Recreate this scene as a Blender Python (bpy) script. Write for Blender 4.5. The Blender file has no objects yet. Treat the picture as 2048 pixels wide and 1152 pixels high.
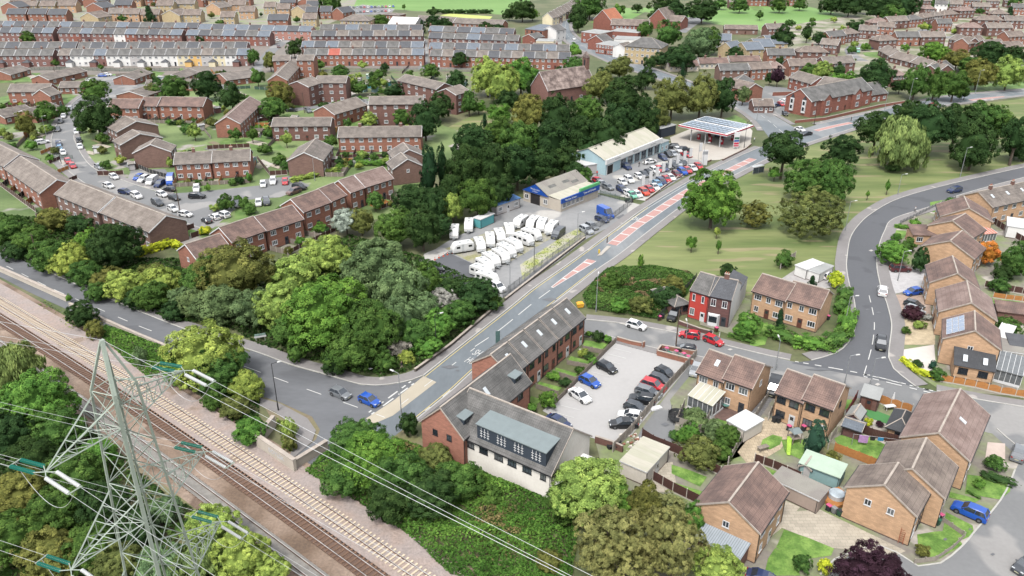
import bpy, math, random
import numpy as np
from mathutils import Vector, Matrix
# ---------------------------------------------------------------- camera, sky, sun, exposure
SC = bpy.context.scene
COL = SC.collection
F, YH, HC = 1600.0, -195.0, 75.0            # focal length in photo pixels, horizon row, camera height
PITCH = math.atan((576 - YH) / F)
cam = bpy.data.objects.new('camera', bpy.data.cameras.new('camera'))
COL.objects.link(cam); SC.camera = cam
cam.data.sensor_width = 36; cam.data.lens = 36 * F / 2048
cam.data.clip_start = 0.5; cam.data.clip_end = 6000
cam.location = (0, 0, HC); cam.rotation_euler = (math.pi / 2 - PITCH, 0, 0)
SUN_FROM = Vector((-0.26, -0.52, 1.0)).normalized()
sun = bpy.data.objects.new('sun', bpy.data.lights.new('sun', 'SUN'))
COL.objects.link(sun); sun.data.energy = 1.45; sun.data.angle = math.radians(12); sun.data.color = (1, .97, .92)
sun.rotation_euler = SUN_FROM.to_track_quat('Z', 'Y').to_euler()
W = bpy.data.worlds.new('World'); SC.world = W; W.use_nodes = True
wn = W.node_tree.nodes; wl = W.node_tree.links; wn.clear()
sky = wn.new('ShaderNodeTexSky'); sky.sky_type = 'NISHITA'; sky.sun_disc = False
sky.sun_elevation = math.asin(SUN_FROM.z); sky.sun_rotation = math.atan2(SUN_FROM.x, SUN_FROM.y) % (2 * math.pi)
sky.air_density = 1.0; sky.dust_density = 3.0; sky.ozone_density = 1.0
hsv = wn.new('ShaderNodeHueSaturation'); hsv.inputs['Saturation'].default_value = 0.22
bg = wn.new('ShaderNodeBackground'); bg.inputs['Strength'].default_value = 0.15
wo = wn.new('ShaderNodeOutputWorld')
wl.new(sky.outputs[0], hsv.inputs['Color']); wl.new(hsv.outputs[0], bg.inputs['Color']); wl.new(bg.outputs[0], wo.inputs[0])
SC.view_settings.view_transform = 'Standard'; SC.view_settings.look = 'None'
SC.view_settings.exposure = 2.0; SC.view_settings.gamma = 1
SC.view_settings.use_curve_mapping = False
SC.render.engine = 'CYCLES'
SC.cycles.max_bounces = 5; SC.cycles.diffuse_bounces = 2; SC.cycles.glossy_bounces = 2
SC.cycles.transmission_bounces = 2; SC.cycles.caustics_reflective = False; SC.cycles.caustics_refractive = False
# ---------------------------------------------------------------- helpers
RND = random.Random(11)
CP, SP = math.cos(PITCH), math.sin(PITCH)
def P(x, y, z=0.0):
    "photo pixel + height above the ground -> world point"
    u = x - 1024; v = y - 576
    t = (HC - z) / (F * SP + v * CP)
    return Vector((u * t, (F * CP - v * SP) * t, z))
def PXM(x, y):
    "photo pixels per metre at a ground point"
    p = P(x, y); return F / ((p - Vector((0, 0, HC))).dot(Vector((0, CP, -SP))))
def proj(w):
    d = w - Vector((0, 0, HC)); v = d.dot(Vector((0, CP, -SP))); return (1024 + F * d.x / v, 576 - F * d.dot(Vector((0, SP, CP))) / v)
def C(r, g, b, k=1.0):
    "photo colour of a lit surface -> base colour"
    f = lambda c: ((c / 255 / 12.92) if c < 10.3 else ((c / 255 + .055) / 1.055) ** 2.4) * k / 3.3
    return (f(r), f(g), f(b))
MATS = {}
def mat(name, col=(.5, .5, .5), rough=.85, var=.25, scale=1.0, fine=8.0, stretch=(1, 1, 1), col2=None, spec=.3, bump=0.0, metal=0.0,
        tiles=None, objcol=False, leaf=False, patch=None):
    if name in MATS: return MATS[name]
    m = bpy.data.materials.new(name); m.use_nodes = True; MATS[name] = m
    N, L = m.node_tree.nodes, m.node_tree.links
    b = N['Principled BSDF']; b.inputs['Roughness'].default_value = rough
    b.inputs['Specular IOR Level'].default_value = spec; b.inputs['Metallic'].default_value = metal
    def mixc(kind, fac, a, bb):
        n = N.new('ShaderNodeMix'); n.data_type = 'RGBA'; n.blend_type = kind
        for sock, v in ((n.inputs[0], fac), (n.inputs[6], a), (n.inputs[7], bb)):
            if hasattr(v, 'is_linked') or isinstance(v, bpy.types.NodeSocket): L.new(v, sock)
            else: sock.default_value = v if not isinstance(v, tuple) or len(v) == 4 else (*v, 1)
        return n.outputs[2]
    def ramp(src, lo, hi, a=0.0, bb=1.0):
        n = N.new('ShaderNodeMapRange'); L.new(src, n.inputs[0])
        for i, v in enumerate((lo, hi, a, bb)): n.inputs[i + 1].default_value = v
        return n.outputs[0]
    base = (*col, 1)
    if objcol:
        oi = N.new('ShaderNodeObjectInfo'); base = oi.outputs['Color']
    tc = N.new('ShaderNodeTexCoord'); vec = tc.outputs['Object']
    if leaf:
        at = N.new('ShaderNodeAttribute'); at.attribute_name = 'tint'
        g = N.new('ShaderNodeVectorMath'); g.operation = 'SCALE'; L.new(base, g.inputs[0]); L.new(at.outputs['Fac'], g.inputs['Scale'])
        base = g.outputs[0]
        hs = N.new('ShaderNodeHueSaturation'); L.new(base, hs.inputs['Color'])
        L.new(ramp(at.outputs['Fac'], .5, 1.6, .515, .485), hs.inputs['Hue']); base = hs.outputs[0]
        L.new(base, b.inputs['Base Color'])
        tr = N.new('ShaderNodeBsdfTranslucent'); L.new(base, tr.inputs[0])
        mx = N.new('ShaderNodeMixShader'); mx.inputs[0].default_value = .22
        L.new(b.outputs[0], mx.inputs[1]); L.new(tr.outputs[0], mx.inputs[2])
        L.new(mx.outputs[0], N['Material Output'].inputs[0])
        return m
    mp = N.new('ShaderNodeMapping'); L.new(vec, mp.inputs[0]); mp.inputs['Scale'].default_value = stretch
    n1 = N.new('ShaderNodeTexNoise'); n1.inputs['Scale'].default_value = scale; n1.inputs['Detail'].default_value = 5
    n2 = N.new('ShaderNodeTexNoise'); n2.inputs['Scale'].default_value = fine; n2.inputs['Detail'].default_value = 3
    L.new(mp.outputs[0], n1.inputs[0]); L.new(mp.outputs[0], n2.inputs[0])
    if col2 is not None:
        base = mixc('MIX', ramp(n1.outputs[0], .38, .62), base, (*col2, 1))
    if patch is not None:
        n3 = N.new('ShaderNodeTexNoise'); n3.inputs['Scale'].default_value = patch[0]; n3.inputs['Detail'].default_value = 2
        L.new(mp.outputs[0], n3.inputs[0])
        base = mixc('MIX', ramp(n3.outputs[0], patch[2], patch[2] + .04), base, (*patch[1], 1))
    if tiles:
        cx = N.new('ShaderNodeSeparateXYZ'); L.new(vec, cx.inputs[0])
        cc = N.new('ShaderNodeCombineXYZ')
        if tiles[0] == 'wall':
            ad = N.new('ShaderNodeMath'); L.new(cx.outputs[0], ad.inputs[0]); L.new(cx.outputs[1], ad.inputs[1])
            L.new(ad.outputs[0], cc.inputs[0]); L.new(cx.outputs[2], cc.inputs[1])
        else:
            L.new(cx.outputs[0], cc.inputs[0]); L.new(cx.outputs[1], cc.inputs[1])
        bt = N.new('ShaderNodeTexBrick'); L.new(cc.outputs[0], bt.inputs[0]); bt.inputs['Scale'].default_value = 1
        bt.offset = tiles[5] if len(tiles) > 5 else 0.5
        bt.inputs['Brick Width'].default_value = tiles[1]; bt.inputs['Row Height'].default_value = tiles[2]
        bt.inputs['Mortar Size'].default_value = tiles[3]; bt.inputs['Mortar Smooth'].default_value = .3
        bt.inputs['Bias'].default_value = 0
        k = tiles[4]
        bt.inputs['Color1'].default_value = (1 + k, 1 + k, 1 + k, 1); bt.inputs['Color2'].default_value = (1 - k, 1 - k, 1 - k, 1)
        mo = tiles[6] if len(tiles) > 6 else .55
        bt.inputs['Mortar'].default_value = (mo, mo, mo, 1)
        base = mixc('MULTIPLY', 1.0, base, bt.outputs['Color'])
    v1 = ramp(n1.outputs[0], .3, .7, 1 - var, 1 + var); v2 = ramp(n2.outputs[0], .3, .7, 1 - var * .6, 1 + var * .6)
    mu = N.new('ShaderNodeMath'); mu.operation = 'MULTIPLY'; L.new(v1, mu.inputs[0]); L.new(v2, mu.inputs[1])
    g = N.new('ShaderNodeVectorMath'); g.operation = 'SCALE'
    if isinstance(base, tuple): g.inputs[0].default_value = base[:3]
    else: L.new(base, g.inputs[0])
    L.new(mu.outputs[0], g.inputs['Scale']); L.new(g.outputs[0], b.inputs['Base Color'])
    if bump:
        bp = N.new('ShaderNodeBump'); bp.inputs['Strength'].default_value = bump; bp.inputs['Distance'].default_value = .1
        L.new(n2.outputs[0], bp.inputs['Height']); L.new(bp.outputs[0], b.inputs['Normal'])
    return m
def mesh(name, verts, faces, mats, mi=None, smooth=False):
    me = bpy.data.meshes.new(name); me.from_pydata([tuple(v) for v in verts], [], faces)
    for m in (mats if isinstance(mats, (list, tuple)) else [mats]): me.materials.append(m)
    if mi is not None: me.polygons.foreach_set('material_index', mi)
    if smooth: me.polygons.foreach_set('use_smooth', [True] * len(me.polygons))
    me.update(); return me
def link(name, me, parent=None, loc=None, rz=None):
    o = bpy.data.objects.new(name, me); COL.objects.link(o)
    if parent is not None: o.parent = parent
    if loc is not None: o.location = loc
    if rz is not None: o.rotation_euler = (0, 0, rz)
    return o
STEMS = {}
def tag(o, label=None, cat=None, group=None, kind=None, order=None):
    "label stems shared by several things get an ordinal by place, left to right, in finish()"
    if label: STEMS.setdefault(label, []).append(o)
    if cat: o['category'] = cat
    if group: o['group'] = group
    if kind: o['kind'] = kind
    return o
def struct(o): o['kind'] = 'structure'; return o
def stuff(o, label=None, cat=None):
    o['kind'] = 'stuff'
    if label: o['label'] = label
    if cat: o['category'] = cat
    return o
def empty(name, loc, rz=0):
    o = bpy.data.objects.new(name, None); COL.objects.link(o); o.location = loc; o.rotation_euler = (0, 0, rz)
    o.empty_display_size = .5; return o
class MB:
    def __init__(s): s.v = []; s.f = []; s.m = []
    def face(s, pts, m=0):
        n = len(s.v); s.v += [tuple(p) for p in pts]; s.f.append(tuple(range(n, n + len(pts)))); s.m.append(m)
    def box(s, x0, y0, z0, x1, y1, z1, m=0, top=None):
        n = len(s.v); s.v += [(x0, y0, z0), (x1, y0, z0), (x1, y1, z0), (x0, y1, z0), (x0, y0, z1), (x1, y0, z1), (x1, y1, z1), (x0, y1, z1)]
        for k, f in enumerate(((0, 3, 2, 1), (4, 5, 6, 7), (0, 1, 5, 4), (1, 2, 6, 5), (2, 3, 7, 6), (3, 0, 4, 7))):
            s.f.append(tuple(n + i for i in f)); s.m.append(top if (top is not None and k == 1) else m)
    def hexa(s, p, m=0):
        "8 points: bottom ring, top ring"
        n = len(s.v); s.v += [tuple(q) for q in p]
        for f in ((0, 3, 2, 1), (4, 5, 6, 7), (0, 1, 5, 4), (1, 2, 6, 5), (2, 3, 7, 6), (3, 0, 4, 7)):
            s.f.append(tuple(n + i for i in f)); s.m.append(m)
    def tube(s, a, b, r, r2=None, n=6, m=0, cap=True):
        a = Vector(a); b = Vector(b); r2 = r if r2 is None else r2
        d = (b - a).normalized(); q = Vector((0, 0, 1)) if abs(d.z) < .9 else Vector((1, 0, 0))
        e = d.cross(q).normalized(); g = d.cross(e); k = len(s.v)
        for c, rr in ((a, r), (b, r2)):
            for i in range(n):
                t = 2 * math.pi * i / n; s.v.append(tuple(c + (e * math.cos(t) + g * math.sin(t)) * rr))
        for i in range(n):
            j = (i + 1) % n; s.f.append((k + i, k + j, k + n + j, k + n + i)); s.m.append(m)
        if cap:
            s.f.append(tuple(range(k + n - 1, k - 1, -1))); s.m.append(m); s.f.append(tuple(range(k + n, k + 2 * n))); s.m.append(m)
    def loft(s, rings, m=0, caps=True, ms=None):
        "rings of equal length; ms = material per ring side"
        k = len(s.v); n = len(rings[0])
        for r in rings: s.v += [tuple(p) for p in r]
        for a in range(len(rings) - 1):
            for i in range(n):
                j = (i + 1) % n
                s.f.append((k + a * n + i, k + a * n + j, k + (a + 1) * n + j, k + (a + 1) * n + i)); s.m.append(ms[i] if ms else m)
        if caps:
            s.f.append(tuple(range(k + n - 1, k - 1, -1))); s.m.append(m)
            e = k + (len(rings) - 1) * n; s.f.append(tuple(range(e, e + n))); s.m.append(m)
    def me(s, name, mats, smooth=False): return mesh(name, s.v, s.f, mats, s.m, smooth)
    def obj(s, name, mats, parent=None, loc=None, rz=None, smooth=False): return link(name, s.me(name, mats, smooth), parent, loc, rz)
def smooth_line(pts, step=2.0):
    "Catmull-Rom through world points"
    pts = [Vector(p) for p in pts]; out = []
    for i in range(len(pts) - 1):
        p0 = pts[max(i - 1, 0)]; p1 = pts[i]; p2 = pts[i + 1]; p3 = pts[min(i + 2, len(pts) - 1)]
        n = max(1, int((p2 - p1).length / step))
        for k in range(n):
            t = k / n
            out.append(.5 * ((2 * p1) + (p2 - p0) * t + (2 * p0 - 5 * p1 + 4 * p2 - p3) * t * t + (3 * p1 - p0 - 3 * p2 + p3) * t ** 3))
    out.append(pts[-1]); return out
def offs(line, d):
    out = []
    for i, p in enumerate(line):
        a = line[max(i - 1, 0)]; b = line[min(i + 1, len(line) - 1)]
        t = (b - a); t.z = 0; t.normalize(); out.append(p + Vector((-t.y, t.x, 0)) * d)
    return out
def PL(pts, z=0.0): return [P(x, y, z) for x, y in pts]
NPOLY = [0]
def poly(name, pts, z, m, sm=False, world=False):
    NPOLY[0] += 1; z += NPOLY[0] * .0002
    w = [Vector(p) for p in pts] if world else PL(pts)
    if sm: w = smooth_line(w + [w[0]], 2.5)[:-1]
    return struct(link(name, mesh(name, [(p.x, p.y, z) for p in w], [tuple(range(len(w)))], m)))
def between(name, A, B, z, m):
    "sheet between two px edge lines"
    a = smooth_line(PL(A), 3); b = smooth_line(PL(B), 3); n = 60
    def res(l):
        d = [0]
        for i in range(1, len(l)): d.append(d[-1] + (l[i] - l[i - 1]).length)
        o = []
        for k in range(n + 1):
            t = d[-1] * k / n
            i = max(1, min(len(l) - 1, next((j for j, q in enumerate(d) if q >= t), len(l) - 1)))
            w = (t - d[i - 1]) / max(1e-6, d[i] - d[i - 1]); o.append(l[i - 1].lerp(l[i], w))
        return o
    a = res(a); b = res(b); v = [(p.x, p.y, z) for p in a] + [(p.x, p.y, z) for p in b]
    return struct(link(name, mesh(name, v, [(i, i + 1, n + 2 + i, n + 1 + i) for i in range(n)], m)))
def strip(name, line, d0, d1, z0, z1, m, world=False, step=2.0, sm=True):
    "raised strip along a line (left side positive)"
    if name in ('road_marking', 'red_median'): z1 += .025
    l = [Vector(p) for p in line] if world else PL(line)
    if sm: l = smooth_line(l, step)
    a = offs(l, d0); b = offs(l, d1); n = len(l)
    v = [(p.x, p.y, z1) for p in a] + [(p.x, p.y, z1) for p in b] + [(p.x, p.y, z0) for p in a] + [(p.x, p.y, z0) for p in b]
    f = []
    for i in range(n - 1):
        f += [(i, i + 1, n + i + 1, n + i), (i, 2 * n + i, 2 * n + i + 1, i + 1), (n + i, n + i + 1, 3 * n + i + 1, 3 * n + i)]
    return struct(link(name, mesh(name, v, f, m)))
def dashes(name, line, w, dl, gap, z, m, world=False, off=0.0):
    z += .025
    l = smooth_line([Vector(p) for p in line] if world else PL(line), 1.0); l = offs(l, off) if off else l
    d = 0; mb = MB(); on = []
    for i in range(1, len(l)):
        s = (l[i] - l[i - 1]).length; d += s
        if d % (dl + gap) < dl: on.append(i)
    for i in on:
        a, b = l[i - 1], l[i]; t = (b - a).normalized(); n = Vector((-t.y, t.x, 0)) * w / 2
        mb.face([(p.x, p.y, z) for p in (a - n, b - n, b + n, a + n)])
    return struct(mb.obj(name, m))
ORD = ['first', 'second', 'third', 'fourth', 'fifth', 'sixth', 'seventh', 'eighth', 'ninth', 'tenth', 'eleventh', 'twelfth', 'thirteenth',
       'fourteenth', 'fifteenth', 'sixteenth', 'seventeenth', 'eighteenth', 'nineteenth', 'twentieth']
def ordw(i):
    if i < 20: return ORD[i]
    t, u = divmod(i + 1, 10); T = {2: 'twent', 3: 'thirt', 4: 'fort', 5: 'fift', 6: 'sixt', 7: 'sevent', 8: 'eight', 9: 'ninet'}[min(t, 9)]
    return T + 'ieth' if u == 0 else T + 'y-' + ORD[u - 1]
def finish():
    bpy.context.view_layer.update()
    for s, l in STEMS.items():
        if len(l) == 1: l[0]['label'] = s; continue
        def key(o):
            p = o.matrix_world.translation
            if p.length < .01 and o.type == 'MESH':
                p = Vector(o.data.vertices[0].co)
            return p.x / max(1, p.y)
        l.sort(key=key); n = len(l)
        for i, o in enumerate(l):
            if n == 2: w = ('left', 'right')[i] + ' one of two'
            elif i == 0: w = 'leftmost of ' + str(n)
            elif i == n - 1: w = 'rightmost of ' + str(n)
            elif i < n / 2: w = ordw(i) + ' from left'
            else: w = ordw(n - 1 - i) + ' from right'
            o['label'] = s + ', ' + w
        for o in l:
            if 'group' not in o: o['group'] = s
# ---------------------------------------------------------------- materials
GRASS = mat('rough_grass', C(98, 112, 64), var=.3, scale=.06, fine=.9, col2=C(112, 112, 80), bump=.3)
LAWN = mat('lawn_green', C(94, 132, 53), var=.22, scale=.25, fine=3, col2=C(119, 147, 78), bump=.3)
PARK = mat('park_grass', C(106, 126, 64), var=.17, scale=.09, fine=.9, stretch=(.18, 1, 1), col2=C(137, 145, 90), patch=(.25, C(155, 148, 108), .6), bump=.3)
FIELD = mat('field_grass', C(114, 159, 72), var=.08, scale=.02, fine=.3, stretch=(.3, 1, 1), col2=C(131, 170, 90))
ASPH = mat('asphalt_main', C(127, 135, 141), var=.1, scale=.2, fine=1.5, stretch=(1, .35, 1), patch=(.05, C(148, 152, 155), .56))
ASPHL = mat('asphalt_pale', C(138, 139, 140), var=.07, scale=.1, fine=1.6, patch=(.09, C(166, 164, 162), .56))
ASPHB = mat('asphalt_lower_road', C(118, 120, 124), var=.11, scale=.12, fine=1.3, stretch=(.4, 1, 1), patch=(.1, C(108, 110, 114), .57))
ASPHD = mat('asphalt_dark', C(105, 107, 112), var=.06, scale=.08, fine=1.6, patch=(.12, C(96, 98, 103), .6))
ASPHY = mat('asphalt_yard', C(172, 172, 172), var=.1, scale=.09, fine=1.1, col2=C(140, 142, 144), patch=(.07, C(205, 202, 196), .58))
CONC = mat('concrete_forecourt', C(212, 206, 196), var=.06, scale=.1, fine=1.0, col2=C(198, 190, 180))
PAVE = mat('pavement_asphalt', C(152, 148, 147), var=.09, scale=.15, fine=2.0, patch=(.2, C(192, 186, 180), .64))
KERB = mat('kerb_stone', C(205, 203, 196), var=.1, scale=.4, fine=3)
SLAB = mat('paving_slabs', C(200, 190, 172), var=.12, scale=.3, tiles=('floor', .9, .6, .02, .1))
YARD = mat('back_yard_ground', C(160, 152, 142), var=.22, scale=.15, fine=1.2, col2=C(132, 146, 96), patch=(.12, C(200, 192, 182), .6))
ESTG = mat('estate_green', C(97, 123, 63), var=.2, scale=.05, fine=1.0, col2=C(126, 145, 88), patch=(.07, C(172, 166, 159), .62))
DIRT = mat('bare_earth', C(150, 134, 112), var=.2, scale=.2, fine=2, col2=C(128, 128, 84))
WHITE = mat('road_paint_white', C(240, 240, 236, .9), var=.08, scale=1)
YELL = mat('road_paint_yellow', C(236, 216, 150, .95), var=.08, scale=1)
REDP = mat('road_surface_red', C(222, 172, 164, .9), var=.16, scale=.5, fine=3, col2=C(206, 160, 154, .9))
BEIG = mat('road_surface_buff', C(202, 192, 172), var=.07, scale=.3)
# ---------------------------------------------------------------- ground, roads
poly('ground', [(-2500, -300, 0), (2500, -300, 0), (2500, 3500, 0), (-2500, 3500, 0)], 0, GRASS, world=True)
poly('park_lawn', [(1170, 575), (1362, 412), (1474, 350), (1618, 290), (1836, 222), (2110, 190), (2110, 322), (1896, 366), (1798, 394), (1716, 449), (1692, 500), (1700, 590), (1650, 560), (1590, 560), (1500, 590), (1380, 620)], .02, PARK)
poly('verge_grass', [(1800, 208), (1911, 188), (2100, 174), (2100, 160), (1900, 172), (1840, 196)], .02, LAWN)
poly('cemetery_lawn', [(880, 262), (1010, 200), (1060, 205), (1010, 262), (900, 300)], .02, PARK)
poly('playing_field', [(640, 25), (700, -5), (1060, -60), (1060, 15), (1020, 30), (900, 24), (830, 22), (700, 12)], .02, FIELD)
poly('school_field', [(1180, 45), (1240, 16), (1400, 14), (1440, 8), (1620, 14), (1760, 45), (1700, 62), (1560, 66), (1430, 48), (1400, 42), (1290, 24), (1250, 45)], .02, FIELD)
poly('bowling_green', [(880, 31), (900, 27), (985, 33), (980, 38), (930, 36)], .04, mat('bowling_grass', C(205, 215, 120), var=.05))
poly('garden_ground', [(1200, 720), (1560, 740), (1870, 800), (2200, 840), (2200, 1400), (1300, 1300), (1190, 880)], .03, YARD)
poly('garden_ground', [(1770, 400), (2120, 330), (2120, 800), (1880, 780), (1790, 720), (1790, 600), (1765, 500)], .03, YARD)
poly('estate_ground', [(-120, 215), (120, 190), (620, 160), (1000, 290), (860, 330), (840, 420), (700, 450), (600, 480), (360, 500), (200, 460), (-60, 430)], .03, ESTG)
poly('terrace_yards', [(-200, 60), (620, 62), (1180, 100), (1130, 140), (860, 140), (640, 135), (480, 150), (-200, 150)], .035, mat('terrace_yard', C(160, 148, 140), var=.3, scale=.1, fine=1, col2=C(126, 120, 112)))
poly('estate_ground', [(-200, -60), (740, -60), (700, 30), (640, 55), (-200, 50)], .035, mat('estate_paved', C(176, 166, 158), var=.2, scale=.1, fine=1, col2=C(140, 152, 108)))
poly('estate_ground', [(1520, 60), (1800, 15), (2200, 0), (2200, 130), (1850, 140), (1560, 160)], .033, mat('estate_garden_mix', C(128, 140, 92), var=.3, scale=.08, fine=.8, col2=C(176, 166, 156)))
poly('school_yard', [(1340, 60), (1405, 32), (1410, 38), (1370, 66)], .05, ASPHL)
for q in ([(1360, 34), (1408, 36), (1372, 66), (1335, 60)], [(690, 22), (725, 9), (790, 18), (780, 28), (720, 30)], [(1180, 85), (1330, 120), (1300, 130), (1180, 95)],
          [(1080, 60), (1130, 40), (1122, 100), (1080, 90)]):
    poly('car_park_surface', q, .045, ASPHL)
for q in ([(0, 148), (80, 146), (90, 162), (0, 166)], [(195, 150), (235, 148), (225, 162), (185, 160)], [(300, 142), (330, 145), (310, 160), (285, 160)], [(630, 180), (660, 205), (600, 215), (570, 214)]):
    poly('estate_lawn', q, .05, LAWN)
for q in ([(0, 195), (20, 190), (28, 212), (0, 225)], [(105, 205), (150, 190), (135, 215), (115, 225)], [(420, 195), (445, 200), (440, 215), (410, 225)], [(500, 240), (545, 225), (560, 250), (510, 268)],
          [(510, 262), (560, 290), (575, 302), (500, 300)], [(690, 192), (735, 195), (738, 205), (700, 205)], [(685, 230), (740, 232), (735, 250), (700, 252)], [(420, 290), (500, 262), (505, 300), (440, 310)],
          [(100, 240), (112, 238), (105, 262), (70, 268)], [(700, 305), (720, 305), (720, 322), (700, 320)], [(470, 420), (510, 420), (512, 440), (470, 438)], [(590, 440), (640, 470), (650, 480), (600, 470)], [(400, 370), (412, 372), (408, 388), (395, 386)],
          [(1290, 118), (1240, 105), (1190, 112), (1215, 128)], [(1500, 15), (1520, 12), (1530, 20), (1510, 22)], [(1725, 105), (1760, 104), (1772, 118), (1730, 112)], [(480, 560), (420, 560), (380, 520), (420, 510)]):
    poly('estate_lawn', q, .05, LAWN)
poly('allotment_ground', [(640, 137), (1000, 140), (960, 185), (700, 190), (640, 150)], .045, mat('allotment_soil', C(140, 132, 110), var=.35, scale=.2, fine=1.5, col2=C(104, 126, 70)))
# main road
MR_L = [(700, 880), (782, 806), (847, 753), (912, 701), (1024, 613), (1071, 575), (1144, 524), (1231, 460), (1293, 415), (1384, 360), (1464, 320), (1521, 295), (1575, 270), (1633, 250), (1700, 235), (1761, 222), (1823, 207), (1911, 192), (2048, 180), (2120, 176)]
MR_R = [(780, 880), (830, 841), (907, 778), (939, 748), (1040, 660), (1145, 577), (1194, 539), (1239, 508), (1300, 460), (1362, 413), (1420, 376), (1474, 348), (1519, 325), (1562, 305), (1618, 285), (1721, 252), (1836, 219), (1936, 204), (2048, 190), (2120, 185)]
MRc = [((a[0] + b[0]) / 2, (a[1] + b[1]) / 2) for a, b in zip(MR_L, MR_R)]
between('main_road', MR_L, MR_R, .08, ASPH)
for ln, s, a, b in ((MR_L[2:12], 1, 0, 0), (MR_R[1:], -1, 0, 0), (MR_L[13:], 1, 0, 0)):
    strip('pavement', ln, .22 * s, 2.3 * s, 0, .17, PAVE); strip('kerb', ln, 0, .22 * s, 0, .18, KERB)
# lower road from the left
LR_U = [(-60, 478), (0, 502), (40, 521), (162, 575), (250, 611), (350, 653), (430, 683), (512, 706), (580, 731), (652, 751), (722, 771), (777, 771), (824, 762), (847, 753)]
LR_C = [(-60, 508), (0, 528), (27, 540), (67, 560), (115, 583), (215, 626), (288, 657), (327, 671), (430, 711), (538, 752), (632, 786), (724, 819), (770, 836)]
u = [P(*p) for p in LR_U[:9]]; c = smooth_line(PL(LR_C))
low = offs(c, -3.6); up = offs(c, 4.1)
v = [(p.x, p.y, .06) for p in low] + [(p.x, p.y, .06) for p in up]; n = len(low)
struct(link('lower_road', mesh('lower_road', v, [(i, i + 1, n + i + 1, n + i) for i in range(n - 1)], ASPHB)))
poly('junction_surface', [(500, 700), (580, 731), (652, 751), (722, 771), (777, 771), (824, 762), (847, 753), (873, 765), (790, 840), (700, 905), (650, 925), (575, 940), (560, 925), (600, 905), (632, 880), (640, 860), (624, 834), (562, 806), (522, 793), (500, 786)], .07, ASPHB)
strip('pavement', [(-60, 476), (0, 500), (162, 574), (350, 652), (512, 705), (580, 730), (652, 750), (722, 770), (777, 770), (824, 761), (847, 752)], .2, 2.6, 0, .16, PAVE)
strip('kerb', [(-60, 476), (0, 500), (162, 574), (350, 652), (512, 705), (580, 730), (652, 750), (722, 770), (777, 770), (824, 761), (847, 752)], 0, .2, 0, .17, KERB)
poly('pavement', [(512, 795), (560, 808), (615, 838), (632, 862), (624, 885), (590, 915), (574, 925), (585, 900), (590, 870), (575, 845), (550, 825), (505, 806)], .16, PAVE)
dashes('road_marking', LR_C, .16, 3.4, 4.0, .1, WHITE)
poly('junction_patch', [(847, 753), (873, 765), (786, 832), (745, 850), (732, 838), (790, 800)], .09, BEIG)
for k in (0, 1):
    dashes('road_marking', [(738 + 5 * k, 826 + 4 * k), (822 + 6 * k, 764 + 4 * k)], .3, 1.0, .8, .105, WHITE)
# main road markings
strip('road_marking', MR_L[2:9], -.45, -.3, 0, .1, YELL); strip('road_marking', MR_R[1:7], .3, .45, 0, .1, YELL)
strip('road_marking', [(1231, 462), (1293, 417), (1384, 362), (1430, 338)], -.4, -.28, 0, .1, WHITE)
HM = [(1104, 576), (1124, 562), (1159, 538), (1182, 522), (1224, 490), (1242, 476), (1271, 453), (1306, 429), (1344, 403), (1374, 384), (1405, 367), (1440, 350), (1486, 328), (1506, 318)]
hl = smooth_line(PL(HM), .5)
mr, mw = MB(), MB(); acc = 0
for i in range(1, len(hl)):
    a, b = hl[i - 1], hl[i]; t = (b - a); s = t.length; acc += s; t.normalize(); nn = Vector((-t.y, t.x, 0))
    w = min(1.15, .15 + acc * .05)
    if 1183 < proj(a)[0] < 1223: continue
    def q(mb, o0, o1, z): mb.face([(p.x, p.y, z + .025) for p in (a + nn * o0, b + nn * o0, b + nn * o1, a + nn * o1)])
    q(mr, -w, w, .1)
    q(mw, -w - .18, -w, .105); q(mw, w, w + .18, .105)
    if acc % 5.2 < .5: q(mw, -w, w, .108)
struct(mr.obj('red_median', REDP)); struct(mw.obj('road_marking', WHITE))
dashes('road_marking', [(950, 694), (1000, 660), (1071, 603), (1111, 574)], .2, 5, 3, .1, WHITE)
dashes('road_marking', [(800, 812), (880, 750), (950, 697)], .16, 3, 4, .1, WHITE)
dashes('road_marking', [(812, 850), (860, 815), (905, 778)], .16, 2, 3, .1, WHITE)
for q in ([(1632, 262), (1664, 254), (1702, 246)], [(1940, 201), (1975, 197), (2010, 194)]):
    strip('red_median', q, -1, 1, 0, .1, REDP); strip('road_marking', q, 1, 1.2, 0, .105, WHITE); strip('road_marking', q, -1.2, -1, 0, .105, WHITE)
dashes('road_marking', [(1700, 240), (1836, 214), (1940, 198), (2048, 185)], .15, 4, 3, .1, WHITE)
for nm, q in (('traffic_island', [(1194, 513), (1214, 493), (1222, 494), (1203, 512)]),):
    poly(nm, q, .2, CONC)
# side street and crescent
SS_U = [(1150, 628), (1171, 640), (1249, 648), (1359, 668), (1449, 691), (1536, 712), (1583, 723), (1700, 745), (1873, 783), (1961, 801), (2048, 815), (2120, 826)]
SS_L = [(1130, 650), (1171, 663), (1232, 676), (1321, 699), (1394, 712), (1470, 731), (1536, 752), (1640, 778), (1790, 815), (1900, 845), (1976, 866), (2120, 890)]
between('side_street', SS_U, SS_L, .06, ASPHL)
strip('pavement', SS_U[1:6] + [(1580, 721)], .2, 2.2, 0, .16, PAVE); strip('kerb', SS_U[1:6] + [(1580, 721)], 0, .2, 0, .17, KERB)
strip('pavement', SS_L[1:8], -2, -.2, 0, .15, PAVE); strip('kerb', SS_L[1:8], -.2, 0, 0, .16, KERB)
strip('pavement', SS_U[8:], .2, 2.2, 0, .16, PAVE); strip('kerb', SS_U[8:], 0, .2, 0, .17, KERB)
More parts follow.
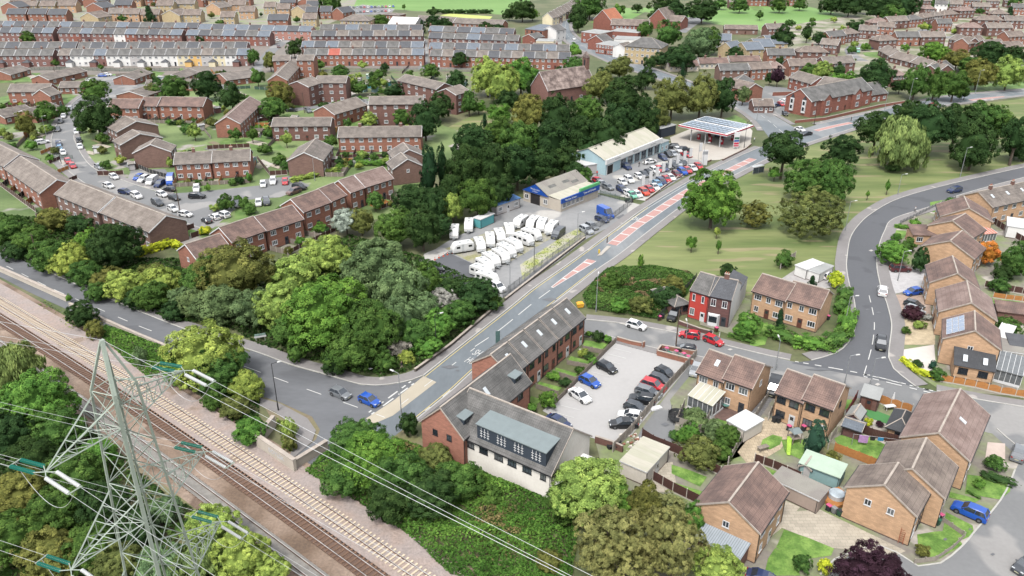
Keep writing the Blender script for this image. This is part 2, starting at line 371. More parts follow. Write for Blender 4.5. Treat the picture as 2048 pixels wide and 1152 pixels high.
CR_L = [(2120, 322), (2048, 335), (1896, 370), (1798, 398), (1743, 428), (1716, 453), (1701, 478), (1695, 513), (1694, 538), (1701, 576), (1709, 600), (1712, 630), (1711, 658), (1696, 688), (1671, 708), (1623, 722), (1583, 727)]
CR_R = [(2120, 340), (2048, 355), (1926, 388), (1861, 413), (1786, 438), (1768, 463), (1758, 488), (1753, 513), (1753, 538), (1761, 576), (1770, 600), (1776, 620), (1782, 651), (1778, 688), (1776, 716), (1786, 738), (1830, 774)]
between('crescent_road', CR_L, CR_R, .07, ASPHD)
poly('crescent_mouth', [(1583, 726), (1623, 722), (1671, 708), (1696, 688), (1778, 688), (1776, 716), (1786, 738), (1830, 774), (1700, 750)], .074, ASPHD)
strip('pavement', CR_L[:-1], -2.6, -.2, 0, .17, PAVE); strip('kerb', CR_L[:-1], -.2, 0, 0, .18, KERB)
strip('pavement', CR_R, .2, 2.6, 0, .17, PAVE); strip('kerb', CR_R, 0, .2, 0, .18, KERB)
dashes('road_marking', [(1738, 592), (1748, 640), (1746, 680), (1738, 715), (1727, 752)], .16, 4, 2.3, .1, WHITE)
for k in (0, 1):
    dashes('road_marking', [(1590 + 138 * k, 724 + 24 * k), (1727, 749 + 3 * 0), (1866, 783)][k:], .28, 1.1, .9, .1, WHITE)
dashes('road_marking', [(1727, 754), (1866, 788)], .28, 1.1, .9, .1, WHITE)
poly('cul_de_sac', [(1976, 860), (2200, 880), (2200, 1300), (1690, 1300), (1640, 1170), (1700, 1108), (1760, 1092), (1796, 1107), (1836, 1133), (1881, 1127), (1923, 1094), (1949, 1064), (2001, 1001), (2020, 965), (2038, 925), (2020, 900)], .05, ASPHL)
strip('kerb', [(1640, 1150), (1668, 1120), (1700, 1106), (1760, 1092), (1796, 1107), (1836, 1133), (1881, 1127), (1923, 1094), (1949, 1064), (2001, 1001), (2020, 965), (2030, 940)], -.1, .12, 0, .12, KERB)
strip('kerb', [(1992, 858), (2010, 874), (2030, 890), (2060, 893)], 0, .2, 0, .15, KERB)
# estate road, upper left
ER_L = [(240, 160), (190, 178), (150, 203), (120, 240), (104, 275), (108, 302), (130, 335), (185, 375), (260, 402), (330, 428), (375, 447), (420, 462)]
ER_R = [(300, 172), (240, 190), (190, 214), (168, 240), (150, 265), (150, 285), (182, 333), (250, 363), (337, 390), (400, 402), (450, 405), (480, 410)]
between('estate_road', ER_L, ER_R, .06, ASPHL)
poly('estate_road', [(330, 388), (400, 384), (512, 372), (600, 362), (620, 372), (560, 395), (470, 402), (440, 440), (420, 462), (375, 447)], .064, ASPHL)
for q, s in ((ER_L, -1), (ER_R[:9], 1)):
    strip('pavement', q, .2 * s, 2 * s, 0, .16, PAVE); strip('kerb', q, 0, .2 * s, 0, .17, KERB)
for q in ([(262, 340), (330, 338), (352, 372), (300, 380), (255, 360)], [(520, 360), (580, 352), (600, 368), (530, 378)], [(640, 200), (740, 198), (735, 232), (680, 232)], [(170, 155), (250, 150), (245, 166), (180, 165)],
          [(1530, 172), (1620, 180), (1590, 225), (1540, 235), (1500, 215)], [(700, 300), (740, 300), (760, 330), (700, 330)]):
    poly('parking_area', q, .055, ASPHL)
for i, (a, b) in enumerate((([(430, 175), (470, 166), (510, 140), (545, 100), (575, 80), (600, 72)], 3.0), ([(200, 175), (300, 172), (430, 172), (470, 180)], 2.8), ([(575, 222), (640, 214), (740, 212)], 2.6),
             ([(845, 140), (848, 110), (847, 80)], 2.2), ([(1700, 100), (1712, 92), (1760, 88), (1800, 84), (1850, 60), (1900, 50)], 3.0), ([(1700, 100), (1706, 112), (1726, 122)], 3.0), ([(1860, 78), (1960, 70), (2060, 66)], 2.5))):
    strip('estate_street', a, -b, b, 0, .088 + .002 * i, ASPHL)
# street climbing to the village centre
VS_L = [(1134, 30), (1124, 50), (1124, 70), (1145, 90), (1195, 112), (1235, 130), (1290, 148), (1340, 165), (1400, 190), (1470, 214), (1510, 240), (1528, 262), (1545, 285)]
VS_R = [(1142, 30), (1138, 50), (1143, 66), (1165, 84), (1225, 110), (1262, 124), (1310, 140), (1360, 158), (1425, 182), (1500, 208), (1545, 230), (1580, 250), (1610, 268)]
between('village_street', VS_L, VS_R, .065, ASPH)
for q, s in ((VS_L[:-1], -1), (VS_R[:-1], 1)):
    strip('pavement', q, .2 * s, 2.4 * s, 0, .16, PAVE)
dashes('road_marking', [((a[0] + b[0]) / 2, (a[1] + b[1]) / 2) for a, b in zip(VS_L, VS_R)], .2, 4, 3, .1, WHITE)
# yards and forecourts
poly('tyre_yard', [(1000, 412), (1060, 392), (1150, 402), (1195, 388), (1290, 412), (1245, 440), (1170, 480), (1120, 520), (1060, 562), (1000, 600), (930, 600), (850, 560), (838, 520), (900, 480), (985, 440)], .05, ASPHY)
poly('dark_tarmac', [(855, 530), (895, 505), (950, 530), (945, 580), (900, 575), (860, 552)], .055, ASPHD)
poly('access_lane', [(845, 522), (848, 508), (960, 462), (1040, 425), (1048, 432), (900, 494)], .057, ASPHY)
poly('grit_strip', [(890, 498), (1000, 455), (1060, 437), (1130, 455), (1115, 470), (1010, 530), (990, 520), (960, 535)], .059, mat('mossy_grit', C(196, 192, 180), var=.3, scale=.3, fine=2, col2=C(150, 148, 104)))
poly('weedy_verge', [(1040, 530), (1130, 470), (1160, 455), (1172, 472), (1110, 510), (1045, 560)], .06, mat('weedy_gravel', C(214, 208, 194), var=.25, scale=.3, fine=2.5, col2=C(160, 168, 88)))
poly('showroom_forecourt', [(1170, 350), (1190, 330), (1320, 285), (1400, 290), (1420, 322), (1380, 345), (1290, 402), (1190, 385)], .052, ASPHY)
poly('filling_station_forecourt', [(1340, 275), (1400, 250), (1480, 235), (1505, 262), (1500, 292), (1440, 320), (1400, 322), (1345, 298)], .056, CONC)
poly('station_verge', [(1445, 240), (1470, 230), (1490, 240), (1500, 255), (1488, 250)], .06, LAWN)
CPK = [(1232, 686), (1310, 706), (1392, 716), (1262, 872), (1225, 890), (1160, 868), (1085, 822)]
poly('car_park', CPK, .05, mat('car_park_tarmac', C(196, 194, 192), var=.05, scale=.1, fine=1.5, patch=(.06, C(186, 184, 182), .55)))
# bay lines
mb = MB()
A0, A1 = P(1226, 697), P(1108, 826); B0, B1 = P(1262, 706), P(1148, 836)
for i in range(11):
    t = i / 10; a = A0.lerp(A1, t); b = B0.lerp(B1, t); d = (A1 - A0).normalized() * .06
    mb.face([(p.x, p.y, .11) for p in (a - d, b - d, b + d, a + d)])
struct(mb.obj('bay_marking', WHITE))
poly('alley_surface', [(1392, 712), (1408, 718), (1340, 800), (1350, 850), (1345, 890), (1310, 908), (1268, 890), (1282, 860)], .045, ASPHL)
for q, m in (([(1570, 1025), (1640, 1020), (1812, 1103), (1790, 1112), (1660, 1096), (1560, 1055)], SLAB), ([(1565, 1000), (1600, 1015), (1560, 1060), (1540, 1075)], SLAB),
             ([(1806, 700), (1868, 690), (1872, 735), (1840, 752), (1806, 715)], mat('pale_drive', C(236, 228, 220), var=.05)),
             ([(1772, 540), (1850, 535), (1852, 575), (1780, 590)], mat('gravel_drive', C(205, 203, 203), var=.1, fine=4)),
             ([(1790, 590), (1860, 590), (1862, 635), (1800, 640)], mat('block_drive', C(196, 172, 156), var=.1, tiles=('floor', .3, .15, .01, .15))),
             ([(1800, 640), (1870, 640), (1870, 690), (1806, 690)], mat('shrub_bed_gravel', C(210, 192, 160), var=.2)),
             ([(1452, 790), (1470, 775), (1500, 905), (1560, 800), (1530, 800), (1470, 925), (1440, 930)], YARD), ([(1500, 800), (1545, 770), (1555, 785), (1490, 880), (1470, 900), (1450, 905)], mat('slab_path_grey', C(132, 130, 130), var=.1, tiles=('floor', .6, .6, .03, .1))),
             ([(1475, 905), (1530, 835), (1600, 850), (1560, 900), (1500, 935)], mat('flagged_yard', C(206, 188, 160), var=.15, scale=.4, tiles=('floor', .7, .7, .03, .12))),
             ([(1400, 560), (1500, 600), (1520, 640), (1460, 670), (1400, 650)], YARD), ([(1590, 540), (1660, 540), (1680, 575), (1600, 580), (1560, 560)], mat('gravel_back', C(190, 186, 184), var=.15)),
             ([(1310, 930), (1345, 925), (1355, 985), (1300, 985)], SLAB), ([(1975, 885), (2010, 888), (2010, 925), (1970, 918)], mat('pink_drive', C(222, 204, 192), var=.06)), ([(1640, 880), (1690, 895), (1680, 935), (1620, 920)], DIRT)):
    poly('paving', q, .07, m)
for q in ([(1568, 1060), (1620, 1078), (1668, 1098), (1662, 1112), (1590, 1122), (1552, 1096)], [(1550, 1097), (1592, 1117), (1600, 1152), (1528, 1152), (1536, 1118)], [(1834, 1070), (1905, 1062), (1925, 1090), (1880, 1118), (1838, 1112)],
          [(1892, 1025), (1945, 1052), (1948, 1070), (1925, 1080), (1885, 1064)], [(1935, 950), (2020, 965), (2000, 1000), (1930, 988)], [(1900, 985), (1960, 1000), (1950, 1006), (1898, 996)],
          [(1343, 930), (1414, 955), (1400, 974), (1343, 948)], [(1345, 965), (1408, 985), (1400, 1003), (1338, 982)], [(1525, 880), (1545, 870), (1565, 875), (1560, 890), (1540, 900), (1520, 895)],
          [(1562, 880), (1608, 880), (1612, 925), (1570, 905)], [(1540, 940), (1618, 965), (1614, 976), (1570, 966), (1543, 952)], [(1668, 878), (1700, 862), (1770, 890), (1760, 920), (1678, 893)],
          [(1690, 800), (1712, 800), (1704, 818), (1688, 820)], [(1169, 681), (1216, 688), (1199, 705), (1165, 695)], [(1142, 713), (1179, 723), (1174, 731), (1134, 723)], [(1112, 736), (1154, 748), (1149, 760), (1108, 746)],
          [(1078, 764), (1124, 776), (1112, 788), (1073, 776)], [(1064, 793), (1084, 801), (1070, 812), (1050, 800)], [(1785, 460), (1812, 463), (1805, 478), (1783, 474)], [(1985, 600), (2040, 602), (2040, 620), (1985, 615)],
          [(1420, 840), (1460, 838), (1440, 862), (1410, 860)], [(1505, 655), (1535, 645), (1530, 690), (1500, 695)], [(1860, 405), (1905, 400), (1900, 420), (1865, 425)]):
    poly('garden_lawn', q, .08, mat('lawn_bright', C(104, 148, 56), var=.25, scale=.5, fine=4, col2=C(132, 166, 78), bump=.3), sm=True)
poly('artificial_lawn', [(1722, 818), (1752, 822), (1782, 834), (1772, 848), (1738, 836)], .085, mat('plastic_turf', C(84, 150, 84), var=.05))
poly('bramble_bank_earth', [(130, 590), (200, 640), (330, 700), (420, 740), (520, 800), (600, 930), (760, 1010), (1000, 1160), (1150, 1160), (1100, 960), (850, 880), (640, 780), (350, 690), (190, 620)], .02, DIRT)
for x, y, w_, h_, k in [(1246, 436, 14, 7, 'd'), (640, 745, 5, 3, 'd'), (763, 773, 5, 2, 'd'), (915, 742, 4, 2, 'd'), (1155, 690, 4, 2, 'd'), (1742, 502, 5, 2, 'l'), (1560, 770, 6, 2, 'l'), (1755, 770, 6, 3, 'l'), (1250, 648, 12, 3, 'l'), (1240, 565, 5, 2, 'l'), (1176, 495, 9, 7, 'l'), (1460, 700, 6, 2, 'l'),
                        (1890, 1080, 5, 3, 'd'), (1330, 850, 9, 4, 'd'), (1985, 1110, 5, 3, 'd'), (1940, 1060, 4, 2, 'd'), (1290, 770, 3, 2, 'l'), (1160, 700, 3, 2, 'l'), (1735, 620, 5, 2, 'd'), (1757, 626, 6, 2, 'd'), (470, 700, 8, 4, 'd'), (900, 735, 18, 4, 'd'), (1100, 600, 16, 4, 'd'), (185, 347, 9, 3, 'd'), (165, 335, 6, 2, 'd'), (1210, 735, 2, 1, 'l'), (1245, 795, 2, 1, 'l'), (1143, 900, 2, 1, 'l'), (1640, 740, 30, 3, 'd')]:
    poly('road_patch' if w_ > 6 else 'manhole_cover', [(x - w_, y), (x, y - h_), (x + w_, y), (x, y + h_)], .115, mat('repair_' + k, C(118, 120, 124) if k == 'd' else C(206, 202, 196), var=.1))
# ---------------------------------------------------------------- railway
BAL_L = mat('ballast_pale', C(188, 174, 168), var=.25, scale=.3, fine=3, col2=C(168, 150, 140), patch=(.15, C(150, 132, 118), .66), bump=1)
BAL_B = mat('ballast_brown', C(140, 116, 96), var=.3, scale=.12, fine=3, col2=C(164, 144, 128), patch=(.12, C(118, 98, 84), .62), bump=.8)
BAL_R = mat('ballast_rust', C(128, 100, 84), var=.25, scale=.2, fine=5, col2=C(110, 88, 76), bump=.8)
TR = [[(0, 605.5), (212, 736.5), (312, 799.5), (425, 875), (512, 931.5), (850, 1162)],
      [(0, 640), (112, 711.5), (225, 786.5), (357, 875), (512, 985), (764, 1166)],
      [(14, 704), (82, 750), (155, 802), (310, 915.5), (425, 998), (582, 1118)]]
TRK = []
for t in TR:
    w = PL(t); k = np.polyfit([p.y for p in w], [p.x for p in w], 2)
    TRK.append([Vector((float(np.polyval(k, y)), y, 0)) for y in np.arange(320, 8, -4.0)])
def shift(l, d): return offs(l, d)
strip('ballast_bed', TRK[0], -40, 5.2, 0, .1, BAL_B, world=True, sm=False)
strip('ballast_bed', TRK[0], -2.4, 4.2, 0, .2, BAL_L, world=True, sm=False)
strip('ballast_bed', TRK[1], -1.3, 1.3, 0, .2, BAL_R, world=True, sm=False)
strip('ballast_bed', TRK[2], -1.2, 1.2, 0, .2, mat('ballast_grey', C(150, 146, 140), var=.2, fine=5, bump=.8), world=True, sm=False)
strip('trackside_scrub_earth', TRK[2], -60, -2.6, 0, .14, DIRT, world=True, sm=False)
RAILM = mat('rail_steel_rusty', C(120, 84, 66), rough=.6, var=.2, spec=.5)
RAILT = mat('rail_top_polished', C(215, 212, 208), rough=.35, metal=.3)
SLC = mat('sleeper_concrete', C(232, 214, 186), var=.12, scale=1.5)
SLW = mat('sleeper_timber', C(134, 104, 84), var=.3, scale=1.5)
for ti, (l, ms) in enumerate(zip(TRK, (SLC, SLW, SLW))):
    root = empty('railway_track', l[len(l) // 2])
    off = -root.location
    tag(root, ('railway track on pale concrete sleepers, nearest the road side', 'railway track on rusty brown timber sleepers between two others', 'railway track with grey ballasted bed, farthest from the road')[ti], 'railway track', 'parallel railway tracks')
    for s in (-.7175, .7175):
        a = offs(l, s); mb = MB()
        for i in range(len(a) - 1):
            p, q = a[i] + off, a[i + 1] + off; t = (q - p).normalized(); nn = Vector((-t.y, t.x, 0))
            w = .055; z0, z1 = .22, .42
            r = [[(c - nn * w * 1.6) + Vector((0, 0, z0)), (c + nn * w * 1.6) + Vector((0, 0, z0)), (c + nn * w) + Vector((0, 0, z1)), (c - nn * w) + Vector((0, 0, z1))] for c in (p, q)]
            mb.loft(r, ms=[0, 0, 1, 0], caps=False)
        mb.obj('rail', [RAILM, RAILT], root)
    sm = MB(); sm.box(-1.3, -.13, 0, 1.3, .13, .1); sme = sm.me('sleeper', ms)
    fl = smooth_line(l, .72); k = 0
    for i in range(len(fl) - 2, 2, -1):
        if fl[i].y > 260 or fl[i].y < 50: continue
        t = fl[i + 1] - fl[i - 1]
        o = link('sleeper', sme, root, fl[i] + off + Vector((0, 0, .19 if ti != 2 else .09)), math.atan2(t.y, t.x) + math.pi / 2); k += 1
        if k >= 298: break
# ---------------------------------------------------------------- building kit
K = 1.25
WALLS = {k: mat('brick_' + k, C(*[q * .86 + sum(v) / 3 * .14 for q in v], .98), var=.14, scale=.7, fine=4, stretch=(1, 1, 2.6), tiles=('wall', .45, .15, .012, .12, .5, .8)) for k, v in {
    'buff': (234, 186, 142), 'orange': (182, 118, 94), 'brown': (150, 114, 100), 'red': (172, 102, 84), 'darkred': (142, 98, 86), 'victorian': (160, 112, 102),
    'salmon': (216, 152, 136), 'yellowbrick': (222, 196, 148), 'plum': (128, 84, 80), 'newbuild': (198, 130, 106)}.items()}
for k, v in {'white': (238, 236, 232), 'cream': (232, 220, 186), 'yellow': (232, 190, 120), 'grey': (196, 192, 190), 'paintred': (188, 66, 56),
             'blueclad': (178, 206, 214), 'render': (222, 214, 202), 'stone': (214, 204, 186), 'blockwall': (196, 186, 172), 'navy': (52, 62, 74), 'teal': (96, 172, 176),
             'sage': (140, 172, 172), 'pebbledash': (170, 152, 140), 'whitewash': (240, 234, 224)}.items():
    WALLS[k] = mat('wall_' + k, C(*v, K), var=.08, scale=.35, fine=3, rough=.8, stretch=(1, 1, .6))
def roofmat(k, v, w=.33, r=.34, t=.022, kk=.09, mo=.5, off=0.0, var=.13, c2=None):
    return mat('roof_' + k, C(*v, .95), var=var, scale=.45, fine=3, tiles=('floor', w, r * 2, t, kk, off, mo), col2=c2)
ROOFS = {'brown': roofmat('brown', (132, 118, 110), c2=C(148, 134, 124)), 'redbrown': roofmat('redbrown', (126, 104, 97), c2=C(144, 118, 108)), 'pinkbrown': roofmat('pinkbrown', (150, 126, 118), c2=C(160, 138, 130)),
         'grey': roofmat('grey', (108, 107, 105), mo=.6, c2=C(122, 120, 118)), 'greybrown': roofmat('greybrown', (132, 123, 116), c2=C(146, 136, 128)), 'slate': roofmat('slate', (98, 100, 105), off=.5, mo=.7),
         'slateblue': roofmat('slateblue', (124, 133, 144), off=.5, mo=.75), 'darkslate': roofmat('darkslate', (78, 80, 84), off=.5, mo=.7), 'red': roofmat('red', (198, 108, 92)), 'tan': roofmat('tan', (142, 130, 121), c2=C(154, 143, 134)),
         'orange': roofmat('orange', (206, 130, 96)), 'church': roofmat('church', (122, 104, 98), var=.25, c2=C(168, 150, 142)),
         'felt': mat('roof_felt', C(176, 178, 176), var=.12, scale=.3), 'asbestos': mat('roof_asbestos', C(220, 214, 198), var=.12, scale=.25, fine=1.5, stretch=(3, .4, 1), col2=C(192, 190, 170)),
         'old': mat('roof_old_sheet', C(176, 172, 162), var=.2, scale=.3, col2=C(146, 140, 134)), 'white': mat('roof_white_sheet', C(236, 236, 234), var=.05), 'blue': mat('roof_blue_sheet', C(88, 132, 186), var=.08),
         'corr': mat('roof_corrugated', C(176, 186, 194), var=.08, tiles=('floor', .3, 50, .05, .03, 0, .6)), 'green': mat('roof_green_sheet', C(196, 216, 196), var=.05), 'dullgreen': mat('roof_dull_green', C(140, 152, 154), var=.06),
         'pinkp': mat('roof_pink_polycarb', C(222, 150, 130), var=.05)}
TRIM = {'white': mat('upvc_white', C(240, 240, 240, 1.1), var=.03, rough=.5), 'dark': mat('frame_dark', C(50, 50, 54), var=.05, rough=.5), 'brownwood': mat('frame_brown', C(96, 62, 50), var=.1)}
VERGE = mat('mortar_verge', C(196, 184, 172), var=.15, scale=1)
GLS = [mat('glass_dark', C(52, 60, 68), rough=.08, var=.1, spec=.8), mat('glass_curtained', C(120, 124, 126), rough=.15, var=.2, scale=2, spec=.8), mat('glass_mid', C(84, 94, 102), rough=.08, var=.2, scale=2, spec=.8)]
DOORM = [mat('door_white', C(236, 236, 236), var=.03, rough=.5), mat('door_brown', C(110, 64, 50), var=.1), mat('door_green', C(60, 96, 76), var=.1), mat('door_dark', C(60, 62, 68), var=.1)]
BRICKCH = WALLS['darkred']
WC = {}
def window_mesh(w, h, fr, g, pane, mul):
    key = (round(w, 1), round(h, 1), fr, g, pane, mul)
    if key in WC: return WC[key]
    mb = MB(); t = .09 if pane else .15
    mb.box(-w / 2, -.05, 0, w / 2, .02, t); mb.box(-w / 2, -.05, h - t, w / 2, .02, h)
    mb.box(-w / 2, -.05, t, -w / 2 + t, .02, h - t); mb.box(w / 2 - t, -.05, t, w / 2, .02, h - t)
    for i in range(1, mul):
        x = -w / 2 + w * i / mul; mb.box(x - t * .4, -.045, t, x + t * .4, .02, h - t)
    mb.box(-w / 2 - .06, -.1, -.06, w / 2 + .06, .02, -.004)
    mats = [TRIM[fr]]
    if not pane:
        mb.face([(-w / 2 + t, -.015, t), (w / 2 - t, -.015, t), (w / 2 - t, -.015, h - t), (-w / 2 + t, -.015, h - t)], 1); mats.append(GLS[g])
    me = mb.me('window', mats)
    pm = None
    if pane:
        q = MB(); q.face([(-w / 2 + t, -.015, t), (w / 2 - t, -.015, t), (w / 2 - t, -.015, h - t), (-w / 2 + t, -.015, h - t)]); pm = q.me('pane', GLS[g])
    WC[key] = (me, pm); return WC[key]
def add_window(root, x, y, z, w, h, rz, fr='white', near=False, g=None, name='window'):
    g = RND.choice((0, 0, 0, 2, 1)) if g is None else g
    me, pm = window_mesh(w, h, fr, g, near, 1 if w < .8 else (2 if w < 1.5 else 3))
    o = link(name, me, root, (x, y, z), rz)
    if pm: link('pane', pm, o)
    return o
DC = {}
def add_door(root, x, y, rz, g=0, w=.95, h=2.05):
    k = (g, w, h)
    if k not in DC:
        mb = MB(); mb.box(-w / 2, -.06, 0, w / 2, .02, h, 0); mb.box(-w / 2 + .2, -.075, h * .55, w / 2 - .2, -.055, h - .3, 1)
        mb.box(w / 2 - .16, -.12, 1, w / 2 - .1, -.06, 1.1, 1); DC[k] = mb.me('door', [DOORM[g], GLS[0]])
    return link('door', DC[k], root, (x, y, .05), rz)
def roof_gable(L, D, ze, rise, ox=.25, oe=.35, courses=True, flat=False):
    "two pitched slopes with real stepped tile courses"
    mb = MB(); t = rise / (D / 2)
    sl = math.hypot(D / 2 + oe, rise + oe * t); n = max(3, int(sl / (.36 if courses else 1.4)))
    st = .035 if courses else .0
    for s in (0, 1):
        for i in range(n):
            a = i / n; b = (i + 1) / n
            ya = -oe + (D / 2 + oe) * a; yb = -oe + (D / 2 + oe) * b
            za = ze + t * ya + .1; zb = ze + t * yb + .1
            Y = (lambda q: q) if s == 0 else (lambda q: D - q)
            p = [(-ox, Y(ya), za + st), (L + ox, Y(ya), za + st), (L + ox, Y(yb), zb), (-ox, Y(yb), zb)]
            mb.face(p if s == 0 else p[::-1])
            if st:
                q = [(-ox, Y(ya), za), (L + ox, Y(ya), za), (L + ox, Y(ya), za + st), (-ox, Y(ya), za + st)]
                mb.face(q if s == 0 else q[::-1])
    for x in (-ox, L + ox):   # underside closing and bargeboards
        for s in (0, 1):
            Y = (lambda q: q) if s == 0 else (lambda q: D - q)
            z0 = ze - oe * t; z1 = ze + rise
            mb.hexa([(x - .04, Y(-oe), z0 - .12), (x + .04, Y(-oe), z0 - .12), (x + .04, Y(D / 2), z1 - .12), (x - .04, Y(D / 2), z1 - .12),
                     (x - .04, Y(-oe), z0 + .14), (x + .04, Y(-oe), z0 + .14), (x + .04, Y(D / 2), z1 + .15), (x - .04, Y(D / 2), z1 + .15)], 1)
    mb.box(-ox, D / 2 - .13, ze + rise + .05, L + ox, D / 2 + .13, ze + rise + .2, 2)
    for y0, y1 in ((-oe - .1, -oe - .003), (D + oe + .003, D + oe + .1)):
        mb.box(-ox, y0, ze - oe * t - .06, L + ox, y1, ze - oe * t + .08, 3)
    z0 = ze - oe * t
    mb.face([(-ox, -oe, z0), (-ox, 0.02, z0 + .001), (L + ox, 0.02, z0 + .001), (L + ox, -oe, z0)], 1)
    return mb
def roof_hip(L, D, ze, rise, ov=.4, courses=False):
    mb = MB(); x0, x1, y0, y1 = -ov, L + ov, -ov, D + ov; h = min(D, L) / 2 + ov; z0 = ze - .02; z1 = ze + rise
    a, b = (x0 + h, D / 2, z1), (x1 - h, D / 2, z1)
    if D > L: a, b = (L / 2, y0 + h, z1), (L / 2, y1 - h, z1)
    c = [(x0, y0, z0), (x1, y0, z0), (x1, y1, z0), (x0, y1, z0)]
    if D > L:
        fs = [[c[0], c[1], a], [c[1], c[2], b, a], [c[2], c[3], b], [c[3], c[0], a, b]]
    else:
        fs = [[c[0], c[1], b, a], [c[1], c[2], b], [c[2], c[3], a, b], [c[3], c[0], a]]
    for f in fs: mb.face(f)
    mb.box(x0, y0, z0 - .2, x1, y1, z0 - .004, 3)
    for p, q in ((a, b), (c[0], a), (c[1], b if D <= L else a), (c[2], b), (c[3], a if D <= L else b)): mb.tube(p, q, .09, n=4, m=2)
    return mb
def chimney(root, x, y, ztop, near, w=.9, d=.6, h=1.5, m=None, parent=None):
    mb = MB(); mb.box(x - w / 2, y - d / 2, ztop - 1.4, x + w / 2, y + d / 2, ztop + h - .5, 0)
    mb.box(x - w / 2 - .06, y - d / 2 - .06, ztop + h - .5, x + w / 2 + .06, y + d / 2 + .06, ztop + h - .38, 1)
    for dx in (-w / 4, w / 4): mb.tube((x + dx, y, ztop + h - .39), (x + dx, y, ztop + h), .13, .1, 6, 2)
    return mb.obj('chimney', [m or BRICKCH, VERGE, mat('chimney_pot', C(190, 120, 90))], parent or root)
def frame_from(mode, p1, p2, ze, size):
    "E: p1-p2 is the near eave, G: p1-p2 is the near gable, both at eave height. -> origin, rotation, L, D"
    a, b = P(*p1, ze), P(*p2, ze); d = (b - a); w = d.length
    if mode == 'E': return Vector((a.x, a.y, 0)), math.atan2(d.y, d.x), w, size
    # gable: local x (ridge) runs away from camera: left of a->b ; local y runs from b to a
    t = d.normalized(); nn = Vector((-t.y, t.x, 0))
    return Vector((b.x, b.y, 0)), math.atan2(nn.y, nn.x), size, w
def building(name, cat, label, mode, p1, p2, size, ze=5.2, rise=2.4, wall='brown', roof='brown', storeys=2, nw=3, fr='white', group=None, gw=0, ch=0, hip=False,
             doors=1, near=None, bs=True, ww=1.5, wh=1.2, mono=False, solar=False, vel=0, ov=.3, gwin=None, up=False):
    o, rz, L, D = frame_from(mode, p1, p2, ze, size)
    root = empty(name, o, rz); tag(root, label, cat, group)
    if near is None: near = max(p1[1], p2[1]) > 560
    mid = max(p1[1], p2[1]) > 230
    wm = WALLS[wall]; mb = MB()
    rs = 0 if (hip or mono or rise == 0) else rise
    mb.face([(0, 0, 0), (L, 0, 0), (L, 0, ze), (0, 0, ze)]); mb.face([(L, D, 0), (0, D, 0), (0, D, ze), (L, D, ze)])
    if rs:
        mb.face([(L, 0, 0), (L, D, 0), (L, D, ze), (L, D / 2, ze + rs), (L, 0, ze)]); mb.face([(0, D, 0), (0, 0, 0), (0, 0, ze), (0, D / 2, ze + rs), (0, D, ze)])
    else:
        mb.face([(L, 0, 0), (L, D, 0), (L, D, ze), (L, 0, ze)]); mb.face([(0, D, 0), (0, 0, 0), (0, 0, ze), (0, D, ze)]); mb.face([(0, 0, ze), (L, 0, ze), (L, D, ze), (0, D, ze)])
    if near or mid: mb.box(-.02, -.02, 0, L + .02, D + .02, .2, 1)
    mb.obj('wall', [wm, mat('plinth_course', C(110, 90, 82))], root)
    rmats = [ROOFS[roof], TRIM['white'] if fr == 'white' else TRIM['dark'], VERGE, TRIM['dark']]
    if rise == 0:
        rb = MB(); rb.box(-.15, -.15, ze + .003, L + .15, D + .15, ze + .2, 1, top=0); ro = rb.obj('roof', rmats, root)
    elif mono:
        rb = MB(); rb.hexa([(-.15, -.3, ze), (L + .15, -.3, ze), (L + .15, D + .05, ze + rise), (-.15, D + .05, ze + rise), (-.15, -.3, ze + .12), (L + .15, -.3, ze + .12), (L + .15, D + .05, ze + rise + .12), (-.15, D + .05, ze + rise + .12)])
        ro = rb.obj('roof', rmats, root)
    else:
        rb = roof_hip(L, D, ze, rise) if hip else roof_gable(L, D, ze, rise, courses=(near or mid), ox=ov * .7, oe=ov)
        if not hip and near: rmats[1] = VERGE
        ro = rb.obj('roof', rmats, root)
    for i in range(ch):
        chimney(root, L * (i + .5) / ch if ch > 1 else L * .5, D / 2, ze + rise, near, parent=ro)
    sh = ze / storeys; dn = 0
    sides = [(0, L, 0)] + ([(D, L, 1)] if bs else [])
    for si, (yy, LL, back) in enumerate(sides):
        n = nw
        dpos = set(int((i + .5) * n / doors) for i in range(doors)) if doors else set()
        for s in range(1 if up else 0, storeys):
            for i in range(n):
                x = L * (i + .5) / n + RND.uniform(-.15, .15); z = s * sh + (sh * .36 if s else .95)
                w = ww * RND.choice((1, 1, .62)) if not back else ww
                w = min(w, L / n * .7)
                if s == 0 and i in dpos:
                    add_door(root, x, -.01 if not back else D + .01, math.pi if back else 0, RND.choice((0, 0, 1, 3)))
                    continue
                add_window(root, x, -.01 if not back else D + .01, z, w, wh, math.pi if back else 0, fr, near)
    if gwin is None: gwin = [(0, gw), (1, gw)]
    for e, k in gwin:
        for j in range(k):
            y = D * (j + 1) / (k + 1); z = ze - 1.55 if j % 2 == 0 else ze - 1.6
            add_window(root, L + .01 if e else -.01, y, z, .9, 1.0, math.pi / 2 if e else -math.pi / 2, fr, near)
    if near or mid:   # drainpipes and gutter outlets
        for x in (.12, L - .12):
            q = MB(); q.tube((0, 0, .05), (0, 0, ze - .15), .045, n=5); q.obj('downpipe', TRIM['dark'], root, (x, -.07, 0))
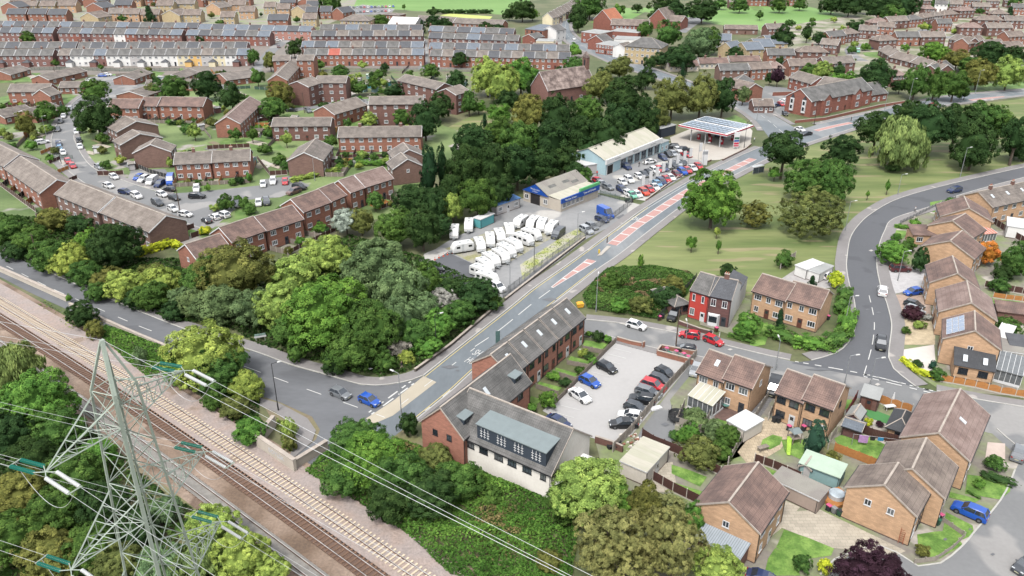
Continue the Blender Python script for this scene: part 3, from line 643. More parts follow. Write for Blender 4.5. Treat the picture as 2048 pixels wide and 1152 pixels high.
    for k in range(vel):
        x = L * (k + .5) / vel; t = rise / (D / 2); yv = D * .28; zv = ze + t * yv + .12; q = MB()
        q.hexa([(x - .35, yv - .5, zv - .5 * t), (x + .35, yv - .5, zv - .5 * t), (x + .35, yv + .5, zv + .5 * t), (x - .35, yv + .5, zv + .5 * t),
                (x - .35, yv - .5, zv - .5 * t + .12), (x + .35, yv - .5, zv - .5 * t + .12), (x + .35, yv + .5, zv + .5 * t + .12), (x - .35, yv + .5, zv + .5 * t + .12)])
        q.obj('rooflight', mat('rooflight_glass', C(225, 232, 236), rough=.2, var=.05), root)
    if solar:
        t = rise / (D / 2); q = MB(); back = solar == 2
        ang = math.atan(t); me = None
        for r in range(3):
            for c_ in range(4):
                q = MB(); q.box(-.78, -.48, 0, .78, .48, .05, 0); q.box(-.73, -.43, .05, .73, .43, .056, 1)
                me = me or q.me('solar_panel', [mat('panel_frame', C(226, 228, 232)), mat('solar_cell', C(128, 146, 172), rough=.12, spec=.9, var=.06)])
                yl = .7 + r * 1.02 * math.cos(ang)
                x = L / 2 - 2.4 + c_ * 1.6; z = ze + t * yl + .2
                p = link('solar_panel', me, root, (x, D - yl if back else yl, z)); p.rotation_euler = (-ang if back else ang, 0, 0)
    return root, L, D
H = building
def row(name, cat, stem, p1, p2, n, D, ze, rise, walls, roofs, group, storeys=2, nw=2, ch_every=2, fr='white', near=None, ext=0, **k):
    "a row of houses with one shared eave line: each house a thing"
    a, b = P(*p1, ze), P(*p2, ze); out = []
    for i in range(n):
        q1, q2 = proj(a.lerp(b, i / n)), proj(a.lerp(b, (i + 1) / n))
        wl_ = walls[i % len(walls)]
        st = stem.replace('%w', WN.get(wl_, wl_))
        r, L, Dd = H(name, cat, st, 'E', q1, q2, D, ze, rise, wl_, roofs[i % len(roofs)], storeys, nw, fr, group, near=near, ov=.22, **k)
        if ch_every and i % ch_every == 0: chimney(r, .1, Dd / 2, ze + rise, False, parent=None)
        if ext and i % 2 == 1:
            q = MB(); q.box(-1.6, -2.8, 0, 1.6, -.02, 2.4, 0)
            q.hexa([(-1.75, -3, 2.4), (1.75, -3, 2.4), (1.75, -.02, 2.4), (-1.75, -.02, 2.4), (-1.75, -3, 2.5), (1.75, -3, 2.5), (0.05, -.02, 3.6), (-.05, -.02, 3.6)], 1)
            q.obj('rear_extension', [WALLS[wl_], ROOFS['slate']], r)
        out.append(r)
    return out
WN = {'white': 'white rendered', 'cream': 'cream painted', 'yellow': 'yellow painted', 'grey': 'grey rendered', 'red': 'red brick', 'victorian': 'red brick', 'plum': 'dark plum brick', 'salmon': 'salmon pink brick',
      'orange': 'orange brick', 'buff': 'buff brick', 'brown': 'brown brick', 'darkred': 'dark red brick', 'yellowbrick': 'pale yellow brick', 'newbuild': 'orange-red brick'}
# ---------------------------------------------------------------- foliage kit
LEAF = mat('leaf', objcol=True, leaf=True, rough=.75, spec=.04)
BARK = mat('bark', C(104, 92, 78), var=.3, scale=3, stretch=(1, 1, .3))
TWIG = mat('twig', C(120, 108, 92), var=.2)
def quads(pos, nrm, size, tint, rng, aspect=1.0, hang=False):
    n = len(pos)
    nrm = nrm / np.maximum(1e-6, np.linalg.norm(nrm, axis=1))[:, None]
    ref = rng.normal(size=(n, 3))
    if hang: ref = np.tile(np.array([0, 0, 1.0]), (n, 1)) + rng.normal(size=(n, 3)) * .15
    u = ref - nrm * np.sum(ref * nrm, axis=1)[:, None]; u /= np.maximum(1e-6, np.linalg.norm(u, axis=1))[:, None]
    w = np.cross(nrm, u)
    s = size[:, None]
    v = np.empty((n, 4, 3))
    v[:, 0] = pos - u * s * aspect; v[:, 1] = pos + w * s * .62; v[:, 2] = pos + u * s * aspect; v[:, 3] = pos - w * s * .62
    v[:, 1] += nrm * s * .18; v[:, 3] += nrm * s * .18
    return v.reshape(-1, 3)
def leafmesh(name, verts, tint, mats=None, extra=None):
    n = len(verts) // 4; me = bpy.data.meshes.new(name)
    ev, ef = extra if extra else (np.zeros((0, 3)), [])
    ne = len(ev)
    allv = np.concatenate([verts, ev]) if ne else verts
    me.vertices.add(len(allv)); me.vertices.foreach_set('co', np.ascontiguousarray(allv, dtype=np.float32).ravel())
    nf = n + len(ef); sizes = [4] * n + [len(f) for f in ef]
    loops = np.arange(n * 4, dtype=np.int32)
    if ef: loops = np.concatenate([loops, np.array([i + n * 4 for f in ef for i in f], dtype=np.int32)])
    me.loops.add(len(loops)); me.loops.foreach_set('vertex_index', loops)
    me.polygons.add(nf); st = np.concatenate([[0], np.cumsum(sizes)[:-1]]).astype(np.int32)
    me.polygons.foreach_set('loop_start', st)
    try: me.polygons.foreach_set('loop_total', np.array(sizes, dtype=np.int32))
    except Exception: pass
    me.materials.append(LEAF); me.update(calc_edges=True); me.validate()
    at = me.attributes.new('tint', 'FLOAT', 'FACE')
    t = np.concatenate([tint, np.full(len(ef), .8)]) if ef else tint
    at.data.foreach_set('value', t.astype(np.float32)); return me
def ico(r, c, sub=2):
    import bmesh
    bm = bmesh.new(); bmesh.ops.create_icosphere(bm, subdivisions=sub, radius=1)
    v = np.array([x.co[:] for x in bm.verts]) * np.array(r) + np.array(c); f = [tuple(q.index for q in p.verts) for p in bm.faces]; bm.free(); return v, f
def crown(seed, nb, nl, leaf, shape='round', lump=(.2, .36)):
    rng = np.random.default_rng(seed); B = []
    while len(B) < nb:
        d = rng.normal(size=3); d /= np.linalg.norm(d)
        if shape in ('round', 'willow', 'sparse'):
            if d[2] < -.96: continue
            r = rng.uniform(.55, .84) * (1 - .1 * abs(math.sin(3 * math.atan2(d[1], d[0]) + seed)))
            c = d * r
            if d[2] < 0: c[:2] *= 1 + .22 * min(1, -d[2] * 1.6)
            B.append((*c, rng.uniform(*lump)))
        elif shape == 'cone':
            z = rng.uniform(-1, .85); rr = (1 - z) / 2 * .85 * math.sqrt(rng.uniform(.35, 1)) ; a = rng.uniform(0, 6.283)
            B.append((rr * math.cos(a), rr * math.sin(a), z, .1 + .2 * (1 - z) / 2))
        elif shape == 'column':
            z = rng.uniform(-.95, .9); rr = .72 * (1 - max(0, z) ** 2 * .75) * math.sqrt(rng.uniform(.3, 1)); a = rng.uniform(0, 6.283)
            B.append((rr * math.cos(a), rr * math.sin(a), z, rng.uniform(.16, .26)))
        elif shape == 'box':
            c = rng.uniform(-.86, .86, size=3); k = rng.integers(0, 3); c[k] = math.copysign(.88, c[k]); B.append((*c, rng.uniform(.1, .18)))
    B = np.array(B)
    # twig clumps sit on the outside of the lobes, leaves sit round each clump
    nc = max(24, int(nl / 62)); m = nc * 5; bi = rng.integers(0, nb, m); d = rng.normal(size=(m, 3)); d /= np.linalg.norm(d, axis=1)[:, None]
    d[:, 2] = np.where(d[:, 2] < -.6, -d[:, 2], d[:, 2]); cp = B[bi, :3] + d * B[bi, 3][:, None]
    keep = np.ones(m, bool)
    for j in range(nb): keep &= ~((np.linalg.norm(cp - B[j, :3], axis=1) < B[j, 3] * .8) & (bi != j))
    ix = np.where(keep)[0][:nc]; cp = cp[ix]; cd = d[ix] * .7 + cp * .5; cd /= np.linalg.norm(cd, axis=1)[:, None]; nc = len(cp)
    cr = leaf * rng.uniform(1.9, 3.4, nc); ct = rng.uniform(.7, 1.32, nc) * rng.uniform(.8, 1.2, nb)[bi[ix]]
    k = rng.integers(0, nc, nl); o = rng.normal(size=(nl, 3)) * .55; h = np.sum(o * cd[k], axis=1)[:, None]; o -= cd[k] * h * .45
    r2 = np.sum(o * o, axis=1)[:, None]; pos = cp[k] + (o - cd[k] * r2 * .35) * cr[k][:, None]
    nrm = cd[k] * .9 + o * .5 + rng.normal(size=(nl, 3)) * .35; nrm[:, 2] += .15
    tint = ct[k] * rng.uniform(.75, 1.28, nl); size = leaf * rng.uniform(.5, 1.15, nl)
    if shape == 'willow':
        k = len(pos); pos = pos.copy(); pos[:, 2] -= rng.uniform(0, .16, k); nrm[:, 2] *= .3
        v = quads(pos, nrm, size, tint, rng, 2.4, True)
    else: v = quads(pos, nrm, size, tint, rng, 1.0 if shape != 'sparse' else 1.2)
    core = None
    if shape in ('round', 'willow'): core = ico((.6, .6, .6), (0, 0, -.08))
    elif shape == 'cone':
        vv, ff = ico((.5, .5, .85), (0, 0, -.1)); vv[:, :2] *= ((1 - vv[:, 2:3]) / 2 + .1); core = (vv, ff)
    elif shape == 'column': core = ico((.6, .6, .85), (0, 0, 0))
    elif shape == 'box': core = ico((.75, .75, .75), (0, 0, 0))
    return leafmesh('crown', v, tint, extra=core)
CR = {'hi': [crown(s, 70, 20000, .038, lump=(.14, .32)) for s in (1, 2, 3, 4)], 'mid': [crown(s, 46, 9000, .055, lump=(.16, .34)) for s in (5, 6, 7, 8)], 'lo': [crown(s, 26, 2400, .1, lump=(.2, .36)) for s in (9, 10, 11)],
      'willow': [crown(12, 80, 18000, .034, 'willow')], 'cone': [crown(14, 60, 6000, .048, 'cone')], 'col': [crown(15, 60, 9000, .042, 'column')],
      'xhi': [crown(s, 100, 40000, .0275, lump=(.11, .28)) for s in (17, 18, 19)], 'fine': [crown(s, 90, 42000, .022, 'sparse', lump=(.12, .28)) for s in (20, 21)]}
GC = {'D': ((62, 88, 48), 1.45), 'M': ((84, 116, 56), 1.6), 'B': ((98, 138, 60), 1.75), 'L': ((146, 166, 82), 1.75), 'O': ((112, 118, 64), 1.7), 'G': ((112, 136, 90), 1.55), 'S': ((176, 186, 168), 1.5), 'W': ((128, 146, 84), 1.75),
      'C': ((54, 84, 52), 1.3), 'P': ((78, 52, 62), 1.2), 'R': ((226, 142, 66), 1.6), 'T': ((62, 98, 80), 1.4), 'Y': ((190, 200, 60), 1.7), 'K': ((134, 136, 84), 1.7), 'F': ((196, 190, 176), 1.4)}
GN = {'D': 'dark green', 'M': 'mid green', 'B': 'bright green', 'L': 'pale lime green', 'O': 'olive green', 'G': 'grey-green', 'S': 'silver-leaved', 'W': 'yellow-green willow', 'C': 'dark conical conifer', 'P': 'dark purple-leaved',
      'R': 'orange-leaved', 'T': 'blue-green conifer', 'Y': 'bright yellow-green', 'K': 'olive birch', 'F': 'white-flowering'}
TRUNKS = {}
def trunk_mesh(k):
    if k in TRUNKS: return TRUNKS[k]
    rng = random.Random(k); mb = MB(); mb.tube((0, 0, -.05), (0, 0, .5), .045, .035, 8); top = Vector((0, 0, .5))
    for i in range(5):
        a = i * 1.26 + rng.random(); e = Vector((math.cos(a) * .28, math.sin(a) * .28, .5 + rng.uniform(.2, .38)))
        mb.tube((0, 0, .36 + i * .03), e, .022, .008, 5); mb.tube(e * .6 + Vector((0, 0, .2)), e + Vector((.08, -.06, .12)), .012, .004, 4)
    TRUNKS[k] = mb.me('trunk', BARK); return TRUNKS[k]
def tree(x, y, rx, ry, c='M', lab='tree', where='', trunk=1.0, shape=None, group=None, cat='tree', name=None, kmin=.75, kmax=1.5):
    "crown centre and half sizes in photo pixels; stands on the ground below"
    a = None; zc = 4.0
    for _ in range(6):
        w = P(x, y, zc); dv = (w - Vector((0, 0, HC))); s = F / dv.dot(Vector((0, CP, -SP))); a = rx / s
        dl = math.asin(-dv.z / dv.length); hh = ry / s
        b2 = (hh * hh - (a * math.sin(dl)) ** 2) / math.cos(dl) ** 2
        b = math.sqrt(max(b2, (a * kmin) ** 2)); b = min(b, a * kmax); zc = b * .97 + trunk
    w = P(x, y, zc); a *= 1.07; b *= 1.05
    c1, kk = GC[c]; col = C(*c1, kk); v = RND.uniform(.76, .96); hshift = RND.uniform(-.08, .08)
    col = (col[0] * v * (1 + hshift), col[1] * v, col[2] * v * (1 - hshift))
    sz = rx
    if shape is None: shape = {'C': 'cone', 'T': 'col', 'W': 'willow', 'K': 'fine'}.get(c)
    lst = CR[shape] if shape else (CR['xhi'] if sz > 52 else CR['hi'] if sz > 26 else CR['mid'] if sz > 13 else CR['lo'])
    me = RND.choice(lst)
    label = (GN[c] + ' ' + lab + (' ' + where if where else ''))
    bush = cat in ('bush', 'hedge')
    if bush or trunk < .4:
        o = link(name or 'bush', me, None, w, RND.uniform(0, 6.28)); o.scale = (a, a, b); o.color = (*col, 1)
        tag(o, label, cat, group); return o
    root = empty(name or 'tree', (w.x, w.y, 0)); tag(root, label, cat, group)
    o = link('crown', me, root, (0, 0, zc), RND.uniform(0, 6.28)); o.scale = (a, a, b); o.color = (*col, 1)
    t = link('trunk', trunk_mesh(RND.randint(0, 3)), root, (0, 0, 0), RND.uniform(0, 6.28)); hgt = zc + b * .4; t.scale = (max(.6, hgt * .95) * .9,) * 2 + (hgt,)
    return root
def inside(pts, poly_):
    x, y = pts[:, 0], pts[:, 1]; r = np.zeros(len(pts), bool); n = len(poly_)
    for i in range(n):
        x0, y0 = poly_[i]; x1, y1 = poly_[(i + 1) % n]
        c = ((y0 > y) != (y1 > y)) & (x < (x1 - x0) * (y - y0) / (y1 - y0 + 1e-12) + x0); r ^= c
    return r
from mathutils import noise as MN
def leafcover(name, pts, dens, hmin, hmax, col, leaf=.3, label='', cat='', seed=3, freq=.22, thr=None):
    "dense knee to shoulder high leaves over a patch of ground"
    w = [(p.x, p.y) for p in PL(pts)]; A = np.array(w); lo, hi = A.min(0), A.max(0)
    rng = np.random.default_rng(seed); n = int(dens * np.prod(hi - lo)); q = rng.uniform(lo, hi, size=(n, 2)); q = q[inside(q, w)]
    # height falls off at the patch edge
    ed = np.full(len(q), 1e9)
    for i in range(len(w)):
        a = A[i]; b = A[(i + 1) % len(w)]; ab = b - a; t = np.clip(((q - a) @ ab) / (ab @ ab + 1e-9), 0, 1); ed = np.minimum(ed, np.linalg.norm(q - (a + t[:, None] * ab), axis=1))
    h = np.array([MN.noise(Vector((x * freq, y * freq, seed))) + .5 * MN.noise(Vector((x * freq * 2.7, y * freq * 2.7, seed + 9))) for x, y in q])
    g = np.array([MN.noise(Vector((x * .08, y * .08, seed + 40))) for x, y in q])
    if thr is not None:
        kk_ = g + rng.normal(size=len(g)) * .06 > thr; q, ed, h, g = q[kk_], ed[kk_], h[kk_], g[kk_]
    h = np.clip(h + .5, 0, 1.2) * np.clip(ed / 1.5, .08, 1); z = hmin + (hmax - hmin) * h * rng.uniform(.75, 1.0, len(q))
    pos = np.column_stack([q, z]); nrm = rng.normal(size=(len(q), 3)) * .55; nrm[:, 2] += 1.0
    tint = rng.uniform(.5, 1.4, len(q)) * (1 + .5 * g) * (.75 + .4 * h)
    v = quads(pos, nrm, leaf * rng.uniform(.5, 1.3, len(q)), tint, rng)
    me = leafmesh(name, v, tint); o = link(name, me); o.color = (*col, 1); return stuff(o, label, cat)
def hedge(p1, p2, w=1.2, h=1.5, c='M', where='', lab='clipped hedge', hb=0):
    a, b = P(*p1), P(*p2); d = b - a; L = d.length; n = max(1, int(round(L / (w * 2.5))))
    root = empty('hedge', a.lerp(b, .5), math.atan2(d.y, d.x)); tag(root, GN[c] + ' ' + lab + ' ' + where, 'hedge')
    c1, kk = GC[c]; v = RND.uniform(.9, 1.1); col = C(*c1, kk * v)
    me = CR.setdefault('boxm', [crown(31, 90, 3200, .09, 'box'), crown(32, 90, 3200, .09, 'box')])
    for i in range(n):
        o = link('hedge_section', RND.choice(me), root, (-L / 2 + L * (i + .5) / n, 0, h / 2)); o.scale = (L / n / 2 * 1.08, w / 2, h / 2); o.color = (*col, 1)
    return root
# ---------------------------------------------------------------- vehicles
GLASSC = mat('car_glass', C(60, 68, 76), rough=.06, var=.05, spec=1.0); TYRE = mat('tyre_rubber', C(40, 40, 42), var=.05); RIM = mat('wheel_rim', C(150, 152, 155), rough=.35, metal=.5, var=.03)
LAMPW = mat('headlamp_glass', C(232, 236, 240), rough=.15, var=.02); LAMPR = mat('tail_lamp', C(170, 40, 36), rough=.2, var=.02); PLATE = mat('number_plate', C(230, 226, 190), var=.02); DARKP = mat('dark_plastic', C(44, 44, 46), var=.05)
PAINT = {k: mat('paint_' + k, C(*v, kk), rough=.28, var=.02, spec=.6, scale=.5) for k, (v, kk) in {
    'white': ((242, 242, 242), 1.15), 'black': ((34, 36, 40), 1), 'dark grey': ((74, 78, 84), 1), 'grey': ((130, 134, 138), 1), 'silver': ((184, 188, 192), 1), 'red': ((206, 38, 50), 1.1), 'dark red': ((120, 40, 50), 1.1), 'maroon': ((98, 44, 50), 1),
    'blue': ((30, 90, 190), 1.1), 'dark blue': ((40, 56, 98), 1.1), 'pale blue': ((120, 176, 214), 1), 'green': ((120, 200, 170), 1), 'brown': ((120, 92, 84), 1), 'orange red': ((222, 84, 60), 1.1)}.items()}
def ring(x, hw, z0, z1, r=.12):
    return [(x, -hw, z0), (x, -hw * 1.0, z0 + (z1 - z0) * .55), (x, -hw * (1 - r * .5), z1 - .06), (x, -hw * (1 - r * 1.6), z1), (x, hw * (1 - r * 1.6), z1), (x, hw * (1 - r * .5), z1 - .06), (x, hw, z0 + (z1 - z0) * .55), (x, hw, z0)]
CARS = {  # length, half width, body stations (x, belt z, width factor), glass: x base rear, x roof rear, x roof front, x base front, roof z
    'hatchback': (4.0, .86, [(-2.0, .62, .86), (-1.9, .85, .94), (-1.3, .93, 1), (.2, .93, 1), (.95, .9, 1), (1.6, .8, .95), (1.95, .66, .84), (2.0, .5, .78)], (-1.93, -1.45, .15, .98, 1.46)),
    'saloon car': (4.6, .9, [(-2.3, .66, .84), (-2.2, .9, .92), (-1.5, .95, 1), (.3, .92, 1), (1.05, .88, 1), (1.85, .78, .95), (2.22, .62, .84), (2.3, .5, .78)], (-1.75, -.95, .25, 1.12, 1.42)),
    'estate car': (4.6, .9, [(-2.3, .66, .86), (-2.2, .92, .94), (-1.5, .96, 1), (.3, .94, 1), (1.1, .9, 1), (1.85, .8, .95), (2.22, .64, .84), (2.3, .5, .78)], (-2.2, -1.85, .25, 1.12, 1.5)),
    'large car': (4.5, .93, [(-2.25, .75, .88), (-2.15, 1.02, .95), (-1.4, 1.08, 1), (.3, 1.06, 1), (1.1, 1.02, 1), (1.8, .94, .95), (2.18, .78, .86), (2.25, .55, .8)], (-2.12, -1.75, .3, 1.05, 1.66)),
    'van': (5.1, .98, [(-2.55, 1.0, .94), (-2.5, 1.2, .98), (-1.5, 1.22, 1), (.5, 1.22, 1), (1.6, 1.15, 1), (2.2, 1.0, .95), (2.5, .8, .88), (2.55, .6, .82)], (-2.5, -2.4, .95, 1.75, 1.98)),
    'high roof van': (5.6, 1.0, [(-2.8, 1.1, .96), (-2.75, 1.3, .98), (-1.5, 1.32, 1), (.5, 1.32, 1), (1.7, 1.25, 1), (2.4, 1.05, .95), (2.75, .85, .88), (2.8, .6, .82)], (-2.75, -2.7, 1.0, 1.95, 2.5))}
CM = {}
def car_parts(kind):
    if kind in CM: return CM[kind]
    L, hw, st, (gr, rr, rf, gf, zr) = CARS[kind]; d = {}
    b = MB(); b.loft([ring(x, hw * k, .24, z) for x, z, k in st])
    for wx in (-L * .31, L * .31):
        for s in (-1, 1): b.tube((wx, s * hw * .985, .34), (wx, s * (hw * 1.004), .34), .4, n=12, m=1)
    d['body'] = (b, [None, DARKP])
    zb = [z for x, z, k in st if x > -.5][0] - .03; van = 'van' in kind; t = .78 if not van else .9
    g = MB(); w0, w1 = hw * .93, hw * t
    g.hexa([(gr, -w0, zb), (gf, -w0, zb - .02), (gf, w0, zb - .02), (gr, w0, zb), (rr, -w1, zr - .05), (rf, -w1, zr - .04), (rf, w1, zr - .04), (rr, w1, zr - .05)])
    if van:
        d['body'][0].hexa([(gr - .01, -w0 - .01, zb - .1), (.55, -w0 - .01, zb - .1), (.55, w0 + .01, zb - .1), (gr - .01, w0 + .01, zb - .1), (rr - .01, -w1 - .012, zr - .02), (.55, -w1 - .012, zr - .02), (.55, w1 + .012, zr - .02), (rr - .01, w1 + .012, zr - .02)])
    d['glazing'] = (g, [GLASSC])
    r = MB(); m = (rr + rf) / 2; q = w1
    r.loft([[(x, -q * k, zr - .06), (x, -q * k * .9, zr - .01 + h), (x, q * k * .9, zr - .01 + h), (x, q * k, zr - .06)] for x, k, h in ((rr - .04, 1.0, -.03), (m, 1.02, .03), (rf + .02, 1.0, -.03))])
    def pil(x0, z0, y0, x1, z1, y1, w=.05):
        for s in (-1, 1): r.tube((x0, s * y0, z0), (x1, s * y1, z1), w, n=5)
    pil(gf, zb, w0, rf, zr - .05, w1, .045); pil(gr, zb, w0, rr, zr - .05, w1, .085)
    if not van: pil((gr + gf) / 2 - .1, zb, w0 + .005, (rr + rf) / 2 - .05, zr - .05, w1 + .005, .035)
    d['roof'] = (r, [None])
    w = MB(); w.tube((0, -.11, 0), (0, .11, 0), .32, n=14); w.tube((0, -.118, 0), (0, .118, 0), .2, n=8, m=1); d['wheel'] = (w, [TYRE, RIM])
    h = MB(); h.box(-.1, -.18, -.07, .06, .18, .07); d['headlight'] = (h, [LAMPW]); h2 = MB(); h2.box(-.05, -.13, -.1, .06, .13, .1); d['tail_light'] = (h2, [LAMPR])
    n = MB(); n.box(-.015, -.26, -.055, .015, .26, .055); d['number_plate'] = (n, [PLATE])
    mir = MB(); mir.box(-.08, -.1, -.06, .06, .1, .06); d['mirror'] = (mir, [None])
    pos = {'wheel': [(-L * .31, -hw * .9, .32), (L * .31, -hw * .9, .32), (-L * .31, hw * .9, .32), (L * .31, hw * .9, .32)], 'headlight': [(L / 2 - .13, -hw * .62, .66), (L / 2 - .13, hw * .62, .66)],
           'tail_light': [(-L / 2 + .05, -hw * .72, .8), (-L / 2 + .05, hw * .72, .8)], 'number_plate': [(L / 2 + .005, 0, .42), (-L / 2 - .01, 0, .6)], 'mirror': [(gf - .35, -hw * 1.06, zb + .06), (gf - .35, hw * 1.06, zb + .06)]}
    # whole-car mesh for far cars
    far = MB(); mats = [None]; 
    for k, (mb, ms) in d.items():
        ids = []
        for mm in ms:
            if mm in mats: ids.append(mats.index(mm))
            else: mats.append(mm); ids.append(len(mats) - 1)
        for p in pos.get(k, [(0, 0, 0)]):
            n0 = len(far.v); far.v += [(a + p[0], b_ + p[1], c + p[2]) for a, b_, c in mb.v]; far.f += [tuple(i + n0 for i in f) for f in mb.f]; far.m += [ids[i] for i in mb.m]
    mats[0] = PAINT['white']
    one = far.me('car', mats)
    parts = {k: mb.me(k, [m_ or PAINT['white'] for m_ in ms]) for k, (mb, ms) in d.items()}
    for k in parts.values(): k.polygons.foreach_set('use_smooth', [False] * len(k.polygons))
    CM[kind] = (parts, pos, one); return CM[kind]
def paint(o, c):
    o.material_slots[0].link = 'OBJECT'; o.material_slots[0].material = PAINT[c]
def car(x, y, dx, dy, col, kind, where, group=None, near=None, z=.1, cat=None):
    "centre pixel, heading as a pixel direction"
    parts, pos, one = car_parts(kind); a = P(x - dx, y - dy, .6); b = P(x + dx, y + dy, .6); d = b - a; c = P(x, y, .7); rz = math.atan2(d.y, d.x)
    lab = col + ' ' + kind + ' ' + where; cat = cat or ('van' if 'van' in kind else 'car')
    if near is None: near = y > 420
    nm = 'van' if 'van' in kind else 'car'
    if not near:
        o = link(nm, one, None, (c.x, c.y, z), rz); paint(o, col); tag(o, lab, cat, group); return o
    root = empty(nm, (c.x, c.y, z), rz); tag(root, lab, cat, group)
    for k, me in parts.items():
        for p in pos.get(k, [(0, 0, 0)]):
            o = link(k, me, root, p)
            if k in ('body', 'roof', 'mirror'): paint(o, col)
    return root
# caravans
CVW = mat('caravan_shell', C(244, 244, 242, 1.1), rough=.4, var=.03); CVG = mat('caravan_window', C(58, 60, 64), rough=.1, var=.1); CVT = mat('caravan_trim', C(176, 180, 182), var=.05)
def caravan_meshes():
    prof = [(-2.6, .5), (-2.62, 1.6), (-2.5, 2.3), (-2.0, 2.52), (1.7, 2.52), (2.2, 2.2), (2.75, 1.25), (2.75, .5)]
    b = MB(); r0 = [[(x, -y, z) for x, z in prof] for y in (1.1,)][0]; rings = []
    for y, k in ((-1.1, .95), (-1.02, 1), (1.02, 1), (1.1, .95)): rings.append([(x * k, y, .5 + (z - .5) * (1 - (1 - k) * .6)) for x, z in prof])
    b.loft(rings); out = {'body': b.me('body', CVW)}
    s = MB(); s.box(-2.5, -1.115, .72, 2.55, 1.115, .8); out['trim_stripe'] = s.me('trim_stripe', CVT)
    w = MB(); w.box(-.45, -.02, 0, .45, .02, .5); out['window'] = w.me('window', CVG)
    f = MB(); f.box(-.02, -.8, 0, .02, .8, .45); out['front_window'] = f.me('front_window', CVG)
    rf = MB(); rf.box(-.35, -.3, 0, .35, .3, .07); out['rooflight'] = rf.me('rooflight', CVT)
    d = MB(); d.box(-.3, -.015, 0, .3, .015, 1.7); out['door'] = d.me('door', mat('caravan_door', C(228, 230, 230)))
    t = MB(); t.tube((0, -.09, 0), (0, .09, 0), .3, n=12); t.tube((0, -.1, 0), (0, .1, 0), .17, n=8, m=1); out['wheel'] = t.me('wheel', [TYRE, RIM])
    h = MB(); h.tube((0, -.6, 0), (1.3, 0, .05), .05, n=5); h.tube((0, .6, 0), (1.3, 0, .05), .05, n=5); h.tube((1.25, 0, -.35), (1.25, 0, .1), .04, n=5); h.box(0.05, -.35, .03, .7, .35, .35); out['hitch'] = h.me('hitch', CVT); return out
CVM = None
CVP = {'body': [(0, 0, 0, 0)], 'trim_stripe': [(0, 0, 0, 0)], 'window': [(-1.6, -1.11, 1.45, 0), (-.1, -1.11, 1.45, 0), (1.5, -1.11, 1.4, 0), (-1.6, 1.11, 1.45, 0), (1.4, 1.11, 1.4, 0)], 'rooflight': [(-1.4, 0, 2.5, 0), (.6, 0, 2.5, 0)],
       'door': [(.3, 1.105, .55, 0)], 'wheel': [(-.3, -1.0, .3, 0), (-.3, 1.0, .3, 0)], 'hitch': [(2.65, 0, .5, 0)]}
def caravan(x, y, dx, dy, where, group='touring caravans in the sales yard'):
    global CVM
    if CVM is None: CVM = caravan_meshes()
    a = P(x - dx, y - dy, 1.2); b = P(x + dx, y + dy, 1.2); d = b - a; c = P(x, y, 1.4)
    root = empty('caravan', (c.x, c.y, .06), math.atan2(d.y, d.x)); tag(root, where, 'caravan', group)
    for k, l in CVP.items():
        for p in l: link(k, CVM[k], root, p[:3])
    for (xx, zz, tilt) in ((2.52, 1.55, -.6), (-2.58, 1.4, 0)):
        o = link('front_window', CVM['front_window'], root, (xx, 0, zz)); o.rotation_euler = (0, tilt, 0)
    return root
# ---------------------------------------------------------------- street furniture
POLEM = mat('galvanised_steel', C(176, 180, 182), rough=.5, metal=.2, var=.05); WOODP = mat('pole_wood', C(104, 84, 70), var=.2, stretch=(1, 1, .2)); BLACKP = mat('black_steel', C(48, 48, 50), var=.05)
LP = {}
def lamp(x, y, h=8, arm=(1, 0), m='g', where='', lab='street lamp'):
    base = P(x, y); mt = {'g': POLEM, 'b': BLACKP}[m]; root = empty('street_lamp', base, math.atan2(arm[1], arm[0])); tag(root, ({'g': 'grey', 'b': 'black'}[m]) + ' ' + lab + ' ' + where, 'street lamp')
    k = (h, m)
    if k not in LP:
        q = MB(); q.tube((0, 0, 0), (0, 0, 1.4), .12, n=8); q.tube((0, 0, 1.4), (0, 0, h), .085, .05, 8); q.tube((0, 0, h), (1.1, 0, h + .25), .045, n=6)
        l = MB(); l.hexa([(.9, -.14, h + .14), (1.6, -.1, h + .22), (1.6, .1, h + .22), (.9, .14, h + .14), (.95, -.1, h + .3), (1.55, -.08, h + .36), (1.55, .08, h + .36), (.95, .1, h + .3)])
        LP[k] = (q.me('pole', mt), l.me('lamp_head', mat('lamp_head_white', C(236, 236, 232))))
    link('pole', LP[k][0], root); link('lamp_head', LP[k][1], root); return root
def wpole(x, y, h=8.5, where='', wires=0):
    q = MB(); q.tube((0, 0, 0), (0, 0, h), .14, .1, 8); root = empty('telegraph_pole', P(x, y)); tag(root, 'brown wooden telegraph pole ' + where, 'telegraph pole'); q.obj('pole', WOODP, root)
    r = MB(); r.box(-.5, -.04, h - .5, .5, .04, h - .42); r.tube((0, 0, h), (0, 0, h + .12), .12, .02, 6)
    for i in range(4): r.tube((-.4 + i * .27, 0, h - .42), (-.4 + i * .27, 0, h - .3), .03, n=5)
    r.obj('crossarm', BLACKP, root); return root
FM = {'panelbrown': mat('fence_dark_brown', C(92, 58, 50), var=.2, scale=2, stretch=(1, 1, .2)), 'panelgrey': mat('fence_weathered', C(156, 144, 132), var=.2, scale=2), 'panelorange': mat('fence_orange', C(206, 140, 78), var=.15, scale=2),
      'panelgrey2': mat('fence_silver_timber', C(178, 168, 156), var=.2, scale=2), 'black': mat('fence_black', C(58, 58, 60), var=.1), 'green': mat('fence_green_mesh', C(74, 104, 88), var=.1), 'red': mat('fence_red_brown', C(128, 52, 48), var=.15), 'white': TRIM['white'],
      'steel': mat('fence_steel', C(150, 152, 154), var=.1)}
POSTC = mat('concrete_post', C(216, 208, 196), var=.08)
FP = {}
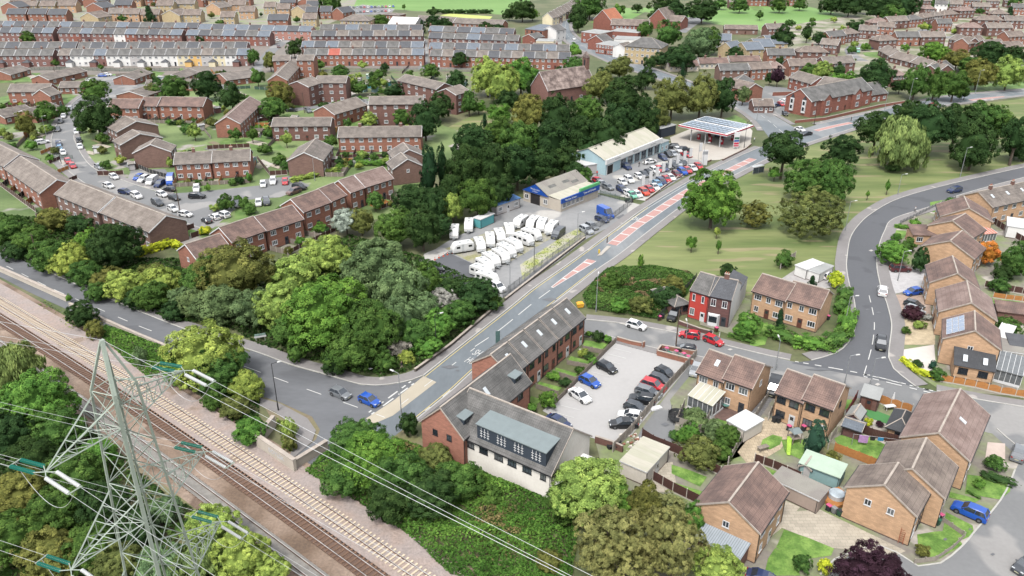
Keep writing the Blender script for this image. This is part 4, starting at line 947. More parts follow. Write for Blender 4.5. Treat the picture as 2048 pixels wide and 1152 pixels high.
def fence(pts, kind='panelgrey', h=1.75, post=True, where='', bay=1.83, lab=None, gravel=True, arch=False):
    w = PL(pts); root = empty('fence', w[0]); mt = FM[kind]
    nm = {'panelbrown': 'dark brown', 'panelgrey': 'weathered grey', 'panelorange': 'orange-brown', 'panelgrey2': 'silvery grey', 'black': 'black', 'green': 'green', 'red': 'red-brown', 'white': 'white', 'steel': 'grey steel'}[kind]
    tag(root, nm + ' ' + (lab or 'panel fence') + ' ' + where, 'fence')
    key = (kind, h, post, arch)
    pale = kind in ('green', 'steel', 'black') and not post
    if key not in FP:
        p = MB()
        if pale:
            for i in range(9): p.box(-.5 + i * .125 - .02, -.012, .05, -.5 + i * .125 + .02, .012, h)
            p.box(-.5, .013, .3, .5, .04, .36); p.box(-.5, .013, h - .35, .5, .04, h - .29)
        else:
            n = 9
            for i in range(n):
                x0 = -.5 + i / n; tp = h - (.0 if not arch else .22 * (2 * abs((i + .5) / n - .5)) ** 2)
                p.box(x0 + .002, -.02 - .008 * (i % 2), .28 if gravel else .05, x0 + 1 / n - .002, .012 - .008 * (i % 2), tp)
            p.box(-.5, .02, .5, .5, .05, .56); p.box(-.5, .02, h - .4, .5, .05, h - .34)
            if gravel: p.box(-.5, -.025, 0, .5, .025, .27, 1)
        q = MB(); q.box(-.055, -.055, 0, .055, .055, h + .08); q.box(-.075, -.075, h + .083, .075, .075, h + .12)
        FP[key] = (p.me('fence_panel', [mt, POSTC]), q.me('fence_post', POSTC if post else mt))
    pm, qm = FP[key]
    for a, b in zip(w[:-1], w[1:]):
        d = b - a; n = max(1, round(d.length / bay)); rz = math.atan2(d.y, d.x)
        for i in range(n):
            o = link('fence_panel', pm, root, a.lerp(b, (i + .5) / n) - w[0], rz); o.scale = (d.length / n - .1, 1, 1)
            link('fence_post', qm, root, a.lerp(b, i / n) - w[0], rz)
    link('fence_post', qm, root, w[-1] - w[0], 0); return root
def gwall(pts, h, t, m, label, name='wall', cat='wall', cap=True):
    w = PL(pts); mb = MB()
    for i, (a, b) in enumerate(zip(w[:-1], w[1:])):
        d = (b - a).normalized(); nn = Vector((-d.y, d.x, 0)) * t / 2; e = d * (t / 2 if i else 0) * .98
        q = [a - nn - e * 0, b - nn, b + nn, a + nn]
        up = lambda z, k=1.0: [Vector((p.x, p.y, z)) for p in q]
        mb.hexa([*up(0), *up(h)])
        if cap:
            nn2 = nn * 1.35; q = [a - nn2, b - nn2, b + nn2, a + nn2]; mb.hexa([*up(h + .002), *up(h + .09)], 1)
    o = mb.obj(name, [m, VERGE]); tag(o, label, cat); return o
BIN = {}
def wbin(x, y, lid, body='dark', where='', rz=0):
    k = (lid, body)
    if k not in BIN:
        b = MB(); b.hexa([(-.22, -.25, .05), (.22, -.25, .05), (.22, .25, .05), (-.22, .25, .05), (-.28, -.33, .95), (.28, -.33, .95), (.28, .33, .95), (-.28, .33, .95)])
        l = MB(); l.hexa([(-.3, -.37, .955), (.3, -.37, .955), (.3, .34, .955), (-.3, .34, .955), (-.26, -.3, 1.06), (.26, -.3, 1.06), (.26, .32, 1.03), (-.26, .32, 1.03)])
        wh = MB(); wh.tube((-.28, .24, .12), (.28, .24, .12), .11, n=8)
        BIN[k] = (b.me('bin_body', mat('bin_' + body, C(*{'dark': (58, 62, 66), 'green': (60, 100, 80), 'grey': (150, 150, 150), 'clear': (196, 196, 190), 'brown': (96, 70, 56)}[body]), var=.03, rough=.5)),
                  l.me('lid', mat('lid_' + lid, C(*{'pink': (232, 104, 150), 'dark': (50, 52, 56), 'green': (50, 110, 84), 'grey': (160, 160, 160), 'red': (200, 60, 70)}[lid]), var=.03, rough=.5)), wh.me('wheels', TYRE))
    root = empty('wheelie_bin', P(x, y) + Vector((0, 0, .07)), rz); tag(root, body + ' wheelie bin with ' + lid + ' lid ' + where, 'bin')
    for n, m in zip(('bin_body', 'lid', 'wheels'), BIN[k]): link(n, m, root)
    return root
# people: one skinned body
def person(x, y, rz, shirt, trouser, label, walk=.25, scale=1.0, z=.17):
    me = bpy.data.meshes.new('person')
    v = [(0, 0, .95), (0, 0, 1.18), (0, 0, 1.42), (0, .0, 1.52), (.01, 0, 1.62), (.02, 0, 1.72), (0, .1, .9), (walk * .4, .11, .5), (walk * .2, .11, .08), (walk * .2 + .16, .12, .04),
         (0, -.1, .9), (-walk * .3, -.11, .5), (-walk * .9, -.11, .1), (-walk * .9 + .15, -.12, .05), (0, .19, 1.4), (-walk * .3, .25, 1.12), (walk * .1, .25, .86), (0, -.19, 1.4), (walk * .3, -.25, 1.12), (walk * .8, -.24, .9)]
    e = [(0, 1), (1, 2), (2, 3), (3, 4), (4, 5), (0, 6), (6, 7), (7, 8), (8, 9), (0, 10), (10, 11), (11, 12), (12, 13), (2, 14), (14, 15), (15, 16), (2, 17), (17, 18), (18, 19)]
    r = [.15, .14, .15, .055, .095, .085, .1, .065, .045, .04, .1, .065, .045, .04, .06, .045, .035, .06, .045, .035]
    me.from_pydata(v, e, []); o = bpy.data.objects.new('person', me); COL.objects.link(o)
    mo = o.modifiers.new('skin', 'SKIN'); 
    for i, s in enumerate(me.skin_vertices[0].data): s.radius = (r[i], r[i]); s.use_root = i == 0
    o.modifiers.new('sub', 'SUBSURF').levels = 1
    dg = bpy.context.evaluated_depsgraph_get(); m2 = bpy.data.meshes.new_from_object(o.evaluated_get(dg)); bpy.data.objects.remove(o)
    m2.materials.clear()
    for n_, c_ in (('skin', (206, 160, 136)), ('cloth_' + shirt[0], shirt[1]), ('cloth_' + trouser[0], trouser[1]), ('hair_brown', (70, 54, 46))): m2.materials.append(mat(n_, C(*c_, 1.1), var=.05))
    for p in m2.polygons:
        c = p.center; p.material_index = (3 if c.z > 1.7 or (c.z > 1.6 and c.x < -.02) else 0) if c.z > 1.5 else (0 if abs(c.y) > .2 and c.z < 1.0 else 1 if c.z > .95 else 2)
    o = link('person', m2, None, P(x, y) + Vector((0, 0, z)), rz); o.scale = (scale,) * 3; tag(o, label, 'person'); return o
def text(parent, s, size, loc, rot, m, name='lettering', ext=.01, sx=1.0):
    cu = bpy.data.curves.new(name, 'FONT'); cu.body = s; cu.size = size; cu.extrude = ext; cu.align_x = 'CENTER'; cu.align_y = 'CENTER'; cu.materials.append(m); cu.resolution_u = 3
    o = bpy.data.objects.new(name, cu); COL.objects.link(o)
    me = bpy.data.meshes.new_from_object(o.evaluated_get(bpy.context.evaluated_depsgraph_get())); bpy.data.objects.remove(o)
    o = link(name, me, parent, loc); o.rotation_euler = rot; o.scale = (sx, 1, 1); return o
# ---------------------------------------------------------------- near right estate (buff brick)
G1 = 'buff brick houses of the right-hand estate'
H('detached_house', 'house', 'buff brick house with brown roof beside the sheet-roofed garage, lower centre', 'E', (1519, 1064), (1573, 983), 8.5, 5.2, 2.6, 'buff', 'redbrown', 2, 3, group=G1, gwin=[(0, 1)], near=True)
H('end_terrace_house', 'house', 'buff brick house whose gable wall leans a ladder, nearest the cul-de-sac', 'E', (1832, 1030), (1856, 986), 8.6, 5.2, 2.6, 'buff', 'brown', 2, 2, group=G1, gwin=[(0, 2)], near=True)
H('terraced_house', 'house', 'middle buff brick house of the stepped row above the cul-de-sac', 'E', (1888, 994), (1912, 932), 8.7, 5.3, 2.6, 'buff', 'brown', 2, 2, group=G1, near=True)
H('end_terrace_house', 'house', 'largest buff brick house of the stepped row, long reddish roof with rooflight', 'E', (1938, 920), (1976, 829), 8.8, 5.3, 2.7, 'buff', 'pinkbrown', 2, 4, group=G1, near=True, vel=1)
H('semi_detached_house', 'house', 'left half of buff semi with white conservatory beside the car park alley', 'E', (1395, 743.5), (1446, 762.5), 7.9, 5.1, 2.4, 'buff', 'redbrown', 2, 2, group=G1, near=True, vel=1)
H('semi_detached_house', 'house', 'right half of buff semi with patio doors and decking', 'E', (1448, 756), (1504, 775.5), 7.9, 5.5, 2.4, 'buff', 'redbrown', 2, 2, group=G1, near=True, gwin=[(1, 1)])
H('semi_detached_house', 'house', 'left half of dark-framed buff semi beside the black van', 'E', (1552.5, 784.5), (1605, 804), 7.6, 5.1, 2.4, 'buff', 'redbrown', 2, 2, 'dark', group=G1, near=True)
H('semi_detached_house', 'house', 'right half of dark-framed buff semi beside the garden bar', 'E', (1607, 797), (1665.5, 818), 7.6, 5.5, 2.4, 'buff', 'redbrown', 2, 2, 'dark', group=G1, near=True, gwin=[(1, 1)])
H('semi_detached_house', 'house', 'left half of buff semi between round bush and crescent hedge', 'E', (1506, 581), (1570, 601), 7.6, 5.2, 2.3, 'buff', 'redbrown', 2, 3, group=G1, near=True)
H('semi_detached_house', 'house', 'right half of buff semi wrapped by the big corner hedge', 'E', (1571, 597), (1640, 616), 7.6, 5.4, 2.3, 'buff', 'redbrown', 2, 3, group=G1, near=True)
H('detached_house', 'house', 'buff gabled house with solar panels and slate side extension', 'G', (1888, 676), (2000, 698), 8, 5.2, 2.6, 'buff', 'redbrown', 2, 2, group=G1, near=True, solar=2, gwin=[(0, 1)])
H('detached_house', 'house', 'buff gabled house directly behind the solar-panelled one', 'G', (1880, 622), (1992, 640), 10, 5.2, 2.7, 'buff', 'pinkbrown', 2, 3, group=G1, near=True)
H('detached_house', 'house', 'buff gabled house behind the gravel drive with blue car', 'G', (1861, 564), (1957, 577), 9, 5.2, 2.7, 'buff', 'redbrown', 2, 3, group=G1, near=True)
H('detached_house', 'house', 'buff gabled house with low front wing beside the orange tree', 'G', (1845, 491), (1948, 517), 8, 4.6, 2.7, 'buff', 'redbrown', 2, 3, group=G1, near=True)
H('detached_house', 'house', 'buff gabled house behind the white hydrangea, roof running away', 'G', (1857, 450), (1946, 474), 7, 4.6, 2.6, 'buff', 'redbrown', 2, 2, group=G1, near=True)
H('detached_house', 'house', 'buff gabled house with pink-roofed conservatory behind', 'G', (1882, 432), (1984, 443), 9, 4.6, 2.8, 'buff', 'redbrown', 2, 3, group=G1, near=True)
H('detached_house', 'house', 'buff end-on house beside the crescent with chimney and two rooflights', 'E', (1986, 414), (2075, 394), 9.5, 5.2, 2.6, 'buff', 'greybrown', 2, 5, group=G1, near=True, ch=2, vel=3, gwin=[(0, 1)])
H('side_extension', 'extension', 'slate-roofed single-storey brick extension behind orange fence', 'E', (1909, 729), (1990, 744), 4.2, 2.5, 1.5, 'buff', 'darkslate', 1, 2, 'dark', near=True, mono=True, doors=0, vel=2, bs=False)
H('side_extension', 'extension', 'low brown-roofed front wing of brick beside the crescent hedge', 'E', (1826, 470), (1890, 472), 4, 2.6, 1.2, 'buff', 'redbrown', 1, 2, near=True, mono=True, bs=False)
# victorian pair by the side street
H('victorian_house', 'house', 'bright red painted Victorian house with white door and arched windows', 'E', (1380, 581), (1418, 592), 8.6, 6.0, 2.4, 'paintred', 'grey', 2, 2, near=True, ov=.12, ch=0, wh=1.5, ww=1.0)
vr, vL, vD = H('victorian_house', 'house', 'dark brick Victorian house with white bay window and white gable side', 'E', (1418, 592), (1463, 601), 8.6, 6.0, 2.4, 'plum', 'slate', 2, 2, near=True, ov=.12, ch=1, wh=1.5, ww=1.0)
q = MB(); q.face([(vL + .02, 0, 0), (vL + .02, vD, 0), (vL + .02, vD, 6.02), (vL + .02, vD / 2, 8.4), (vL + .02, 0, 6.02)]); q.box(vL - 3, vD + .02, 0, vL + .02, vD + 7, 4.4)
q.obj('rendered_side_wall', WALLS['white'], vr)
q = MB(); q.hexa([(vL - 3.1, vD + .02, 4.42), (vL + .1, vD + .02, 4.42), (vL + .1, vD + 7.1, 4.42), (vL - 3.1, vD + 7.1, 4.42), (vL - 3.1, vD + .02, 5.6), (vL + .0, vD + .02, 4.5), (vL + .0, vD + 7.1, 4.5), (vL - 3.1, vD + 7.1, 5.6)]); q.obj('rear_roof', ROOFS['slate'], vr)
q = MB(); q.hexa([(.5, -.8, .0), (2.3, -.8, .0), (2.6, -.02, .0), (.2, -.02, .0), (.5, -.8, 2.5), (2.3, -.8, 2.5), (2.6, -.02, 2.5), (.2, -.02, 2.5)]); q.box(.6, -.83, .9, 2.2, -.802, 2.2, 1); q.obj('bay_window', [TRIM['white'], GLS[0]], vr)
H('carport', 'carport', 'grey hipped carport on brick piers beside the red house', 'E', (1350, 612), (1378, 606), 8, 2.5, 1.2, 'darkred', 'grey', 1, 2, 'dark', near=True, hip=True, doors=0, bs=False)
# ---------------------------------------------------------------- new-build terrace and corner block
G2 = 'new-build terrace along the main road'
a5, b5 = (1023, 752.5), (1169, 635)
tr = row('terraced_house', 'house', 'orange brick new-build terraced house with dark windows facing the car park', a5, b5, 5, 8, 5.4, 2.8, ['newbuild'], ['grey'], G2, nw=2, ch_every=0, fr='dark', near=True, ww=1.5, vel=1)
cb, cl, cd = H('corner_block', 'building', 'corner block of orange brick with steep grey roof above the junction', 'E', proj(Vector((-7.02, 94.49, 5.5))), proj(Vector((2.9, 109.4, 5.5))), 7.8, 5.5, 3.75, 'newbuild', 'grey', 2, 3, 'dark', near=True, gwin=[(0, 2)], vel=1)
wb, wL, wD = H('corner_block_wing', 'building', 'off-white rendered wing with long black dormer and grey roof', 'E', proj(P(946, 880, 5).lerp(P(1102, 948, 5), -.33)), (1102, 948), 10.6, 5.0, 4.3, 'whitewash', 'grey', 2, 7, 'dark', near=True, doors=0, up=True, bs=False)
def dormer(root, x0, x1, y0, y1, z0, z1, win=0, grid=False, mw='navy', mr='dullgreen'):
    q = MB(); q.box(x0, y0, z0, x1, y1, z1, 0); q.hexa([(x0 - .15, y0 - .2, z1 + .003), (x1 + .15, y0 - .2, z1 + .003), (x1 + .15, y1, z1 + .35), (x0 - .15, y1, z1 + .35), (x0 - .15, y0 - .2, z1 + .15), (x1 + .15, y0 - .2, z1 + .15), (x1 + .15, y1, z1 + .5), (x0 - .15, y1, z1 + .5)], 1)
    o = q.obj('dormer', [WALLS[mw], ROOFS[mr]], root)
    for i in range(win):
        xc = x0 + (x1 - x0) * (i + .5) / win
        if grid:
            k = MB()
            for c in range(3):
                k.box(xc - .75 + c * .6, y0 - .05, z0 + .55, xc - .69 + c * .6, y0 - .01, z1 - .35)
                for r in range(3): k.box(xc - .92 + c * .6, y0 - .06, z0 + .75 + r * .42, xc - .52 + c * .6, y0 - .012, z0 + .81 + r * .42)
            k.obj('window_grille', TRIM['white'], o)
        else: add_window(o, xc, y0 - .01, z0 + .4, 1.1, 1.1, 0, 'dark', True)
    return o
dormer(wb, 4.9, wL - 1.1, .4, 4.2, 5.25, 7.75, 4, True)
dormer(cb, 1.4, 3.4, .9, 3.6, 5.6, 7.4, 1); dormer(cb, cl - 3.2, cl - 1.2, .9, 3.6, 5.6, 7.4, 1)
q = MB(); q.box(-2.6, 0.1, 0, -.3, 8.8, 3.0); wbe = q.obj('lean_to', WALLS['white'], None); wbe.parent = wb; wbe.location = (wL + 2.6, 0, 0)
# ---------------------------------------------------------------- brown brick estate, left
G3 = 'brown brick blocks of the left-hand estate'
def B(label, *a, **k): return H(k.pop('name', 'terraced_block'), 'terrace', label, *a, group=G3, **k)
B('long brown brick terrace with ribbed roof, end gable above the clipped hedge', 'E', (201.5, 424.6), (298.8, 463.5), 9.6, 5.1, 2.6, 'brown', 'tan', 2, 6)
B('long brown brick terrace left of the hedge one, backing onto the bushes', 'E', (110, 388), (196, 424), 9.6, 5.1, 2.6, 'brown', 'tan', 2, 6)
B('orange brick terrace with small fenced back yards, far left', 'E', (10, 337), (80, 386), 9.6, 5.1, 2.6, 'orange', 'tan', 2, 6)
B('orange brick terrace cut by the left picture edge', 'E', (-62, 296), (8, 333), 9.6, 5.1, 2.6, 'orange', 'tan', 2, 5)
B('orange brick house pair with porches and steep front gardens by parked cars', 'E', (348, 329), (421, 325.5), 8.6, 5.1, 2.3, 'orange', 'greybrown', 2, 4, ch=1, name='semi_detached_house')
B('orange brick house pair with dark right windows beside the tall green shrub', 'E', (423, 325), (499, 321), 8.6, 5.1, 2.3, 'orange', 'greybrown', 2, 4, ch=1, name='semi_detached_house')
B('orange brick end house with ribbed brown roof above the lime hedge', 'E', (395, 520), (462, 498), 8.4, 5.1, 2.5, 'orange', 'redbrown', 2, 3, gwin=[(0, 1)])
B('brown brick link house hidden behind the olive trees', 'E', (464, 484), (530, 461), 8.4, 5.3, 2.5, 'orange', 'redbrown', 2, 3)
B('orange brick terrace house with patio and white sunshade, middle of stepped run', 'E', (533, 461.5), (606, 438), 8.4, 5.1, 2.5, 'orange', 'redbrown', 2, 3)
B('orange brick house with black door in the stepped run', 'E', (607, 424), (661, 404), 8.4, 5.6, 2.5, 'orange', 'redbrown', 2, 3, ch=0)
B('orange brick house with green door in the stepped run', 'E', (661, 403), (692, 390), 8.4, 5.6, 2.5, 'orange', 'redbrown', 2, 2)
B('orange brick house beside the chimney gap in the stepped run', 'E', (701, 385), (729, 375), 8.4, 5.3, 2.5, 'orange', 'pinkbrown', 2, 2)
B('orange brick house ending the stepped run beside the dark wood', 'E', (731, 374), (786, 357), 8.4, 5.3, 2.5, 'orange', 'pinkbrown', 2, 4)
B('long three-unit orange brick terrace with two roof chimneys', 'E', (676, 275), (842, 273), 8.6, 5.1, 2.4, 'orange', 'greybrown', 2, 9, ch=2)
F1 = 'flats of the left-hand estate'
def FL(label, *a, **k): return H('block_of_flats', 'flats', label, *a, group=F1, **k)
FL('two-storey brown flats with recessed stair, shallow roof, above the lawn', 'E', (543, 253), (660, 252), 9, 5.2, 1.9, 'darkred', 'greybrown', 2, 6)
FL('three-storey brown flats half hidden by two round trees', 'E', (738, 209), (845, 208), 9, 8.0, 1.9, 'darkred', 'greybrown', 3, 5)
FL('three-storey brown flats beside the allotments, angled left', 'E', (795, 161), (872, 179), 9, 8.0, 1.9, 'darkred', 'greybrown', 3, 5)
FL('three-storey gabled wing of the allotment flats', 'G', (873, 184), (912, 190), 9, 7.8, 1.9, 'darkred', 'tan', 3, 2)
FL('three-storey brown flats with big white windows above parked cars', 'E', (631, 166), (691, 166), 10, 8.0, 1.9, 'darkred', 'greybrown', 3, 3)
FL('blank-gabled brown flats wing beside the road end', 'G', (574, 170), (617, 174), 10, 8.0, 1.9, 'darkred', 'tan', 3, 2)
FL('small three-storey red flats behind the long gabled roof', 'E', (593, 121), (626, 121), 9, 8.0, 1.7, 'orange', 'greybrown', 3, 2)
FL('small three-storey flats left of the gabled roof', 'E', (546, 122), (580, 121), 9, 7.6, 1.7, 'orange', 'greybrown', 3, 2)
B('orange brick gabled terrace running away beside the street trees', 'E', (574, 160), (601, 130), 8.4, 5.1, 2.4, 'orange', 'tan', 2, 6)
B('orange brick gabled terrace between the two flats blocks', 'G', (627, 222), (669, 229), 18, 5.1, 2.4, 'orange', 'tan', 2, 5)
B('orange brick long terrace end-on beside the green mesh fence', 'E', (480, 247), (524, 206), 8.6, 5.1, 2.5, 'orange', 'pinkbrown', 2, 9, gwin=[(0, 1)])
B('orange brick terrace block behind the white caravan garden', 'E', (280, 212), (313, 212.5), 9, 5.1, 2.4, 'orange', 'redbrown', 2, 3)
B('orange brick terrace block ending in a tall gable', 'E', (314, 211.5), (405, 213), 9, 5.1, 2.4, 'orange', 'redbrown', 2, 5)
B('orange brick block behind the big round tree', 'E', (215, 216), (276, 216.5), 9, 5.1, 2.4, 'orange', 'redbrown', 2, 4)
B('brown gabled house, farthest of three stepped gables by the road', 'G', (234, 264), (315, 250), 10, 5.1, 2.5, 'brown', 'tan', 2, 3, name='house')
B('brown gabled house, middle of three stepped gables by the road', 'G', (240, 290), (324, 275), 6.5, 5.1, 2.5, 'brown', 'tan', 2, 2, name='house')
B('brown gabled house, nearest of three stepped gables by the road', 'G', (266, 306), (341, 303), 7, 5.1, 2.5, 'brown', 'tan', 2, 2, name='house')
B('brown brick gabled block above the car park, white porch on its right', 'G', (575, 321), (645, 321), 15, 5.1, 2.5, 'brown', 'greybrown', 2, 4)
B('brown brick gabled block beside the tall conifers, single gable window', 'G', (786, 338), (845, 331), 7, 5.1, 2.5, 'brown', 'greybrown', 2, 2, gwin=[(0, 1)])
B('brown brick gabled block directly behind the single-window gable', 'G', (787, 318), (850, 312), 8, 5.3, 2.5, 'brown', 'greybrown', 2, 2)
B('buff-red terrace with white panelled right end, far left lawn', 'E', (15, 184), (96, 183), 8.4, 5.1, 2.3, 'orange', 'greybrown', 2, 4)
B('white tile-hung gabled end of the far left terrace', 'E', (100, 192), (122, 186), 8.4, 5.1, 2.3, 'orange', 'greybrown', 2, 2)
def BU(label, *a, **k): return H('bungalow', 'bungalow', label, *a, group='pensioners bungalows', rise=1.8, wall=k.pop('wall', 'orange'), roof=k.pop('roof', 'greybrown'), storeys=1, nw=k.pop('nw', 4), ze=2.6, **k)
BU('brick bungalow with low roof beside the small round street tree', 'G', (20, 229), (72, 233), 14)
BU('brick bungalow beside the white panelled gable', 'E', (117, 176), (162, 175), 9)
BU('brick bungalow with dark street pole at its gable', 'G', (62, 157), (98, 160), 22)
BU('brick bungalow gable facing the estate car park with blue car', 'G', (226, 158), (268, 159), 16)
BU('brick bungalow left of the tall central tree', 'G', (325, 157), (364, 158), 16)
BU('brick bungalow beside the curving fence, right of the central tree', 'G', (427, 149), (455, 161), 14)
BU('brick bungalow behind the big round tree with long grey roof', 'G', (232, 190), (290, 193), 18)
BU('brick bungalow behind three mixed trees', 'E', (290, 172), (392, 170), 8)
BU('brick bungalow cut by left picture edge', 'G', (-20, 149), (21, 150), 14)
BU('brick house corner at far left edge beside the lawn', 'G', (-30, 228), (10, 236), 12)
# victorian terraces, back left
V = 'Victorian terraces behind the bungalows'
row('terraced_house', 'house', '%w terraced house in the front painted row', (115, 111), (496, 110), 16, 8, 5.4, 2.6, ['plum', 'white', 'white', 'victorian', 'white', 'white', 'grey', 'white', 'white', 'white', 'cream', 'yellow', 'grey', 'cream', 'white', 'victorian'], ['greybrown', 'grey', 'grey', 'slateblue'] + ['grey'] * 8, V, ext=1, bs=False)
row('terraced_house', 'house', '%w terraced house in the short front row, far left', (-24, 112), (104, 111), 5, 8, 5.4, 2.6, ['victorian'], ['grey'], V, ext=1, bs=False)
row('terraced_house', 'house', '%w terraced house in the second row, behind the painted one', (155, 96.5), (492, 96), 14, 8, 5.2, 2.6, ['victorian'], ['grey', 'slate'], V, bs=False)
row('terraced_house', 'house', '%w terraced house in the short second row, far left', (-20, 96), (150, 96), 6, 8, 5.2, 2.6, ['victorian'], ['grey', 'slate'], V, bs=False)
row('terraced_house', 'house', '%w terraced house in the third row, left end', (-24, 65), (104, 66), 6, 8, 5.4, 2.6, ['victorian'], ['grey', 'slate', 'slateblue'], V, bs=False, ch_every=1)
row('terraced_house', 'house', '%w terraced house in the third row, middle stretch', (115, 66), (362, 70), 11, 8, 5.4, 2.6, ['victorian', 'red', 'plum', 'victorian', 'victorian', 'white', 'red', 'plum', 'victorian', 'red', 'victorian'], ['slate', 'grey', 'slateblue', 'grey'], V, bs=False)
row('terraced_house', 'house', '%w terraced house in the third row, beside the street', (372, 70), (538, 73), 7, 8, 5.4, 2.6, ['victorian', 'red'], ['slateblue', 'slate', 'grey'], V, bs=False)
row('terraced_house', 'house', '%w terraced house in the hidden fourth row', (-20, 52), (394, 56), 18, 8, 5.2, 2.6, ['victorian', 'plum'], ['grey', 'slateblue', 'slate', 'grey', 'slate'], V, bs=False, doors=0, nw=1)
row('terraced_house', 'house', '%w terraced house in the row beyond the street end', (396, 58), (622, 63), 9, 8, 5.4, 2.6, ['salmon'], ['slateblue', 'slate', 'slateblue'], V, bs=False)
row('terraced_house', 'house', '%w terraced house in the low dark row, centre', (622, 72), (845, 72), 9, 8, 5.2, 2.6, ['plum'], ['grey', 'slate', 'greybrown'], V, bs=False)
row('terraced_house', 'house', '%w terraced house in the topmost central row', (640, 59), (843, 60), 8, 8, 5.2, 2.6, ['plum'], ['grey', 'slate', 'slateblue'], V, bs=False, doors=0, nw=1)
row('terraced_house', 'house', '%w terraced house in the blue slate central row', (603, 94), (846, 95), 10, 8, 5.2, 2.6, ['victorian'], ['slateblue', 'slate', 'slateblue', 'grey', 'greybrown', 'grey', 'slate', 'grey', 'slate', 'slateblue'], V, bs=False, doors=0)
row('terraced_house', 'house', '%w terraced house facing the allotments', (608, 110), (847, 110), 10, 8, 5.4, 2.6, ['orange', 'red', 'orange'], ['grey', 'grey', 'red', 'greybrown', 'grey', 'grey', 'slate', 'grey', 'greybrown', 'slateblue'], V, bs=False)
row('terraced_house', 'house', '%w terraced house right of the alley, front row', (860, 112), (1140, 118), 12, 8, 5.4, 2.6, ['red', 'orange'], ['grey', 'greybrown', 'slate'], V, bs=False)
row('terraced_house', 'house', '%w terraced house right of the alley, second row', (858, 97), (1138, 102), 11, 8, 5.2, 2.6, ['victorian'], ['slateblue', 'grey', 'slate'], V, bs=False, doors=0)
row('terraced_house', 'house', '%w terraced house right of the alley, third row', (857, 76), (1036, 82), 7, 8, 5.2, 2.6, ['victorian', 'plum'], ['slate', 'grey', 'grey', 'slateblue'], V, bs=False)
row('terraced_house', 'house', '%w terraced house right of the alley, back row', (857, 62), (1026, 68), 6, 8, 5.2, 2.6, ['victorian'], ['slateblue', 'grey', 'slate'], V, bs=False, doors=0, nw=1)
# modern estate top left
MG = 'modern estate along the top left'
for i, (x0, x1, y, wl_, rf) in enumerate([(12, 50, 28, 'orange', 'slate'), (55, 91, 28, 'orange', 'slate'), (95, 131, 29, 'orange', 'slate'), (160, 196, 34, 'yellowbrick', 'brown'), (216, 242, 27, 'buff', 'greybrown'), (244, 277, 28, 'buff', 'brown'), (281, 317, 29, 'buff', 'brown'),
                                    (323, 359, 29, 'yellowbrick', 'brown'), (365, 400, 30, 'yellowbrick', 'brown'), (440, 468, 34, 'yellowbrick', 'brown'), (478, 508, 23, 'buff', 'brown'), (1, 36, 13, 'orange', 'slate'), (40, 72, 12, 'yellowbrick', 'brown'), (78, 108, 12, 'yellowbrick', 'brown'),
                                    (112, 150, 11, 'buff', 'brown'), (172, 205, 14, 'orange', 'slate'), (228, 262, 10, 'orange', 'slate'), (312, 345, 11, 'yellowbrick', 'brown'), (350, 388, 8, 'yellowbrick', 'greybrown'), (412, 440, 14, 'buff', 'greybrown'), (455, 490, 10, 'buff', 'brown'),
                                    (527, 550, 14, 'yellowbrick', 'brown'), (553, 578, 18, 'buff', 'brown'), (582, 610, 20, 'yellowbrick', 'brown'), (611, 634, 24, 'orange', 'slate'), (612, 640, 12, 'orange', 'slate'), (640, 662, 23, 'orange', 'slate'), (664, 686, 24, 'orange', 'slate'), (535, 575, 40, 'orange', 'slate'),
                                    (605, 632, 38, 'yellowbrick', 'brown'), (560, 590, 5, 'orange', 'slate'), (595, 622, 4, 'orange', 'brown'), (20, 60, 1, 'orange', 'brown'), (75, 110, 0, 'yellowbrick', 'slate'), (120, 155, -1, 'orange', 'brown'), (165, 195, 1, 'orange', 'slate'), (250, 280, 0, 'buff', 'brown'),
                                    (290, 325, -1, 'orange', 'brown'), (335, 365, -1, 'yellowbrick', 'slate'), (375, 405, -1, 'orange', 'brown'), (415, 450, 0, 'buff', 'slate'), (470, 500, -2, 'orange', 'brown')]):
    m = 'G' if i % 4 == 3 else 'E'
    H('detached_house', 'house', WN[wl_] + ' modern house with ' + {'slate': 'dark', 'brown': 'brown', 'greybrown': 'grey-brown'}[rf] + ' roof on the top left estate', m, (x0, y), (x1, y + (2 if m == 'G' else 0)), 9 if m == 'E' else 12, 5.2, 3.2, wl_, rf, 2, 3, group=MG, near=False)
H('block_of_flats', 'flats', 'buff three-storey flats with shallow brown roof below the pitch car park', 'E', (680, 41), (738, 42), 13, 7.6, 3, 'yellowbrick', 'greybrown', 3, 7, hip=True)
H('hall', 'hall', 'white-roofed hall below the playing field', 'E', (776, 48), (829, 50), 18, 4.5, 3.5, 'grey', 'white', 1, 3, doors=0)
H('changing_rooms', 'building', 'low red brick building beside the pitch car park', 'E', (760, 29), (798, 31), 10, 3, 1, 'orange', 'greybrown', 1, 5, doors=1, hip=True)
H('care_block', 'building', 'long low brick bungalow block with dark roof below the bowling green, left', 'E', (831, 41), (905, 45), 12, 2.8, 2.6, 'orange', 'greybrown', 1, 9, doors=2)
H('care_block', 'building', 'long low brick bungalow block with dark roof below the bowling green, right', 'E', (906, 46), (1003, 51), 12, 2.8, 2.6, 'orange', 'greybrown', 1, 10, doors=2)
